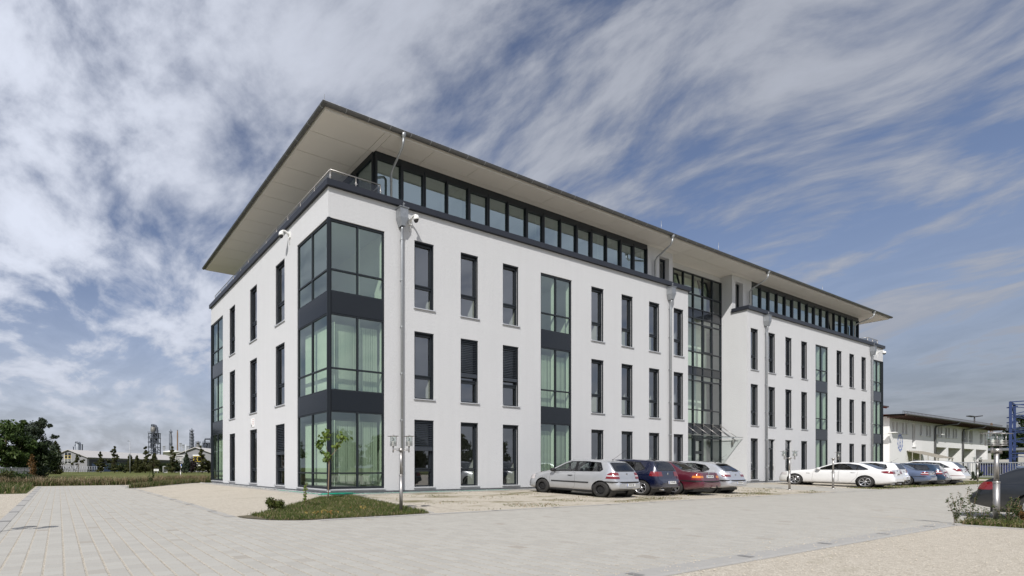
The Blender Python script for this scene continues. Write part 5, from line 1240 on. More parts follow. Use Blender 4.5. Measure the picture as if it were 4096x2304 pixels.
# ================================================================= lamp posts with twin lanterns
def lamp_post(loc, rz, label, arms=(-1, 1), H=2.05, group='stainless garden lamp posts'):
    t = thing('lamp_post', label, 'lamp post', loc, rz, group)
    m_ = MB(); m_.lathe([(.09, 0), (.085, .02), (.055, .035)], (0, 0, 0), 20); m_.tube([(0, 0, .02), (0, 0, .95)], .045, 20); m_.lathe([(.045, .95), (.05, .955), (.05, .985), (.033, .99)], (0, 0, 0), 20); m_.tube([(0, 0, .98), (0, 0, H - .42)], .033, 18)
    m_.lathe([(.036, H - .46), (.06, H - .455), (.06, H - .37), (.0, H - .365)], (0, 0, 0), 18); m_.build('pole', M['steel'], t)
    for s in arms:
        a = MB(); a.tube([(s * .05, 0, H - .39), (s * .21, 0, H - .39)], .009, 6); a.tube([(s * .05, 0, H - .43), (s * .21, 0, H - .43)], .009, 6); a.tube([(s * .21, 0, H - .48), (s * .21, 0, H - .31)], .018, 8); ao = a.build('arm', M['steel'], t)
        l = MB(); c = (s * .21, 0, 0)
        l.lathe([(0, H - .02), (.02, H - .02), (.03, H - .035), (.15, H - .05), (.15, H - .058), (0, H - .058)], c, 20)
        for k in range(4): l.lathe([(.072, H - .20 - k * .032), (.09, H - .20 - k * .032), (.09, H - .212 - k * .032), (.072, H - .212 - k * .032)], c, 16)
        for k in range(3): ang = k * 2.094; x, y = c[0] + .084 * math.cos(ang), .084 * math.sin(ang); l.tube([(x, y, H - .31), (x, y, H - .055)], .006, 5)
        l.lathe([(.0, H - .31), (.06, H - .31), (.06, H - .295), (0, H - .295)], c, 16); lo = l.build('lantern', M['steel'], ao)
        g_ = MB(); g_.lathe([(.07, H - .30), (.07, H - .06)], c, 18); g_.build('lantern_glass', M['glass_clear'], ao)
        b = MB(); b.lathe([(0, H - .10), (.028, H - .115), (.036, H - .15), (.024, H - .19), (.018, H - .27)], c, 12); b.build('bulb', M['white_plastic'], ao)
    return t
lamp_post((-1.06, -5.66, zg(-1, -5.7) + .01), R(-24), 'tall twin lantern lamp post in the grass island by the building corner')
lamp_post((24.95, -4.55, zg(25, -4.5)), R(-50), 'twin lantern lamp post in front of the white saloon bonnet')
lamp_post((29.4, -4.85, zg(29.4, -4.7)), R(-52), 'single lantern lamp post in front of the white saloon doors', (1,))
lamp_post((8.61, -13.18, zg(8.61, -13.18) - .05), R(-6), 'close lamp post rising from weeds beside the graphite estate car')
lamp_post((57.6, -4.9, zg(57.6, -5)), R(-30), 'small far lamp post standing by the metal fence')
lamp_post((.45, 26.6, 0), R(20), 'slim far lamp post on the lawn left of the office')
lamp_post((-11.15, -6.15, 0), R(-25), 'lamp post just outside the picture whose shadow falls on the paving')

# ================================================================= green garden hose
def hose():
    m_ = MB(); rs = random.Random(5); pts = []
    P = lambda x, y, h=.03: (x, y, zg(x, y) + h)
    pts = [P(9.5 - i * .4, -.26 + .05 * math.sin(i * 1.3)) for i in range(23)]
    for k in range(3):
        for a in range(12):
            t_ = a * math.pi / 6; pts.append(P(.15 + .75 * math.cos(t_) + rs.uniform(-.08, .08), -.42 + .18 * math.sin(t_) + rs.uniform(-.04, .04) - .03 * k, .04 + .02 * k))
    pts += [P(-.35, -.3), P(-.32, .2)] + [P(-.3 + .04 * math.sin(i), .6 + i * .5) for i in range(8)]
    m_.tube(pts, .014, 6)
    mt = simple('green_hose', (.01, .30, .19), .35, var=.1)
    tag(m_.build('garden_hose', mt), 'green garden hose coiled at the foot of the building corner', 'hose')
hose()

# ================================================================= vegetation
def leaf_mat(name, a, b, c, trans=.25):
    t = NT(name); p = t.pos(); n = t.noise(p, 1.3, 3, .6); n2 = t.noise(p, 9, 2, .5)
    f = t.math('ADD', t.math('MULTIPLY', n, .55), t.math('MULTIPLY', n2, .45))
    col = t.ramp(f, [(.34, a), (.5, b), (.66, c)])
    t.base(col, .55, 0, .3)
    tr = t.n('BsdfTranslucent'); t.l(col, tr.inputs[0]); mx = t.n('MixShader'); mx.inputs[0].default_value = trans
    t.l(t.b.outputs[0], mx.inputs[1]); t.l(tr.outputs[0], mx.inputs[2]); t.l(mx.outputs[0], t.out.inputs[0]); return t.mat
V = {
 'dark': leaf_mat('leaf_dark', (.012, .022, .008), (.024, .040, .012), (.048, .068, .018)),
 'oak': leaf_mat('leaf_mid_green', (.022, .042, .010), (.042, .075, .016), (.09, .115, .028)),
 'grey': leaf_mat('leaf_grey_green', (.028, .042, .024), (.046, .064, .038), (.075, .092, .055)),
 'olive': leaf_mat('leaf_olive', (.030, .036, .010), (.052, .058, .016), (.09, .085, .026)),
 'maple': leaf_mat('leaf_bright', (.075, .13, .022), (.13, .19, .035), (.22, .26, .07), .35),
 'rust': leaf_mat('leaf_rusty', (.07, .045, .015), (.15, .075, .022), (.20, .13, .045)),
 'purple': leaf_mat('leaf_purple', (.014, .010, .012), (.028, .018, .020), (.045, .03, .03)),
 'box': leaf_mat('leaf_boxwood', (.022, .035, .006), (.05, .068, .010), (.095, .105, .02)),
 'bark': simple('bark', (.10, .075, .05), .95, var=.3, scale=9, bump=.01),
 'stake': simple('young_bark', (.22, .155, .10), .85, var=.2, scale=14),
 'straw': leaf_mat('dry_straw', (.16, .115, .06), (.26, .20, .12), (.34, .28, .19), .2),
 'blade': leaf_mat('grass_blade', (.055, .090, .018), (.095, .125, .030), (.18, .17, .06), .35),
 'weed': leaf_mat('weed_leaf', (.030, .050, .014), (.055, .080, .022), (.10, .11, .04), .3),
}
def leaves(mb, c, rad, n, size, rs, shell=.55):
    """leaf-sized faces through an uneven ellipsoid"""
    c = Vector(c)
    for _ in range(n):
        while True:
            d = Vector((rs.uniform(-1, 1), rs.uniform(-1, 1), rs.uniform(-1, 1)))
            if .02 < d.length < 1: break
        d.normalize(); r_ = shell + (1 - shell) * rs.random() ** .7 if rs.random() < .8 else rs.random()
        r_ *= 1 + .13 * math.sin(d.x * 7 + c.x) * math.cos(d.z * 6 + c.y)
        p = c + Vector((d.x * rad[0], d.y * rad[1], d.z * rad[2])) * r_
        nrm = (d + Vector((rs.uniform(-1, 1), rs.uniform(-1, 1), rs.uniform(-.6, 1.2))) * .9).normalized()
        a = nrm.orthogonal().normalized(); b = nrm.cross(a); an = rs.uniform(0, 6.28); s_ = size * rs.uniform(.6, 1.35)
        u = (a * math.cos(an) + b * math.sin(an)) * s_; w = (b * math.cos(an) - a * math.sin(an)) * s_ * .55
        k = nrm * s_ * .18
        mb.q(p - u, p - u * .2 - w + k, p + u - k, p - u * .1 + w + k)
def limb(mb, p, q, r0, r1, rs, n=4):
    p = Vector(p); q = Vector(q); pts = []; L = (q - p).length
    for i in range(n + 1):
        t = i / n; pts.append(p.lerp(q, t) + Vector((rs.uniform(-1, 1), rs.uniform(-1, 1), 0)) * L * .05 * math.sin(math.pi * t))
    mb.tube(pts, [lin(r0, r1, i / n) for i in range(n + 1)], 7)
def tree(name, label, cat, loc, H, blobs, mat, seed, leaf=.22, dens=260, trunk=.14, group=None, clear=.25):
    """blobs: (dx, dy, z, rx, rz) of the leaf masses in metres"""
    rs = random.Random(seed); t = thing(name, label, cat, loc, 0, group)
    tm = MB(); top = H * .82
    limb(tm, (0, 0, -.05), (rs.uniform(-.1, .1), 0, top), trunk, trunk * .2, rs, 6)
    cm_ = MB()
    for (dx, dy, z, rx, rz) in blobs:
        z0 = max(clear * H, z - rz * 1.2 - .3); limb(tm, (0, 0, min(z0, top * .8)), (dx, dy, z), trunk * .4, trunk * .08, rs, 3)
        # each mass is broken into clumps so that gaps and dark hollows show
        k = max(5, int(rx * rz * 6)); k = min(k, 30)
        for j in range(k):
            d = Vector((rs.gauss(0, 1), rs.gauss(0, 1), rs.gauss(0, 1))).normalized() * rs.uniform(.35, .95)
            cr = rs.uniform(.28, .52)
            leaves(cm_, (dx + d.x * rx, dy + d.y * rx, z + d.z * rz), (rx * cr, rx * cr, rz * cr * .85), int(dens * 2 * rx * rz / k) + 6, leaf * 1.1, rs, .25)
    tm.build('trunk', V['bark'], t); cm_.build('crown', V[mat], t)
    return t
def conical(name, label, cat, loc, H, w, mat, seed, leaf=.2, n=900, group=None, low=.12):
    rs = random.Random(seed); t = thing(name, label, cat, loc, 0, group); tm = MB(); tm.tube([(0, 0, -.05), (0, 0, H * .5), (0, 0, H * .97)], [.09, .05, .012], 7)
    cm_ = MB(); levels = int(H * 2.6)
    for i in range(levels):
        t_ = i / (levels - 1); z = H * (low + (1 - low) * t_); r_ = w * (1 - t_) ** .6 * (1 - .5 * (1 - t_) ** 5) * rs.uniform(.45, 1.25) + .10
        for k in range(5):
            a = rs.uniform(0, 6.28); q = (r_ * .62 * math.cos(a), r_ * .62 * math.sin(a), z + rs.uniform(-.1, .12)); limb(tm, (0, 0, z - .15), q, .02, .006, rs, 2)
            leaves(cm_, q, (r_ * .45 + .08, r_ * .45 + .08, H / levels * 1.1), max(4, n // (levels * 5)), leaf, rs, .3)
    tm.build('trunk', V['bark'], t); cm_.build('crown', V[mat], t); return t
def shrub(name, label, cat, loc, rx, rz, mat, seed, n=700, leaf=.08, group=None, ry=None):
    rs = random.Random(seed); t = thing(name, label, cat, loc, 0, group); cm_ = MB(); ry = ry or rx
    for k in range(max(7, int(rx * 9))):
        d = Vector((rs.gauss(0, 1), rs.gauss(0, 1), abs(rs.gauss(0, .8)))).normalized() * rs.uniform(.2, .7)
        leaves(cm_, (d.x * rx, d.y * ry, rz * .4 + d.z * rz * .75), (rx * .42, ry * .42, rz * .42), n // max(7, int(rx * 9)), leaf, rs, .3)
    st = MB()
    for k in range(5): limb(st, (0, 0, -.02), (rs.uniform(-.5, .5) * rx, rs.uniform(-.5, .5) * ry, rz * .9), .02 * max(1, rx), .006, rs, 3)
    st.build('stem', V['bark'], t); cm_.build('foliage', V[mat], t); return t
def gp(x, D): p = at(x, PY, D); return (p.x, p.y, 0)
def zpix(y, D): return CH + (PY - y) * D / F

# young maple in the corner island
def maple():
    rs = random.Random(11); x0, y0 = -1.16, -2.0; t = thing('young_maple', 'spindly young maple with sparse drooping leaves at the building corner', 'tree', (x0, y0, zg(x0, y0)))
    tm = MB(); tm.tube([(0, 0, -.05), (.01, 0, .5), (.03, .0, .9), (.035, .0, 1.27)], [.022, .019, .017, .014], 8)
    br = [((.03, 0, 1.2), (-.12, .03, 2.2)), ((.03, 0, 1.25), (.40, -.17, 2.08)), ((.02, 0, 1.22), (-.26, .06, 1.85)), ((.2, -.08, 1.65), (.28, -.11, 1.82))]
    clumps = [(-.09, .02, 2.24, .13, 17), (-.12, .02, 2.08, .12, 14), (.49, -.21, 2.06, .13, 18), (.38, -.17, 2.14, .10, 10), (.27, -.11, 1.82, .10, 12), (-.27, .06, 1.93, .12, 14), (-.31, .08, 1.78, .08, 7), (-.18, .05, 1.62, .08, 8), (.0, .0, 1.50, .10, 14), (.0, .02, 1.38, .10, 10)]
    for p, q in br: limb(tm, p, q, .012, .004, rs, 4)
    tm.build('trunk', V['stake'], t); cm_ = MB()
    for (cx, cy, cz, r_, n) in clumps:
        for _ in range(int(n * 1.3)):
            d = Vector((rs.gauss(0, 1), rs.gauss(0, 1), rs.gauss(0, .8))) * r_ * .6; p = Vector((cx, cy, cz)) + d
            a = rs.uniform(0, 6.28); u = Vector((math.cos(a) * .6, math.sin(a) * .6, -.8)).normalized(); w = u.cross(Vector((rs.uniform(-.4, .4), rs.uniform(-.4, .4), 1))).normalized(); s_ = rs.uniform(.055, .09); nn = u.cross(w)
            # five-lobed hanging leaf
            o = [(0, 0), (-.9, .45), (-.55, .75), (-.75, 1.35), (-.2, 1.2), (0, 1.9), (.2, 1.2), (.75, 1.35), (.55, .75), (.9, .45)]
            cm_.q(*[p + w * a_ * s_ + u * b_ * s_ + nn * (abs(a_) * -.35 * s_) for a_, b_ in o])
    cm_.build('foliage', V['maple'], t)
maple()
shrub('boxwood_shrub', 'low round boxwood shrub at the left tip of the grass island', 'shrub', (-3.85, -3.85, zg(-3.85, -3.85) + .01), .33, .34, 'box', 21, 1500, .028)

def blades(name, label, cat, area, n, h, mats, seed, wid=.006, lean=.5, kind='stuff', keep=None, clump=0):
    rs = random.Random(seed); m_ = MB(); cl = []
    for i in range(n):
        if clump and (i % clump or not cl) == False: x, y = cl[-1][0] + rs.gauss(0, .07), cl[-1][1] + rs.gauss(0, .07)
        else:
            x, y = area(rs); cl.append((x, y))
        if keep and not keep(x, y): continue
        z = zg(x, y) + .0; hh = h * rs.uniform(.35, 1.25); a = rs.uniform(0, 6.28); b = rs.uniform(0, 6.28); ln = lean * hh * rs.random(); w = wid * rs.uniform(.7, 1.6)
        dx, dy = math.cos(a) * w, math.sin(a) * w; lx, ly = math.cos(b) * ln, math.sin(b) * ln
        m_.mi = rs.choices(range(len(mats)), [q for _, q in mats])[0]
        p0, p1 = (x - dx, y - dy, z), (x + dx, y + dy, z); p2, p3 = (x + dx * .8 + lx * .35, y + dy * .8 + ly * .35, z + hh * .6), (x - dx * .8 + lx * .35, y - dy * .8 + ly * .35, z + hh * .6)
        m_.q(p0, p1, p2, p3); m_.q(p3, p2, (x + lx, y + ly, z + hh * .95))
    o = m_.build(name, [V[k] for k, _ in mats]); tag(o, label, cat, None, kind); return o
def in_poly(pg, x, y):
    r_ = False; n = len(pg)
    for i in range(n):
        (x1, y1), (x2, y2) = pg[i], pg[i-1]
        if (y1 > y) != (y2 > y) and x < (x2 - x1) * (y - y1) / (y2 - y1) + x1: r_ = not r_
    return r_
blades('island_grass', 'uneven grass and weeds covering the corner island', 'grass', lambda r_: (r_.uniform(-4.9, .6), r_.uniform(-6.2, -.7)), 60000, .10, [('blade', 70), ('straw', 16), ('weed', 14)], 31, .0055, .8, keep=lambda x, y: in_poly(isl, x + .03 * math.sin(y * 40), y), clump=9)
blades('bed_grass', 'ragged grass in the bed below the close lamp post', 'grass', lambda r_: (r_.uniform(7.5, 12.4), r_.uniform(-14.4, -12.9)), 22000, .15, [('blade', 66), ('straw', 22), ('weed', 12)], 32, .006, .9, clump=8)
# dry grass and weeds along the far edge of the yard
blades('verge_straw', 'tall dry straw and weeds along the far edge of the paving', 'grass', lambda r_: (r_.uniform(-22, 2.5), 19.4 + abs(r_.gauss(0, 1.1))), 15000, .38, [('straw', 26), ('blade', 48), ('weed', 26)], 33, .014, .7, clump=14)
blades('straw_tufts', 'pale dry grass tufts standing out of the far verge', 'grass', lambda r_: (r_.uniform(-13, 1), 19.5 + r_.random() * .8), 4200, .62, [('straw', 88), ('weed', 12)], 38, .012, .9, clump=70)
blades('margin_grass', 'wild grass and weeds left of the paved lane', 'grass', lambda r_: (r_.uniform(-26, -10.6), r_.uniform(9.6, 19.4)), 14000, .34, [('straw', 18), ('blade', 44), ('weed', 38)], 39, .016, .8, clump=24)
blades('weed_tufts', 'weeds on the narrow strip between the gravel and the lawn', 'grass', lambda r_: (lambda t: (-5.3 + 4.6 * t + r_.gauss(0, .18), 12.7 + 4.4 * t + abs(r_.gauss(0, .5)) * min(1, t + .15)))(r_.random()), 9000, .30, [('straw', 28), ('blade', 36), ('weed', 36)], 34, .010, .8, clump=10)
blades('meadow_grass', 'rough meadow grass beside the far end of the office', 'grass', lambda r_: (r_.uniform(-2.5, 9), r_.uniform(19.6, 25)), 7000, .55, [('straw', 34), ('blade', 50), ('weed', 16)], 35, .014, .7, clump=12)
blades('parking_weeds', 'thin grass growing through the gravel parking bays', 'grass', lambda r_: (r_.uniform(.9, 25), r_.choice((r_.gauss(-2.2, .5), r_.gauss(-4.6, .8), r_.gauss(-5.6, .3)))), 12000, .05, [('blade', 55), ('straw', 45)], 36, .006, 1.2, keep=lambda x, y: -6.1 < y < -.8 and math.sin(x * 1.7 + y * 2.1) + math.sin(x * .9 - y * 3) > .35, clump=22)
blades('far_bay_grass', 'short grass along the far parking bays', 'grass', lambda r_: (r_.uniform(31, 56), r_.uniform(-6.1, -4.9)), 6000, .06, [('blade', 75), ('straw', 25)], 37, .009, 1.2, clump=20)
def weed_plant(loc, h, seed, label, mat='weed', n=46, name='weed_plant', leaf=.05, spread=.12, group=None):
    rs = random.Random(seed); t = thing(name, label, 'weed', loc, 0, group); st = MB(); lf = MB()
    for k in range(6):
        tip = Vector((rs.uniform(-1, 1) * spread * 2.2, rs.uniform(-1, 1) * spread * 2.2, h * rs.uniform(.55, 1))); limb(st, (rs.uniform(-.03, .03), rs.uniform(-.03, .03), -.02), tip, .004, .0015, rs, 4)
        for j in range(n // 6):
            f_ = rs.uniform(.2, 1); p = tip * f_; leaves(lf, p, (.05, .05, .03), 2, leaf, rs, .1)
    st.build('stem', V['stake'], t); lf.build('foliage', V[mat], t); return t
weed_plant((-2.6, -3.15, zg(-2.6, -3.1)), .85, 51, 'tall yellow green weed stalk beside the boxwood shrub', 'maple', 60, leaf=.035, spread=.03)
for i, (x, y, h, lab) in enumerate(((8.2, -12.75, .75, 'leafy tall weed leaning over the paving left of the close lamp'), (8.9, -12.8, .9, 'tallest leafy weed just behind the close lamp post'), (8.35, -13.35, .55, 'low bushy weed at the foot of the close lamp post'), (9.9, -13.1, .7, 'thin weed between the lamp post and the graphite car'), (10.8, -13.2, .65, 'weed clump beside the graphite car wheel'), (7.9, -13.1, .4, 'small weed at the left tip of the planting bed'))):
    weed_plant((x, y, zg(x, y)), h, 60 + i, lab, 'weed', 150, leaf=.018, spread=.085)
for i, (x, y, h, lab) in enumerate(((10.3, -13.3, .5, 'rusty dry dock stalks nearest the close lamp post'), (11.3, -13.2, .55, 'rusty dry dock stalks nearest the graphite car'))):
    weed_plant((x, y, zg(x, y)), h, 70 + i, lab, 'rust', 90, leaf=.03, spread=.05)
weed_plant((-4.2, 13.9, .05), .95, 75, 'lone green sapling weed on the strip behind the gravel', 'weed', 70, leaf=.07, spread=.1)
# fallen leaves in the island
lf = MB(); rs = random.Random(8)
for i in range(44):
    x, y = (rs.gauss(-3.1, .28), rs.gauss(-5.35, .18)) if i < 32 else (rs.gauss(-1.75, .2), rs.gauss(-4.9, .16)); leaves(lf, (x, y, zg(x, y) + .08), (.03, .03, .02), 1, .045, rs)
tag(lf.build('fallen_leaves', leaf_mat('autumn_leaf', (.26, .10, .04), (.38, .26, .07), (.42, .34, .12))), 'yellow and orange fallen leaves lying in the island grass', 'leaves', None, 'stuff')

# ---------------------------------------------------------------- trees on the left
tree('broadleaf_tree', 'big dark green broadleaf tree cut by the left edge', 'tree', gp(20, 46), 6.3, [(0, 0, 4.0, 2.2, 1.7), (-1.6, .5, 5.0, 1.6, 1.2), (1.5, -.3, 3.3, 1.5, 1.4), (-2.4, 0, 2.8, 1.8, 1.6), (.6, -1, 2.2, 1.6, 1.3), (.9, .3, 5.3, .8, .7)], 'oak', 101, .17, 230, .2)
tree('broadleaf_tree', 'second dark broadleaf tree behind the rusty dying sapling', 'tree', gp(105, 54), 5.6, [(0, 0, 3.4, 1.8, 1.5), (-1.2, 0, 2.4, 1.6, 1.4), (1.3, .2, 2.6, 1.5, 1.4), (0, -.5, 1.5, 2.0, 1.2)], 'dark', 102, .18, 240, .2)
tree('willow_tree', 'tall grey green willow rising above the dark left trees', 'tree', gp(135, 66), 9.0, [(0, 0, 6.0, 1.9, 1.7), (-1.3, .3, 5.6, 1.6, 1.5), (1.0, -.2, 7.2, 1.2, 1.2), (1.9, 0, 4.4, 1.3, 1.0), (2.7, 0, 5.3, .7, .5), (.4, 0, 3.6, 1.8, 1.3), (1.6, .2, 3.0, 1.5, 1.3), (.5, 0, 7.5, .7, .7)], 'grey', 103, .15, 250, .2)
tree('broadleaf_tree', 'dark shady tree filling the gap under the willow', 'tree', gp(165, 60), 4.5, [(0, 0, 2.6, 1.7, 1.5), (1.2, 0, 1.8, 1.4, 1.4), (-1.2, 0, 1.6, 1.6, 1.3)], 'dark', 104, .18, 240, .2)
conical('young_lime_tree', 'dense pointed lime tree right of the dark tree group', 'tree', gp(222, 88), 5.6, 1.7, 'olive', 105, .2, 2600, low=.05)
conical('dying_sapling', 'small rusty brown dying sapling before the dark trees', 'sapling', gp(128, 40), 1.95, .42, 'rust', 106, .07, 700)
shrub('dark_shrub', 'dark bush right of the rusty sapling', 'shrub', gp(165, 48), 1.6, 1.2, 'dark', 107, 1200, .13)
shrub('green_shrub', 'bright green bush in front of the grey container', 'shrub', gp(45, 35), 1.4, .9, 'oak', 108, 1200, .1)
shrub('low_shrub', 'low olive bush at the far left edge', 'shrub', gp(5, 33), 1.2, .9, 'olive', 109, 1000, .1)
shrub('low_shrub', 'low shaded bush left of the rusty sapling', 'shrub', gp(90, 39), 1.3, .75, 'dark', 110, 1000, .1)
# wire cage container behind the bushes
t = thing('grey_container', 'grey gridded container half hidden under the left trees', 'container', gp(48, 44), R(10)); m_ = MB(); m_.box(-1.6, 1.5, 0, 1.2, .15, 1.15); m_.build('box', simple('grey_tarpaulin', (.16, .16, .17), .7, var=.3, scale=2), t)
m_ = MB()
for k in range(12): x = -1.6 + k * .28; m_.box(x, x + .03, -.03, -.005, .1, 1.2)
for k in range(5): z = .2 + k * .24; m_.box(-1.6, 1.5, -.034, -.031, z, z + .03)
m_.build('cage', M['zinc'], t)
# row of young street trees before the sheds
row = ((312, 112, 4.7, 'maple', 'young round maple before the gable of the left shed'), (403, 108, 4.9, 'c', 'thin young lime beside the blue garage front'), (458, 110, 6.3, 'c', 'tall pointed lime left of the street lamp'), (520, 112, 3.9, 'c', 'yellowing young lime at the street lamp foot'), (548, 112, 3.6, 'c', 'short olive lime between two taller limes'), (582, 108, 6.1, 'c', 'tall pointed lime below the steel process tower'), (616, 114, 4.2, 'c', 'bushy lime above the white notice board'), (688, 108, 6.2, 'c', 'full lime tree right of the white gate'), (745, 104, 4.0, 'c', 'light green young tree before the right shed gable'), (808, 102, 6.0, 'c', 'dark full lime nearest the office left end'))
for i, (x, D, h, k, lab) in enumerate(row):
    if k == 'maple': tree('street_tree', lab, 'tree', gp(x, D), h, [(0, 0, 2.9, 1.0, .9), (-.8, 0, 2.2, .7, .45), (.9, 0, 2.6, .7, .5), (.1, 0, 3.9, .5, .7)], 'olive', 120 + i, .15, 240, .09, 'young trees along the shed fence')
    elif h > 4.5:
        rq = random.Random(900 + i); bl = []
        for j in range(7):
            t_ = j / 6; z = h * (.16 + .74 * t_); r_ = (1.25 * (1 - t_) ** .7 + .28) * h / 6.2 * rq.uniform(.8, 1.15); bl.append((rq.uniform(-.45, .45) * (1 - t_ * .6), rq.uniform(-.3, .3), z, r_, h * .085))
        bl.append((rq.choice((-1, 1)) * 1.2 * h / 6, 0, h * .42, .55, .45))
        tree('street_tree', lab, 'tree', gp(x, D), h, bl, 'olive', 120 + i, .2, 210, .1, 'young trees along the shed fence', .1)
    else: conical('street_tree', lab, 'tree', gp(x, D), h, {520: .9, 548: .9, 403: .9, 745: 1.0}.get(x, 1.65), 'olive' if x not in (745,) else 'grey', 120 + i, .2, 2200, 'young trees along the shed fence', .16)
for i, (x, D, rx, rz, mt, lab) in enumerate(((500, 118, 5.5, 2.3, 'dark', 'long dark hedge behind the street lamp'), (560, 118, 4.5, 2.0, 'olive', 'olive hedge behind the lime row'), (610, 118, 4.5, 2.6, 'olive', 'hedge behind the white notice board'), (655, 119, 3.5, 2.4, 'dark', 'dark hedge behind the white gate'), (735, 112, 4.0, 2.0, 'dark', 'dark hedge below the right shed gable'), (765, 108, 2.3, 3.0, 'purple', 'purple leaved bush before the right shed'), (835, 104, 3.0, 2.2, 'olive', 'green bush beside the office left end'), (700, 112, 2.4, 2.4, 'dark', 'dark bush under the full lime tree'))):
    shrub('hedge_bush', lab, 'hedge', gp(x, D), rx, rz, mt, 140 + i, 1500, .22, 'hedges before the sheds', 1.6)

# loose stones strewn from the gravel on to the edges of the paving
ls = MB(); rs = random.Random(19)
for i in range(2600):
    k = i % 4
    if k == 0: x, y = -5.3 - abs(rs.gauss(0, .25)), rs.uniform(-4.5, 12)
    elif k == 1: x, y = rs.uniform(-3.5, 24), -6.2 - abs(rs.gauss(0, .3))
    elif k == 2: x, y = rs.uniform(-5, 8), -12.82 + rs.gauss(0, .35)
    else: x, y = rs.uniform(-3, 12), rs.uniform(-16, -12.9)
    r_ = rs.uniform(.005, .012); z = zg(x, y) + .012; b0 = len(ls.v); a0 = rs.uniform(0, 6)
    for (px_, py_, pz_) in ((1, 0, 0), (0, 1, 0), (-1, 0, 0), (0, -1, 0), (.1, .1, .8)): ls.v.append((x + r_ * (px_ * math.cos(a0) - py_ * math.sin(a0)) * 1.4, y + r_ * (px_ * math.sin(a0) + py_ * math.cos(a0)), z + pz_ * r_))
    for (a, b) in ((0, 1), (1, 2), (2, 3), (3, 0)): ls.f.append((b0 + a, b0 + b, b0 + 4)); ls.m.append(0); ls.sm.append(False)
tag(ls.build('loose_stones', simple('loose_limestone', (.46, .41, .33), .9, var=.4, scale=40)), 'loose gravel stones scattered along the paving edges', 'stones', None, 'stuff')
# ================================================================= far left: sheds, fence, street furniture, refinery
BG = {
 'shed': simple('grey_shed_wall', (.24, .24, .25), .85, var=.06, scale=.4), 'shedroof': simple('pale_shed_roof', (.46, .44, .42), .7, var=.08, scale=.5),
 'sheddark': simple('dark_shed_front', (.05, .05, .055), .7, var=.15, scale=.6), 'yellow': simple('yellow_frame', (.55, .40, .03), .5), 'white': simple('white_frame', (.70, .70, .68), .5),
 'darkglass': simple('dark_pane', (.02, .022, .025), .12), 'bluedoor': simple('blue_gate', (.10, .14, .24), .6, var=.2, scale=1),
 'steel': simple('plant_steel_hazed', (.075, .085, .11), .6, .2, var=.3, scale=.25), 'vessel': simple('plant_vessel', (.17, .165, .155), .55, .2, var=.25, scale=.2), 'rust': simple('rusty_stack', (.20, .125, .075), .75, var=.25, scale=.15),  # plant steel is tinted bluish grey to stand in for distance haze
 'stackgrey': simple('stack_grey', (.16, .17, .19), .6, var=.25, scale=.15), 'tank': simple('white_tank', (.60, .60, .58), .5, var=.05), 'silo': simple('silo_grey', (.22, .24, .27), .4, .3, var=.12, scale=.3), 'graffiti': simple('spray_paint', (.035, .035, .04), .8),
 'fence': simple('galvanised_fence', (.36, .37, .39), .5, .4, var=.12), 'fenced': simple('dark_fence_mesh', (.05, .055, .055), .7, var=.2), 'signblue': simple('sign_blue', (.03, .10, .38), .5), 'bluesteel': simple('blue_steel', (.022, .042, .13), .45, var=.2, scale=1),
 'bluebox': simple('navy_cabin', (.012, .018, .09), .5, var=.15), 'concrete': simple('pale_concrete', (.40, .39, .37), .85, var=.1), 'doorgrey': simple('garage_door', (.24, .245, .26), .55, var=.04, scale=3), 'eave': simple('brown_eave', (.07, .035, .025), .8, var=.2), 'tile': simple('red_roof_tile', (.22, .06, .04), .85, var=.25, scale=3),
 'winwhite': simple('white_window_frame', (.66, .66, .66), .5), 'bluepaint': simple('blue_wall_paint', (.20, .26, .50), .85, var=.1), 'canopy': simple('plastic_canopy', (.32, .30, .26), .5, var=.15, scale=3)}
def frame_at(x, D, rz=0):
    """origin on the ground at a bearing, local x to the right of the view, y away"""
    p = at(x, PY, D); return (p.x, p.y, 0), -TH + rz
def W2(px, D): return px * D / F
# --- left shed: gable end towards us, long roof running off to the right
p0 = at(275, PY, 138); p1 = at(660, PY, 195); ax = Vector((p1.x - p0.x, p1.y - p0.y, 0)); LS = ax.length; rz = math.atan2(ax.y, ax.x)
t = thing('long_shed', 'long grey shed with pale roof and yellow gable window', 'shed', (p0.x, p0.y, 0), rz)
hw, he, hr = 5.9, 4.2, 6.4
m_ = MB(); m_.q((0, -hw, 0), (0, hw, 0), (0, hw, he), (0, 0, hr - .1), (0, -hw, he)); m_.q((0, -hw, 0), (LS, -hw, 0), (LS, -hw, he), (0, -hw, he)); m_.q((0, hw, 0), (LS, hw, 0), (LS, hw, he), (0, hw, he)); m_.q((LS, -hw, 0), (LS, hw, 0), (LS, hw, he), (LS, 0, hr - .1), (LS, -hw, he)); m_.build('wall', BG['shed'], t)
m_ = MB()
for s in (-1, 1):
    a, b = (-.5, 0, hr), (LS + .5, 0, hr); c, d = (LS + .5, s * (hw + .5), he - .05), (-.5, s * (hw + .5), he - .05); m_.q(a, b, c, d); m_.q(*[(v[0], v[1], v[2] - .14) for v in (a, b, c, d)]); m_.q(d, c, (c[0], c[1], c[2] - .14), (d[0], d[1], d[2] - .14)); m_.q(a, d, (d[0], d[1], d[2] - .14), (a[0], a[1], a[2] - .14))
m_.build('roof', BG['shedroof'], t)
m_ = MB(); m_.box(1.0, LS - 1, -hw - .06, -hw - .01, .1, he - .6); m_.build('dark_front', BG['sheddark'], t)
for i in range(9):
    m_ = MB(); x = 2.0 + i * 5.5; m_.box(x, x + 3.6, -hw - .12, -hw - .065, 0, 2.4); m_.build('gate', BG['bluedoor'], t)
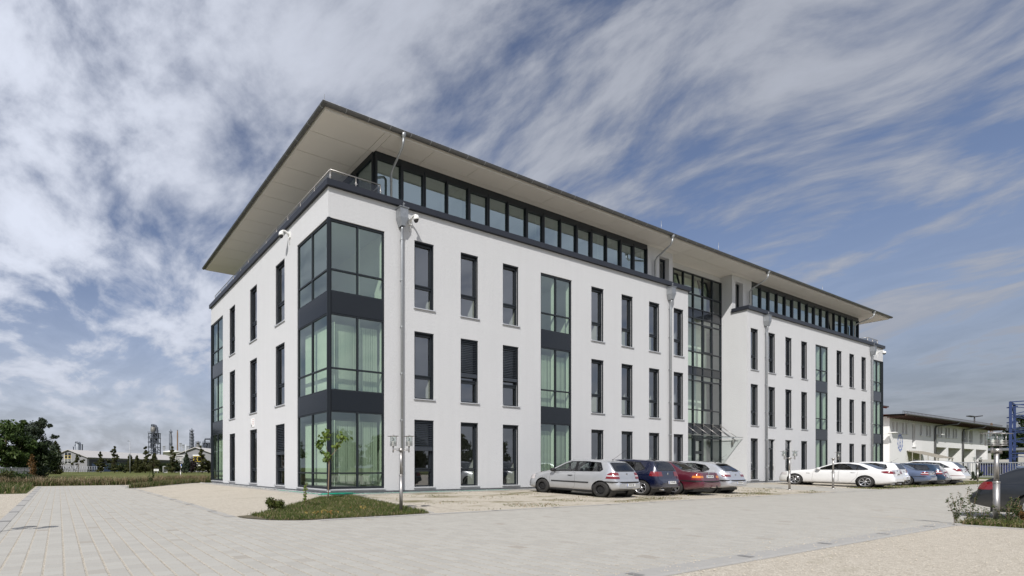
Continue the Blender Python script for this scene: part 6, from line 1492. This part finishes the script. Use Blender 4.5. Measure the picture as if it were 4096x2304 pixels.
wx = MB(); wx.box(-.06, -.01, -.9, 1.3, 2.4, 5.4); wo_ = wx.build('window', BG['darkglass'], t)
wf = MB()
for y in (-.95, .16, 1.25): wf.box(-.1, -.061, y, y + .1, 2.3, 5.5)
for z in (2.3, 3.1, 3.6): wf.box(-.099, -.062, -.85, 1.25, z, z + .1)
wf.build('frame', BG['white'], wo_); wy = MB()
for y in (-.8, .28):
    for (a, b, c, d) in ((y, y + .08, 3.85, 4.6), (y + .85, y + .93, 3.85, 4.6), (y, y + .93, 3.77, 3.85), (y, y + .93, 4.6, 4.68)): wy.box(-.14, -.101, a, b, c, d)
wy.build('sash', BG['yellow'], wo_)
gm = MB(); rs = random.Random(4)   # spray painted scrawl low on the gable
for k in range(16):
    y = 2.6 - k * .36; pts = [(-.03, y + rs.uniform(-.5, .3), rs.uniform(.3, 1.9)) for _ in range(4)]; gm.tube(pts, .05, 4)
gm.build('graffiti', BG['graffiti'], t)
# --- right shed
p0 = at(783, PY, 132); t = thing('gabled_shed', 'grey gabled shed with yellow window beside the office left end', 'shed', (p0.x, p0.y, 0), -TH + R(78))
hw, he, hr, LS = 6.6, 4.5, 6.85, 40
m_ = MB(); m_.q((0, -hw, 0), (0, hw, 0), (0, hw, he), (0, 0, hr - .1), (0, -hw, he)); m_.q((0, -hw, 0), (LS, -hw, 0), (LS, -hw, he), (0, -hw, he)); m_.q((0, hw, 0), (LS, hw, 0), (LS, hw, he), (0, hw, he)); m_.build('wall', BG['shed'], t)
m_ = MB()
for s in (-1, 1):
    a, b = (-.5, 0, hr), (LS + .5, 0, hr); c, d = (LS + .5, s * (hw + .5), he - .05), (-.5, s * (hw + .5), he - .05); m_.q(a, b, c, d); m_.q(*[(v[0], v[1], v[2] - .16) for v in (a, b, c, d)]); m_.q(d, c, (c[0], c[1], c[2] - .16), (d[0], d[1], d[2] - .16)); m_.q(a, d, (d[0], d[1], d[2] - .16), (a[0], a[1], a[2] - .16))
m_.build('roof', BG['shedroof'], t)
wx = MB(); wx.box(-.06, -.01, -1.7, .6, 2.6, 4.7); wo_ = wx.build('window', BG['darkglass'], t); wy = MB()
for y in (-1.75, -.6, .5): wy.box(-.1, -.061, y, y + .14, 2.9, 4.3)
for z in (2.85, 3.5, 4.2): wy.box(-.099, -.062, -1.6, .5, z, z + .12)
wy.build('sash', BG['yellow'], wo_); wf = MB(); wf.box(-.2, -.062, -1.9, .8, 4.4, 4.75); wf.box(-.12, -.062, -1.9, .8, 1.7, 2.55); wf.build('frame', BG['white'], wo_)
# white balcony frame at its left corner
t = thing('steel_stair', 'white framed outside stair at the left corner of the gabled shed', 'staircase', *frame_at(718, 118)); m_ = MB()
for x in (-.9, .9):
    for y in (0, 1.2): m_.box(x - .05, x + .05, y - .05, y + .05, 0, 4.3)
for z in (2.2, 3.0, 4.2): m_.box(-.9, .9, -.05, .05, z, z + .1); m_.box(-.9, .9, 1.15, 1.25, z, z + .1)
m_.box(-.9, .9, 0, 1.2, 2.1, 2.19); m_.build('frame', BG['white'], t); m_ = MB(); m_.box(-.85, .85, .3, .34, 2.35, 4.1); m_.build('panel', BG['concrete'], t)
# --- fence with dark posts
t = thing('wire_fence', 'long grey wire fence in front of the left shed', 'fence', *frame_at(330, 122)); m_ = MB(); L0, L1 = -W2(75, 122), W2(85, 122); n = 17
for i in range(n + 1): x = L0 + (L1 - L0) * i / n; m_.tube([(x, 0, 0), (x, 0, 1.55)], .05 if i % 5 else .08, 6)
for z in (.15, .85, 1.5): m_.box(L0, L1, -.02, .02, z, z + .05)
m_.build('rail', BG['fence'], t)
mm = MB(); k = L0
while k < L1: mm.box(k, k + .02, -.01, .01, .15, 1.5); k += .25
mm.build('mesh', BG['fenced'], t)
t = thing('pedestrian_gate', 'white framed pedestrian gate in front of the hedge', 'gate', *frame_at(660, 112)); m_ = MB()
for x in (-.5, .42): m_.box(x, x + .09, 0, .08, 0, 1.55)
m_.box(-.41, .42, .01, .07, 1.46, 1.54); m_.box(-.41, .42, .01, .07, .05, .12); m_.build('frame', BG['white'], t); m_ = MB(); m_.box(-.38, .39, .03, .05, .14, 1.44); m_.build('mesh', BG['fenced'], t)
t = thing('notice_board', 'low white notice board on two legs before the hedge', 'sign', *frame_at(625, 108)); m_ = MB(); m_.box(-.55, .55, 0, .06, .45, .92); m_.build('board', BG['white'], t)
for x in (-.5, .2): m_ = MB(); m_.box(x, x + .08, .061, .1, 0, .9); m_.build('leg', BG['fence'], t)
m_ = MB(); m_.box(-.4, .42, -.006, -.001, .72, .76); m_.box(-.4, .1, -.006, -.001, .62, .65); m_.build('print', BG['graffiti'], t)
t = thing('parking_sign', 'small blue square sign on a thin post before the right shed', 'sign', *frame_at(724, 98)); m_ = MB(); m_.tube([(0, 0, 0), (0, 0, 1.9)], .03, 6); m_.build('post', BG['fence'], t); m_ = MB(); m_.box(-.16, .16, -.05, -.031, 1.5, 1.9); m_.build('plate', BG['signblue'], t); m_ = MB(); m_.box(-.14, .14, -.05, -.031, 1.2, 1.48); m_.build('lower_plate', BG['white'], t)
def street_lamp(x, D, ytop, label, arm=-1, name='street_lamp'):
    t = thing(name, label, 'street lamp', *frame_at(x, D)); h = zpix(ytop, D); m_ = MB(); m_.tube([(0, 0, 0), (0, 0, h * .5), (0, 0, h)], [.10, .08, .05], 8); m_.tube([(0, 0, h), (arm * .3, 0, h + .05)], .04, 6); m_.build('pole', BG['fence'], t)
    m_ = MB(); m_.lathe([(0, .1), (.14, .07), (.17, 0), (.08, -.05), (0, -.05)], (arm * .38, 0, h + .03), 12); m_.build('lamp_head', BG['stackgrey'], t)
street_lamp(520, 104, 1765, 'tall grey street lamp among the young lime trees'); 
t = thing('flag_pole', 'bare white flagpole before the gabled shed', 'pole', *frame_at(743, 108)); m_ = MB(); m_.tube([(0, 0, 0), (0, 0, zpix(1778, 108))], [.07, .04], 8); m_.build('mast', BG['white'], t)
# --- refinery on the horizon
DR = 430
def Rz(y): return zpix(y, DR)
def rx(px): return W2(px, DR)
def tower(t, w, z0, z1, nlev, seed, name='frame', dense=True):
    m_ = MB(); rs = random.Random(seed); h = (z1 - z0) / nlev; s_ = w / 2; tk = .55
    for x in (-s_, -s_ * .1, s_):
        for y in (-s_, s_): m_.box(x - tk/2, x + tk/2, y - tk/2, y + tk/2, 0 if z0 < 2 else z0, z1)
    for i in range(nlev + 1):
        z = z0 + i * h; m_.box(-s_ - .6, s_ + .6, -s_ - .6, s_ + .6, z - .25, z + .15)
        for k in range(9): x = -s_ - .5 + (w + 1) * k / 8; m_.box(x - .08, x + .08, -s_ - .6, -s_ - .5, z, z + 1.2)
        m_.box(-s_ - .6, s_ + .6, -s_ - .62, -s_ - .5, z + 1.1, z + 1.25)
        if i < nlev:
            m_.bar((-s_, -s_, z), (-s_ * .1, -s_, z + h), .35); m_.bar((s_, -s_, z), (-s_ * .1, -s_, z + h), .35)
            if dense:
                for k in range(5):
                    x = rs.uniform(-s_ * .8, s_ * .8); r_ = rs.uniform(.5, 1.5); y = rs.uniform(-s_ * .6, s_ * .6)
                    if rs.random() < .5: m_.lathe([(0, z + .2), (r_, z + .2), (r_, z + h * .8), (0, z + h * .85)], (x, y, 0), 8)
                    else: m_.tube([(x, y, z + h * .4), (x + rs.uniform(-4, 4), y, z + h * .4), (x + rs.uniform(-3, 3), y, z + h * .9)], rs.uniform(.2, .5), 6)
    return m_.build(name, BG['steel'], t)
t = thing('process_tower', 'tall steel lattice process tower with a grey vessel on top', 'tower', *frame_at(618, DR))
tower(t, rx(36), 2, Rz(1733), 7, 1)
m_ = MB(); r_ = rx(10.5); zc = Rz(1733); m_.lathe([(0, zc), (r_ * .75, zc + .3), (r_ * .8, zc + 1), (r_, zc + 2), (r_, Rz(1709)), (0, Rz(1706))], (-rx(5), 0, 0), 20); m_.build('vessel', BG['vessel'], t)
m_ = MB(); m_.tube([(-rx(5), 0, Rz(1706)), (-rx(6), 0, Rz(1697))], .8, 8); m_.tube([(-rx(12), 0, Rz(1706)), (-rx(12), 0, Rz(1698)), (-rx(8), 0, Rz(1698))], .5, 6)
m_.tube([(-rx(3), 0, Rz(1706)), (rx(0), 0, Rz(1700)), (rx(5), 0, Rz(1703)), (rx(10), 0, Rz(1714)), (rx(12), 0, Rz(1735)), (rx(13), 0, Rz(1775))], .95, 8); m_.build('overhead_pipe', BG['steel'], t)
m_ = MB()
for z in range(int(Rz(1775)), int(Rz(1715)), 3): m_.box(rx(10), rx(17), -2, 2, z - .2, z + .1); m_.box(rx(10), rx(10) + .3, -2, -1.7, z, z + 3); m_.box(rx(17) - .3, rx(17), -2, -1.7, z, z + 3); m_.bar((rx(10), -1.9, z), (rx(17), -1.9, z + 3), .25)
m_.box(rx(22), rx(22) + .5, -1, 1, 0, Rz(1775)); m_.box(rx(14), rx(22) + .5, -1, 1, Rz(1775), Rz(1775) + .5); m_.build('stair_tower', BG['steel'], t)
def column(x, yt, w, label, mat, seed, plats=True, name='distillation_column'):
    t = thing(name, label, 'column', *frame_at(x, DR)); h = Rz(yt); r_ = rx(w) / 2; m_ = MB(); m_.lathe([(r_ * 1.05, 0), (r_, h * .3), (r_, h * .9), (r_ * .8, h * .97), (0, h)], (0, 0, 0), 16); m_.build('shell', BG[mat], t)
    rs = random.Random(seed); m_ = MB()
    if plats:
        for k in range(plats if plats > 1 else 4):
            z = h * (.32 + .62 * k / max(1, (plats if plats > 1 else 4) - 1)); m_.lathe([(r_, z), (r_ + .9, z), (r_ + .9, z + .25), (r_, z + .25)], (0, 0, 0), 12, 'z', False); m_.lathe([(r_ + .85, z + 1.1), (r_ + .95, z + 1.1), (r_ + .95, z + 1.3)], (0, 0, 0), 12, 'z', False)
            for j in range(8): a = j * .785; m_.box((r_ + .88) * math.cos(a) - .07, (r_ + .88) * math.cos(a) + .07, (r_ + .88) * math.sin(a) - .07, (r_ + .88) * math.sin(a) + .07, z, z + 1.2)
        m_.tube([(-r_ - .5, -.5, h * .3), (-r_ - .5, -.5, h * .92)], .3, 6); m_.tube([(r_ + .6, -.4, h * .25), (r_ + .6, -.4, h * .8), (0, 0, h * 1.02)], .35, 6)
    else: m_.lathe([(r_ * .8, h - .3), (r_ * 1.1, h - .3), (r_ * 1.1, h), (r_ * .8, h)], (0, 0, 0), 16)
    m_.build('platform', BG['steel'], t)
column(683, 1721, 5.5, 'slim grey column with a platform left of the rusty chimney', 'stackgrey', 2, 3)
column(710, 1720, 5.5, 'plain chimney with rusty brown upper half', 'rust', 3, False, 'factory_chimney')
column(767, 1716, 11, 'stout dark column crowded with platforms', 'stackgrey', 4, 9)
column(792, 1766, 14, 'squat grey vessel right of the stout dark column', 'vessel', 5, 2, 'storage_vessel')
column(819, 1771, 13, 'squat vessel with an overhead pipe nearest the office', 'vessel', 6, 2, 'storage_vessel')
t = thing('pipe_bridge', 'dark overhead pipe bend beside the office left end', 'pipe', *frame_at(825, DR - 15)); m_ = MB(); m_.tube([(-rx(6), 0, 0), (-rx(6), 0, Rz(1766)), (-rx(4), 0, Rz(1760)), (rx(14), 0, Rz(1760)), (rx(17), 0, Rz(1764)), (rx(17), 0, 0)], .75, 8); m_.box(rx(17), rx(21), -1, 1, 0, Rz(1751)); m_.build('pipe', BG['steel'], t); tower(t, rx(20), 1, Rz(1775), 4, 9, 'rack')
for i, (x, yt, lab) in enumerate(((656, 1786, 'shortest floodlight mast beside the steel process tower'), (722, 1774, 'tallest floodlight mast right of the rusty chimney'), (733, 1780, 'second floodlight mast right of the rusty chimney'), (751, 1786, 'small floodlight mast left of the stout dark column'))):
    t = thing('floodlight_mast', lab, 'mast', *frame_at(x, DR), 'floodlight masts of the refinery'); h = Rz(yt); m_ = MB(); w = rx(1.6)
    for s in (-1, 1): m_.box(s * w - .15, s * w + .15, -.15, .15, 0, h)
    z = 0
    while z < h - 8: m_.bar((-w, 0, z), (w, 0, z + 3), .15); z += 3
    m_.build('mast', BG['fence'], t); m_ = MB(); w = rx(5)
    for z in (h, h - rx(4), h - rx(8), h - rx(11)): m_.box(-w * .95, w * .95, -.2, .2, z - .3, z)
    m_.box(-w, w, -.6, .6, h, h + .5)
    for s in (-1, 0, 1): m_.box(s * w * .9 - .12, s * w * .9 + .12, -.2, .2, h - rx(11), h)
    m_.build('lamp_rack', BG['fence'], t)
t = thing('white_tank', 'wide white storage tank behind the long shed roof', 'tank', *frame_at(692, 260)); m_ = MB(); r_ = W2(39, 260); h = zpix(1806, 260); m_.lathe([(r_, 0), (r_, h - .6), (r_ * 1.01, h - .6), (r_ * 1.01, h), (0, h + .8)], (0, 0, 0), 40); m_.build('shell', BG['tank'], t)
t = thing('grey_silo', 'grey silo with gantries rising above the left shed', 'silo', *frame_at(312, 200)); m_ = MB(); r_ = W2(10.5, 200); h = zpix(1772, 200); m_.lathe([(r_, 0), (r_, h), (r_ * .8, h + .3), (0, h + .5)], (0, 0, 0), 20); m_.build('shell', BG['silo'], t)
m_ = MB(); m_.box(-r_ * .7, r_ * .1, -r_, -.2, h, h + W2(5, 200)); m_.box(r_ * .65, r_ * .75, -.1, .1, h, h + W2(5, 200)); m_.box(r_, r_ + W2(9, 200), -.5, .5, h - W2(6, 200), h - W2(5, 200)); m_.box(r_ + W2(6, 200), r_ + W2(7, 200), -.5, .5, 0, h - W2(6, 200)); m_.box(-r_ - W2(10, 200), -r_, -.5, .5, h - W2(16, 200), h - W2(15, 200)); m_.box(-r_ - W2(8, 200), -r_ - W2(7, 200), -.3, .3, 0, h - W2(16, 200)); m_.bar((-r_ * 1.05, -.6, h - W2(10, 200)), (r_ * .6, -r_ * 1.1, h), .25); m_.build('gantry', BG['steel'], t)

# ================================================================= right: white station with garages, fence, blue lattice tower
wb_ = thing('white_station', 'white two storey building with garage bays and blue gear emblem', 'building', (0, 0, 0))
X0, X1, Y0, Y1, HE = 71.9, 123.6, 5.0, 19, 7.35
gar = [(96.95, 102.4), (103.2, 109.3), (110.05, 115.9), (116.9, 123.0)]
win = [(81.2, 81.9, 5.42, 6.77), (82.44, 83.1, 5.42, 6.77), (84.55, 85.3, 5.42, 6.77), (85.8, 86.5, 5.42, 6.77), (88.3, 89.5, 3.88, 6.8), (91.2, 92.1, 5.42, 6.8), (93.6, 94.4, 5.42, 6.8), (94.85, 95.7, 5.42, 6.8), (98.4, 99.3, 5.42, 6.8), (99.7, 100.5, 5.42, 6.8), (101.8, 102.65, 5.42, 6.8), (103.1, 103.9, 5.42, 6.8), (105.2, 106.0, 5.45, 6.8), (106.45, 107.3, 5.45, 6.8), (110.9, 112.6, 4.95, 6.8), (113.5, 115.2, 4.95, 6.8), (119.1, 120.6, 4.95, 6.8)]
m_ = MB(); facade(m_, (0, Y0), (1, 0), (0, -1), 80.3, X1, 0, HE, win, .3)
wl = MB(); facade(wl, (0, Y0), (1, 0), (0, -1), 80.3, X1, 0, HE, win + [(a, b, 0, 4.0) for a, b in gar], .35)
wl.q((X0, Y0 + 1.2, 0), (80.3, Y0 + 1.2, 0), (80.3, Y0 + 1.2, HE), (X0, Y0 + 1.2, HE)); wl.q((80.3, Y0, 0), (80.3, Y0 + 1.2, 0), (80.3, Y0 + 1.2, HE), (80.3, Y0, HE)); wl.q((X1, Y0, 0), (X1, Y1, 0), (X1, Y1, HE), (X1, Y0, HE)); wl.q((X0, Y1, 0), (X1, Y1, 0), (X1, Y1, HE), (X0, Y1, HE)); wl.q((X0, Y0 + 1.2, 0), (X0, Y1, 0), (X0, Y1, HE), (X0, Y0 + 1.2, HE))
for a, b in gar:   # deep garage recesses
    wl.q((a, Y0 + .35, 0), (a, Y0 + 3.5, 0), (a, Y0 + 3.5, 4.0), (a, Y0 + .35, 4.0)); wl.q((b, Y0 + .35, 0), (b, Y0 + 3.5, 0), (b, Y0 + 3.5, 4.0), (b, Y0 + .35, 4.0)); wl.q((a, Y0 + .35, 4.0), (b, Y0 + .35, 4.0), (b, Y0 + 3.5, 4.0), (a, Y0 + 3.5, 4.0))
wl.build('wall', M['stucco_warm'], wb_)
for a, b in gar:
    m_ = MB(); m_.q((a, Y0 + 3.49, 0), (b, Y0 + 3.49, 0), (b, Y0 + 3.49, 4), (a, Y0 + 3.49, 4))
    for k in range(7): m_.box(a, b, Y0 + 3.45, Y0 + 3.488, .5 + k * .5, .53 + k * .5)
    o = m_.build('garage_door', BG['doorgrey'], wb_)
for a, b, c, d in win:
    m_ = MB(); y = Y0 + .18; w = .07 if b - a < 1 else .09
    for (xa, xb, za, zb_) in ((a, a + w, c, d), (b - w, b, c, d), (a + w, b - w, c, c + w), (a + w, b - w, d - w, d), (a + w, b - w, c + .28 * (d - c), c + .28 * (d - c) + w)): m_.box(xa, xb, y, y + .08, za, zb_)
    if b - a > 1: m_.box((a + b) / 2 - .05, (a + b) / 2 + .05, y - .003, y + .08, c + w, d - w)
    m_.box(a - .08, b + .08, Y0 - .1, Y0 + .17, c - .08, c - .01)
    o = m_.build('window', BG['winwhite'], wb_); g_ = MB(); g_.q((a, y + .05, c), (b, y + .05, c), (b, y + .05, d), (a, y + .05, d)); g_.build('pane', BG['darkglass'], o)
m_ = MB(); ov = 1.5; ym = 12; hr_ = HE + .55
m_.q((79.3, Y0 - ov, HE + .12), (X1 + 2, Y0 - ov, HE + .12), (X1 + 2, ym, hr_), (79.3, ym, hr_)); m_.q((79.3, Y1 + ov, HE + .12), (X1 + 2, Y1 + ov, HE + .12), (X1 + 2, ym, hr_), (79.3, ym, hr_)); m_.build('roof', BG['tile'], wb_)
m_ = MB(); m_.box(79.3, X1 + 2, Y0 - ov, Y0 - ov + .1, HE - .1, HE + .11); m_.q((79.3, Y0 - ov + .1, HE - .05), (X1 + 2, Y0 - ov + .1, HE - .05), (X1 + 2, Y0, HE + .1), (79.3, Y0, HE + .1)); k = 79.5
while k < X1 + 1.8: m_.box(k, k + .14, Y0 - ov + .1, Y0 - .001, HE - .22, HE - .07); k += .9
m_.box(X1 + .01, X1 + 2, Y0 - ov + .2, Y0 + .1, HE - .25, HE - .06); m_.build('eave', BG['eave'], wb_)
m_ = MB(); m_.tube([(79.3, Y0 - ov - .06, HE + .06), (X1 + 2, Y0 - ov - .06, HE + .06)], .09, 8)
m_.build('gutter', M['gutter'], wb_)
for x in (96.9, 109.6):
    m_ = MB(); m_.tube([(x + 3.0, Y0 - ov - .06, HE), (x + 2.8, Y0 - ov + .1, HE - .3), (x + .3, Y0 - .15, HE - .55), (x, Y0 - .12, HE - .9), (x, Y0 - .12, 0)], .09, 8); m_.build('downpipe', M['gutter'], wb_)
k = 80.0; m_ = MB()
while k < X1 + 1.8: m_.box(k, k + .03, Y0 - ov + .4, Y0 - ov + .43, HE + .2, HE + .55); k += .5
m_.box(80, X1 + 1.8, Y0 - ov + .4, Y0 - ov + .43, HE + .5, HE + .55); m_.build('snow_guard', M['gutter'], wb_)
m_ = MB(); m_.box(71, 88, 8.5, 18, HE + .2, HE + 2.0); m_.build('upper_storey', BG['concrete'], wb_)
m_ = MB(); m_.q((70, 7.4, HE + 2.0), (89.4, 7.4, HE + 2.0), (89.4, 13, HE + 3.4), (70, 13, HE + 3.4)); m_.box(70, 89.4, 7.35, 7.45, HE + 1.7, HE + 2.04); m_.build('upper_roof', BG['tile'], wb_)
m_ = MB(); m_.tube([(70, 7.28, HE + 1.9), (89.4, 7.28, HE + 1.9)], .12, 8); m_.build('gutter', M['gutter'], wb_)
# glazed porch canopy and door
m_ = MB()
for k in range(9): y = 2.6 + k * .3; m_.bar((86.3, y, 2.2 + .0), (86.3, y, 2.25), .05)
m_.q((86.2, 2.5, 2.35), (92.0, 2.5, 2.35), (92.0, Y0 - .02, 3.3), (86.2, Y0 - .02, 3.3)); 
for k in range(8): x = 86.2 + k * .83; m_.bar((x, 2.5, 2.38), (x, Y0 - .03, 3.33), .08)
for x in (86.3, 91.9): m_.box(x - .05, x + .05, 2.55, 2.65, 0, 2.35)
for k in range(4): m_.box(86.15, 86.2, 2.7 + k * .6, 2.76 + k * .6, 1.6, 2.5 + k * .2)
m_.build('porch_canopy', BG['canopy'], wb_)
m_ = MB(); m_.box(88.2, 90.2, Y0 - .06, Y0 - .01, 0, 2.2); m_.build('door', BG['darkglass'], wb_)
# painted gear emblem: toothed outline with three letters
em = MB(); ec = (83.9, 4.28); y = Y0 - .012; n = 48
def gear(k, rr):
    a = 2 * math.pi * k / n; return (ec[0] + math.cos(a) * .72 * rr * 1.15, y, ec[1] + math.sin(a) * .98 * rr)
for k in range(n):
    tooth = 1.16 if (k // 2) % 2 == 0 else 1.0
    em.q(gear(k, .84), gear(k + 1, .84), gear(k + 1, tooth), gear(k, tooth))
eo = em.build('gear_emblem', BG['bluepaint'], wb_)
for ch, dz in (('T', .47), ('H', .0), ('W', -.47)):
    l_ = text_mesh('letter', ch, .66, BG['bluepaint'], eo, .004); l_.location = (ec[0], y - .004, ec[1] + dz); l_.rotation_euler = (R(90), 0, 0); l_.scale = (1.25, 1, 1)
# wall lights
for x, z in ((79.6, 5.3), (97.5, 5.6)):
    m_ = MB(); m_.box(x - .35, x + .35, Y0 - .7, Y0 - .15, z, z + .12); m_.bar((x, Y0 - .2, z), (x, Y0 + (1.2 if x < 80 else 0), z - .35), .08); m_.build('wall_light', BG['white'], wb_)
t = thing('floodlight_mast', 'twin head floodlight mast behind the white station roof', 'mast', *frame_at(3898, 95), 'yard floodlights'); h = zpix(1666, 95); m_ = MB(); m_.tube([(0, 0, 0), (0, 0, h)], [.14, .09], 8); m_.build('mast', BG['sheddark'], t)
for s in (-1, 1): m_ = MB(); m_.obox(Matrix.Translation((s * .7, 0, h)) @ Matrix.Rotation(R(s * -8), 4, 'Y'), -.55, .55, -.3, .3, -.05, .12); m_.bar((0, 0, h - .1), (s * .4, 0, h), .1); m_.build('lamp_head', BG['sheddark'], t)
# railing fence and gate
t = thing('railing_fence', 'grey vertical bar fence with sliding gate behind the lamp', 'fence', *frame_at(3820, 52)); m_ = MB(); Lf = W2(330, 52); k = 0.0
while k < Lf:
    m_.box(k, k + .035, -.015, .015, .25, 1.72); k += .16 if k > 7.3 else .27
m_.build('bar', BG['fence'], t); m_ = MB(); m_.box(-.2, Lf, -.03, .03, 1.70, 1.80); m_.box(-.2, Lf, -.029, .029, .16, .26)
for k in (1.4, 4.6, 7.2, 9.5): m_.box(k - .08, k + .08, -.06, .06, 0, 1.78)
m_.build('rail', BG['fence'], t)
# blue lattice tower
t = thing('lattice_tower', 'blue steel lattice training tower cut by the right edge', 'tower', *frame_at(4042, 56, R(-59))); m_ = MB(); H_ = zpix(1606, 56); w = 5.2; lv = [0, H_ * .33, H_ * .655, H_]
for x in (0, w):
    for y in (0, w): m_.box(x - .10, x + .10, y - .10, y + .10, 0, H_)
for z in lv[1:]:
    m_.box(0, w, -.1, .1, z - .10, z); m_.box(0, w, w - .1, w + .1, z - .10, z); m_.box(-.1, .1, 0, w, z - .14, z - .002); m_.box(w - .1, w + .1, 0, w, z - .14, z - .002)
for i in range(3):
    a, b = lv[i], lv[i + 1]; md = (a + b) / 2
    for y in (0, w):
        m_.bar((0, y, md), (w, y, b), .075); m_.bar((0, y, md), (w, y, a), .075); m_.bar((0, y, b - .3), (w, y, md), .075)
    for x in (0, w): m_.bar((x, 0, a), (x, w, md), .075); m_.bar((x, w, md), (x, 0, b), .075)
    for z in (a + .6, a + 1.2, b - .7): m_.bar((-.2, 0, z), (.35, w * .3, z + .2), .12)
m_.box(w * .35 - .06, w * .35 + .06, -.05, .05, 0, H_); m_.build('frame', BG['bluesteel'], t)
m_ = MB(); m_.box(-.25, -.14, -.2, .2, H_ * .62, H_ * .70); m_.build('bracket', BG['steel'], t)
# navy cabin and carport between station and tower
t = thing('navy_cabin', 'dark navy site cabin with white fascia behind the fence', 'cabin', *frame_at(3985, 74, R(-50))); m_ = MB(); m_.box(-1.4, 1.2, 0, 3, 0, 1.9); m_.build('wall', BG['bluebox'], t); m_ = MB(); m_.box(-1.3, 1.15, -.3, 3, 1.9, 2.45); m_.build('fascia', BG['concrete'], t); m_ = MB(); m_.box(-.7, .5, -.03, -.002, .3, 1.4); m_.build('window', BG['darkglass'], t)
t = thing('carport', 'flat roofed concrete carport behind the navy cabin', 'carport', *frame_at(3975, 80, R(-50))); m_ = MB(); m_.box(-1.5, 3.6, -1, 6, 4.0, 4.4); m_.build('roof', BG['stackgrey'], t)
for x in (-1.2, 2.2): m_ = MB(); m_.box(x, x + .9, -.6, .3, 0, 4.0); m_.build('pillar', BG['concrete'], t)
for i, (x, D, h, lab) in enumerate(((4000, 130, 11, 'dark broadleaf tree behind the carport'), (4060, 95, 9.2, 'dark tree seen through the blue lattice tower'), (4110, 92, 11.5, 'tall dark tree at the right picture edge'), (3968, 140, 9.5, 'far tree top just right of the white station'))):
    tree('broadleaf_tree', lab, 'tree', gp(x, D), h, [(0, 0, h * .55, h * .28, h * .26), (-h * .2, 0, h * .4, h * .2, h * .2), (h * .2, 0, h * .45, h * .22, h * .22), (0, 0, h * .8, h * .16, h * .16), (0, -.5, h * .2, h * .28, h * .2)], 'dark' if i else 'oak', 200 + i, .28, 110, .25, 'dark trees right of the white station')
t = thing('power_pylon', 'distant red and white pylon above the white station eave', 'pylon', *frame_at(3966, 420)); m_ = MB(); h = zpix(1692, 420)
for x in (-1, 1): m_.bar((x * 3.4, 0, 0), (x * .4, 0, h), .4)
for k in range(9): z = k * h / 9; w = 3.4 - 3 * z / h; m_.bar((-w, 0, z), (w * .85, 0, z + h / 9), .25)
for z in (h * .7, h * .85): m_.box(-6, 6, -.2, .2, z, z + .3)
m_.build('frame', BG['rust'], t)
weed_plant(tuple(gp(3895, 44)), 1.3, 301, 'pale green tall weed clump at the fence foot', 'grey', 160, leaf=.12, spread=.35)

# ================================================================= trees behind the viewer (they mirror in the ground floor panes)
rs = random.Random(77)
for i in range(13):
    x = -30 + i * 9.5 + rs.uniform(-2, 2); h = rs.uniform(6, 9.5)
    tree('broadleaf_tree', 'broadleaf tree in the row across the road behind the viewer', 'tree', (x, -62 + rs.uniform(-4, 4), 0), h, [(0, 0, h * .5, h * .42, h * .3), (rs.uniform(-1.5, 1.5), 0, h * .72, h * .28, h * .22), (0, 0, h * .25, h * .4, h * .22)], rs.choice(('oak', 'dark', 'olive')), 400 + i, .5, 30, .25, 'trees across the road behind the viewer')
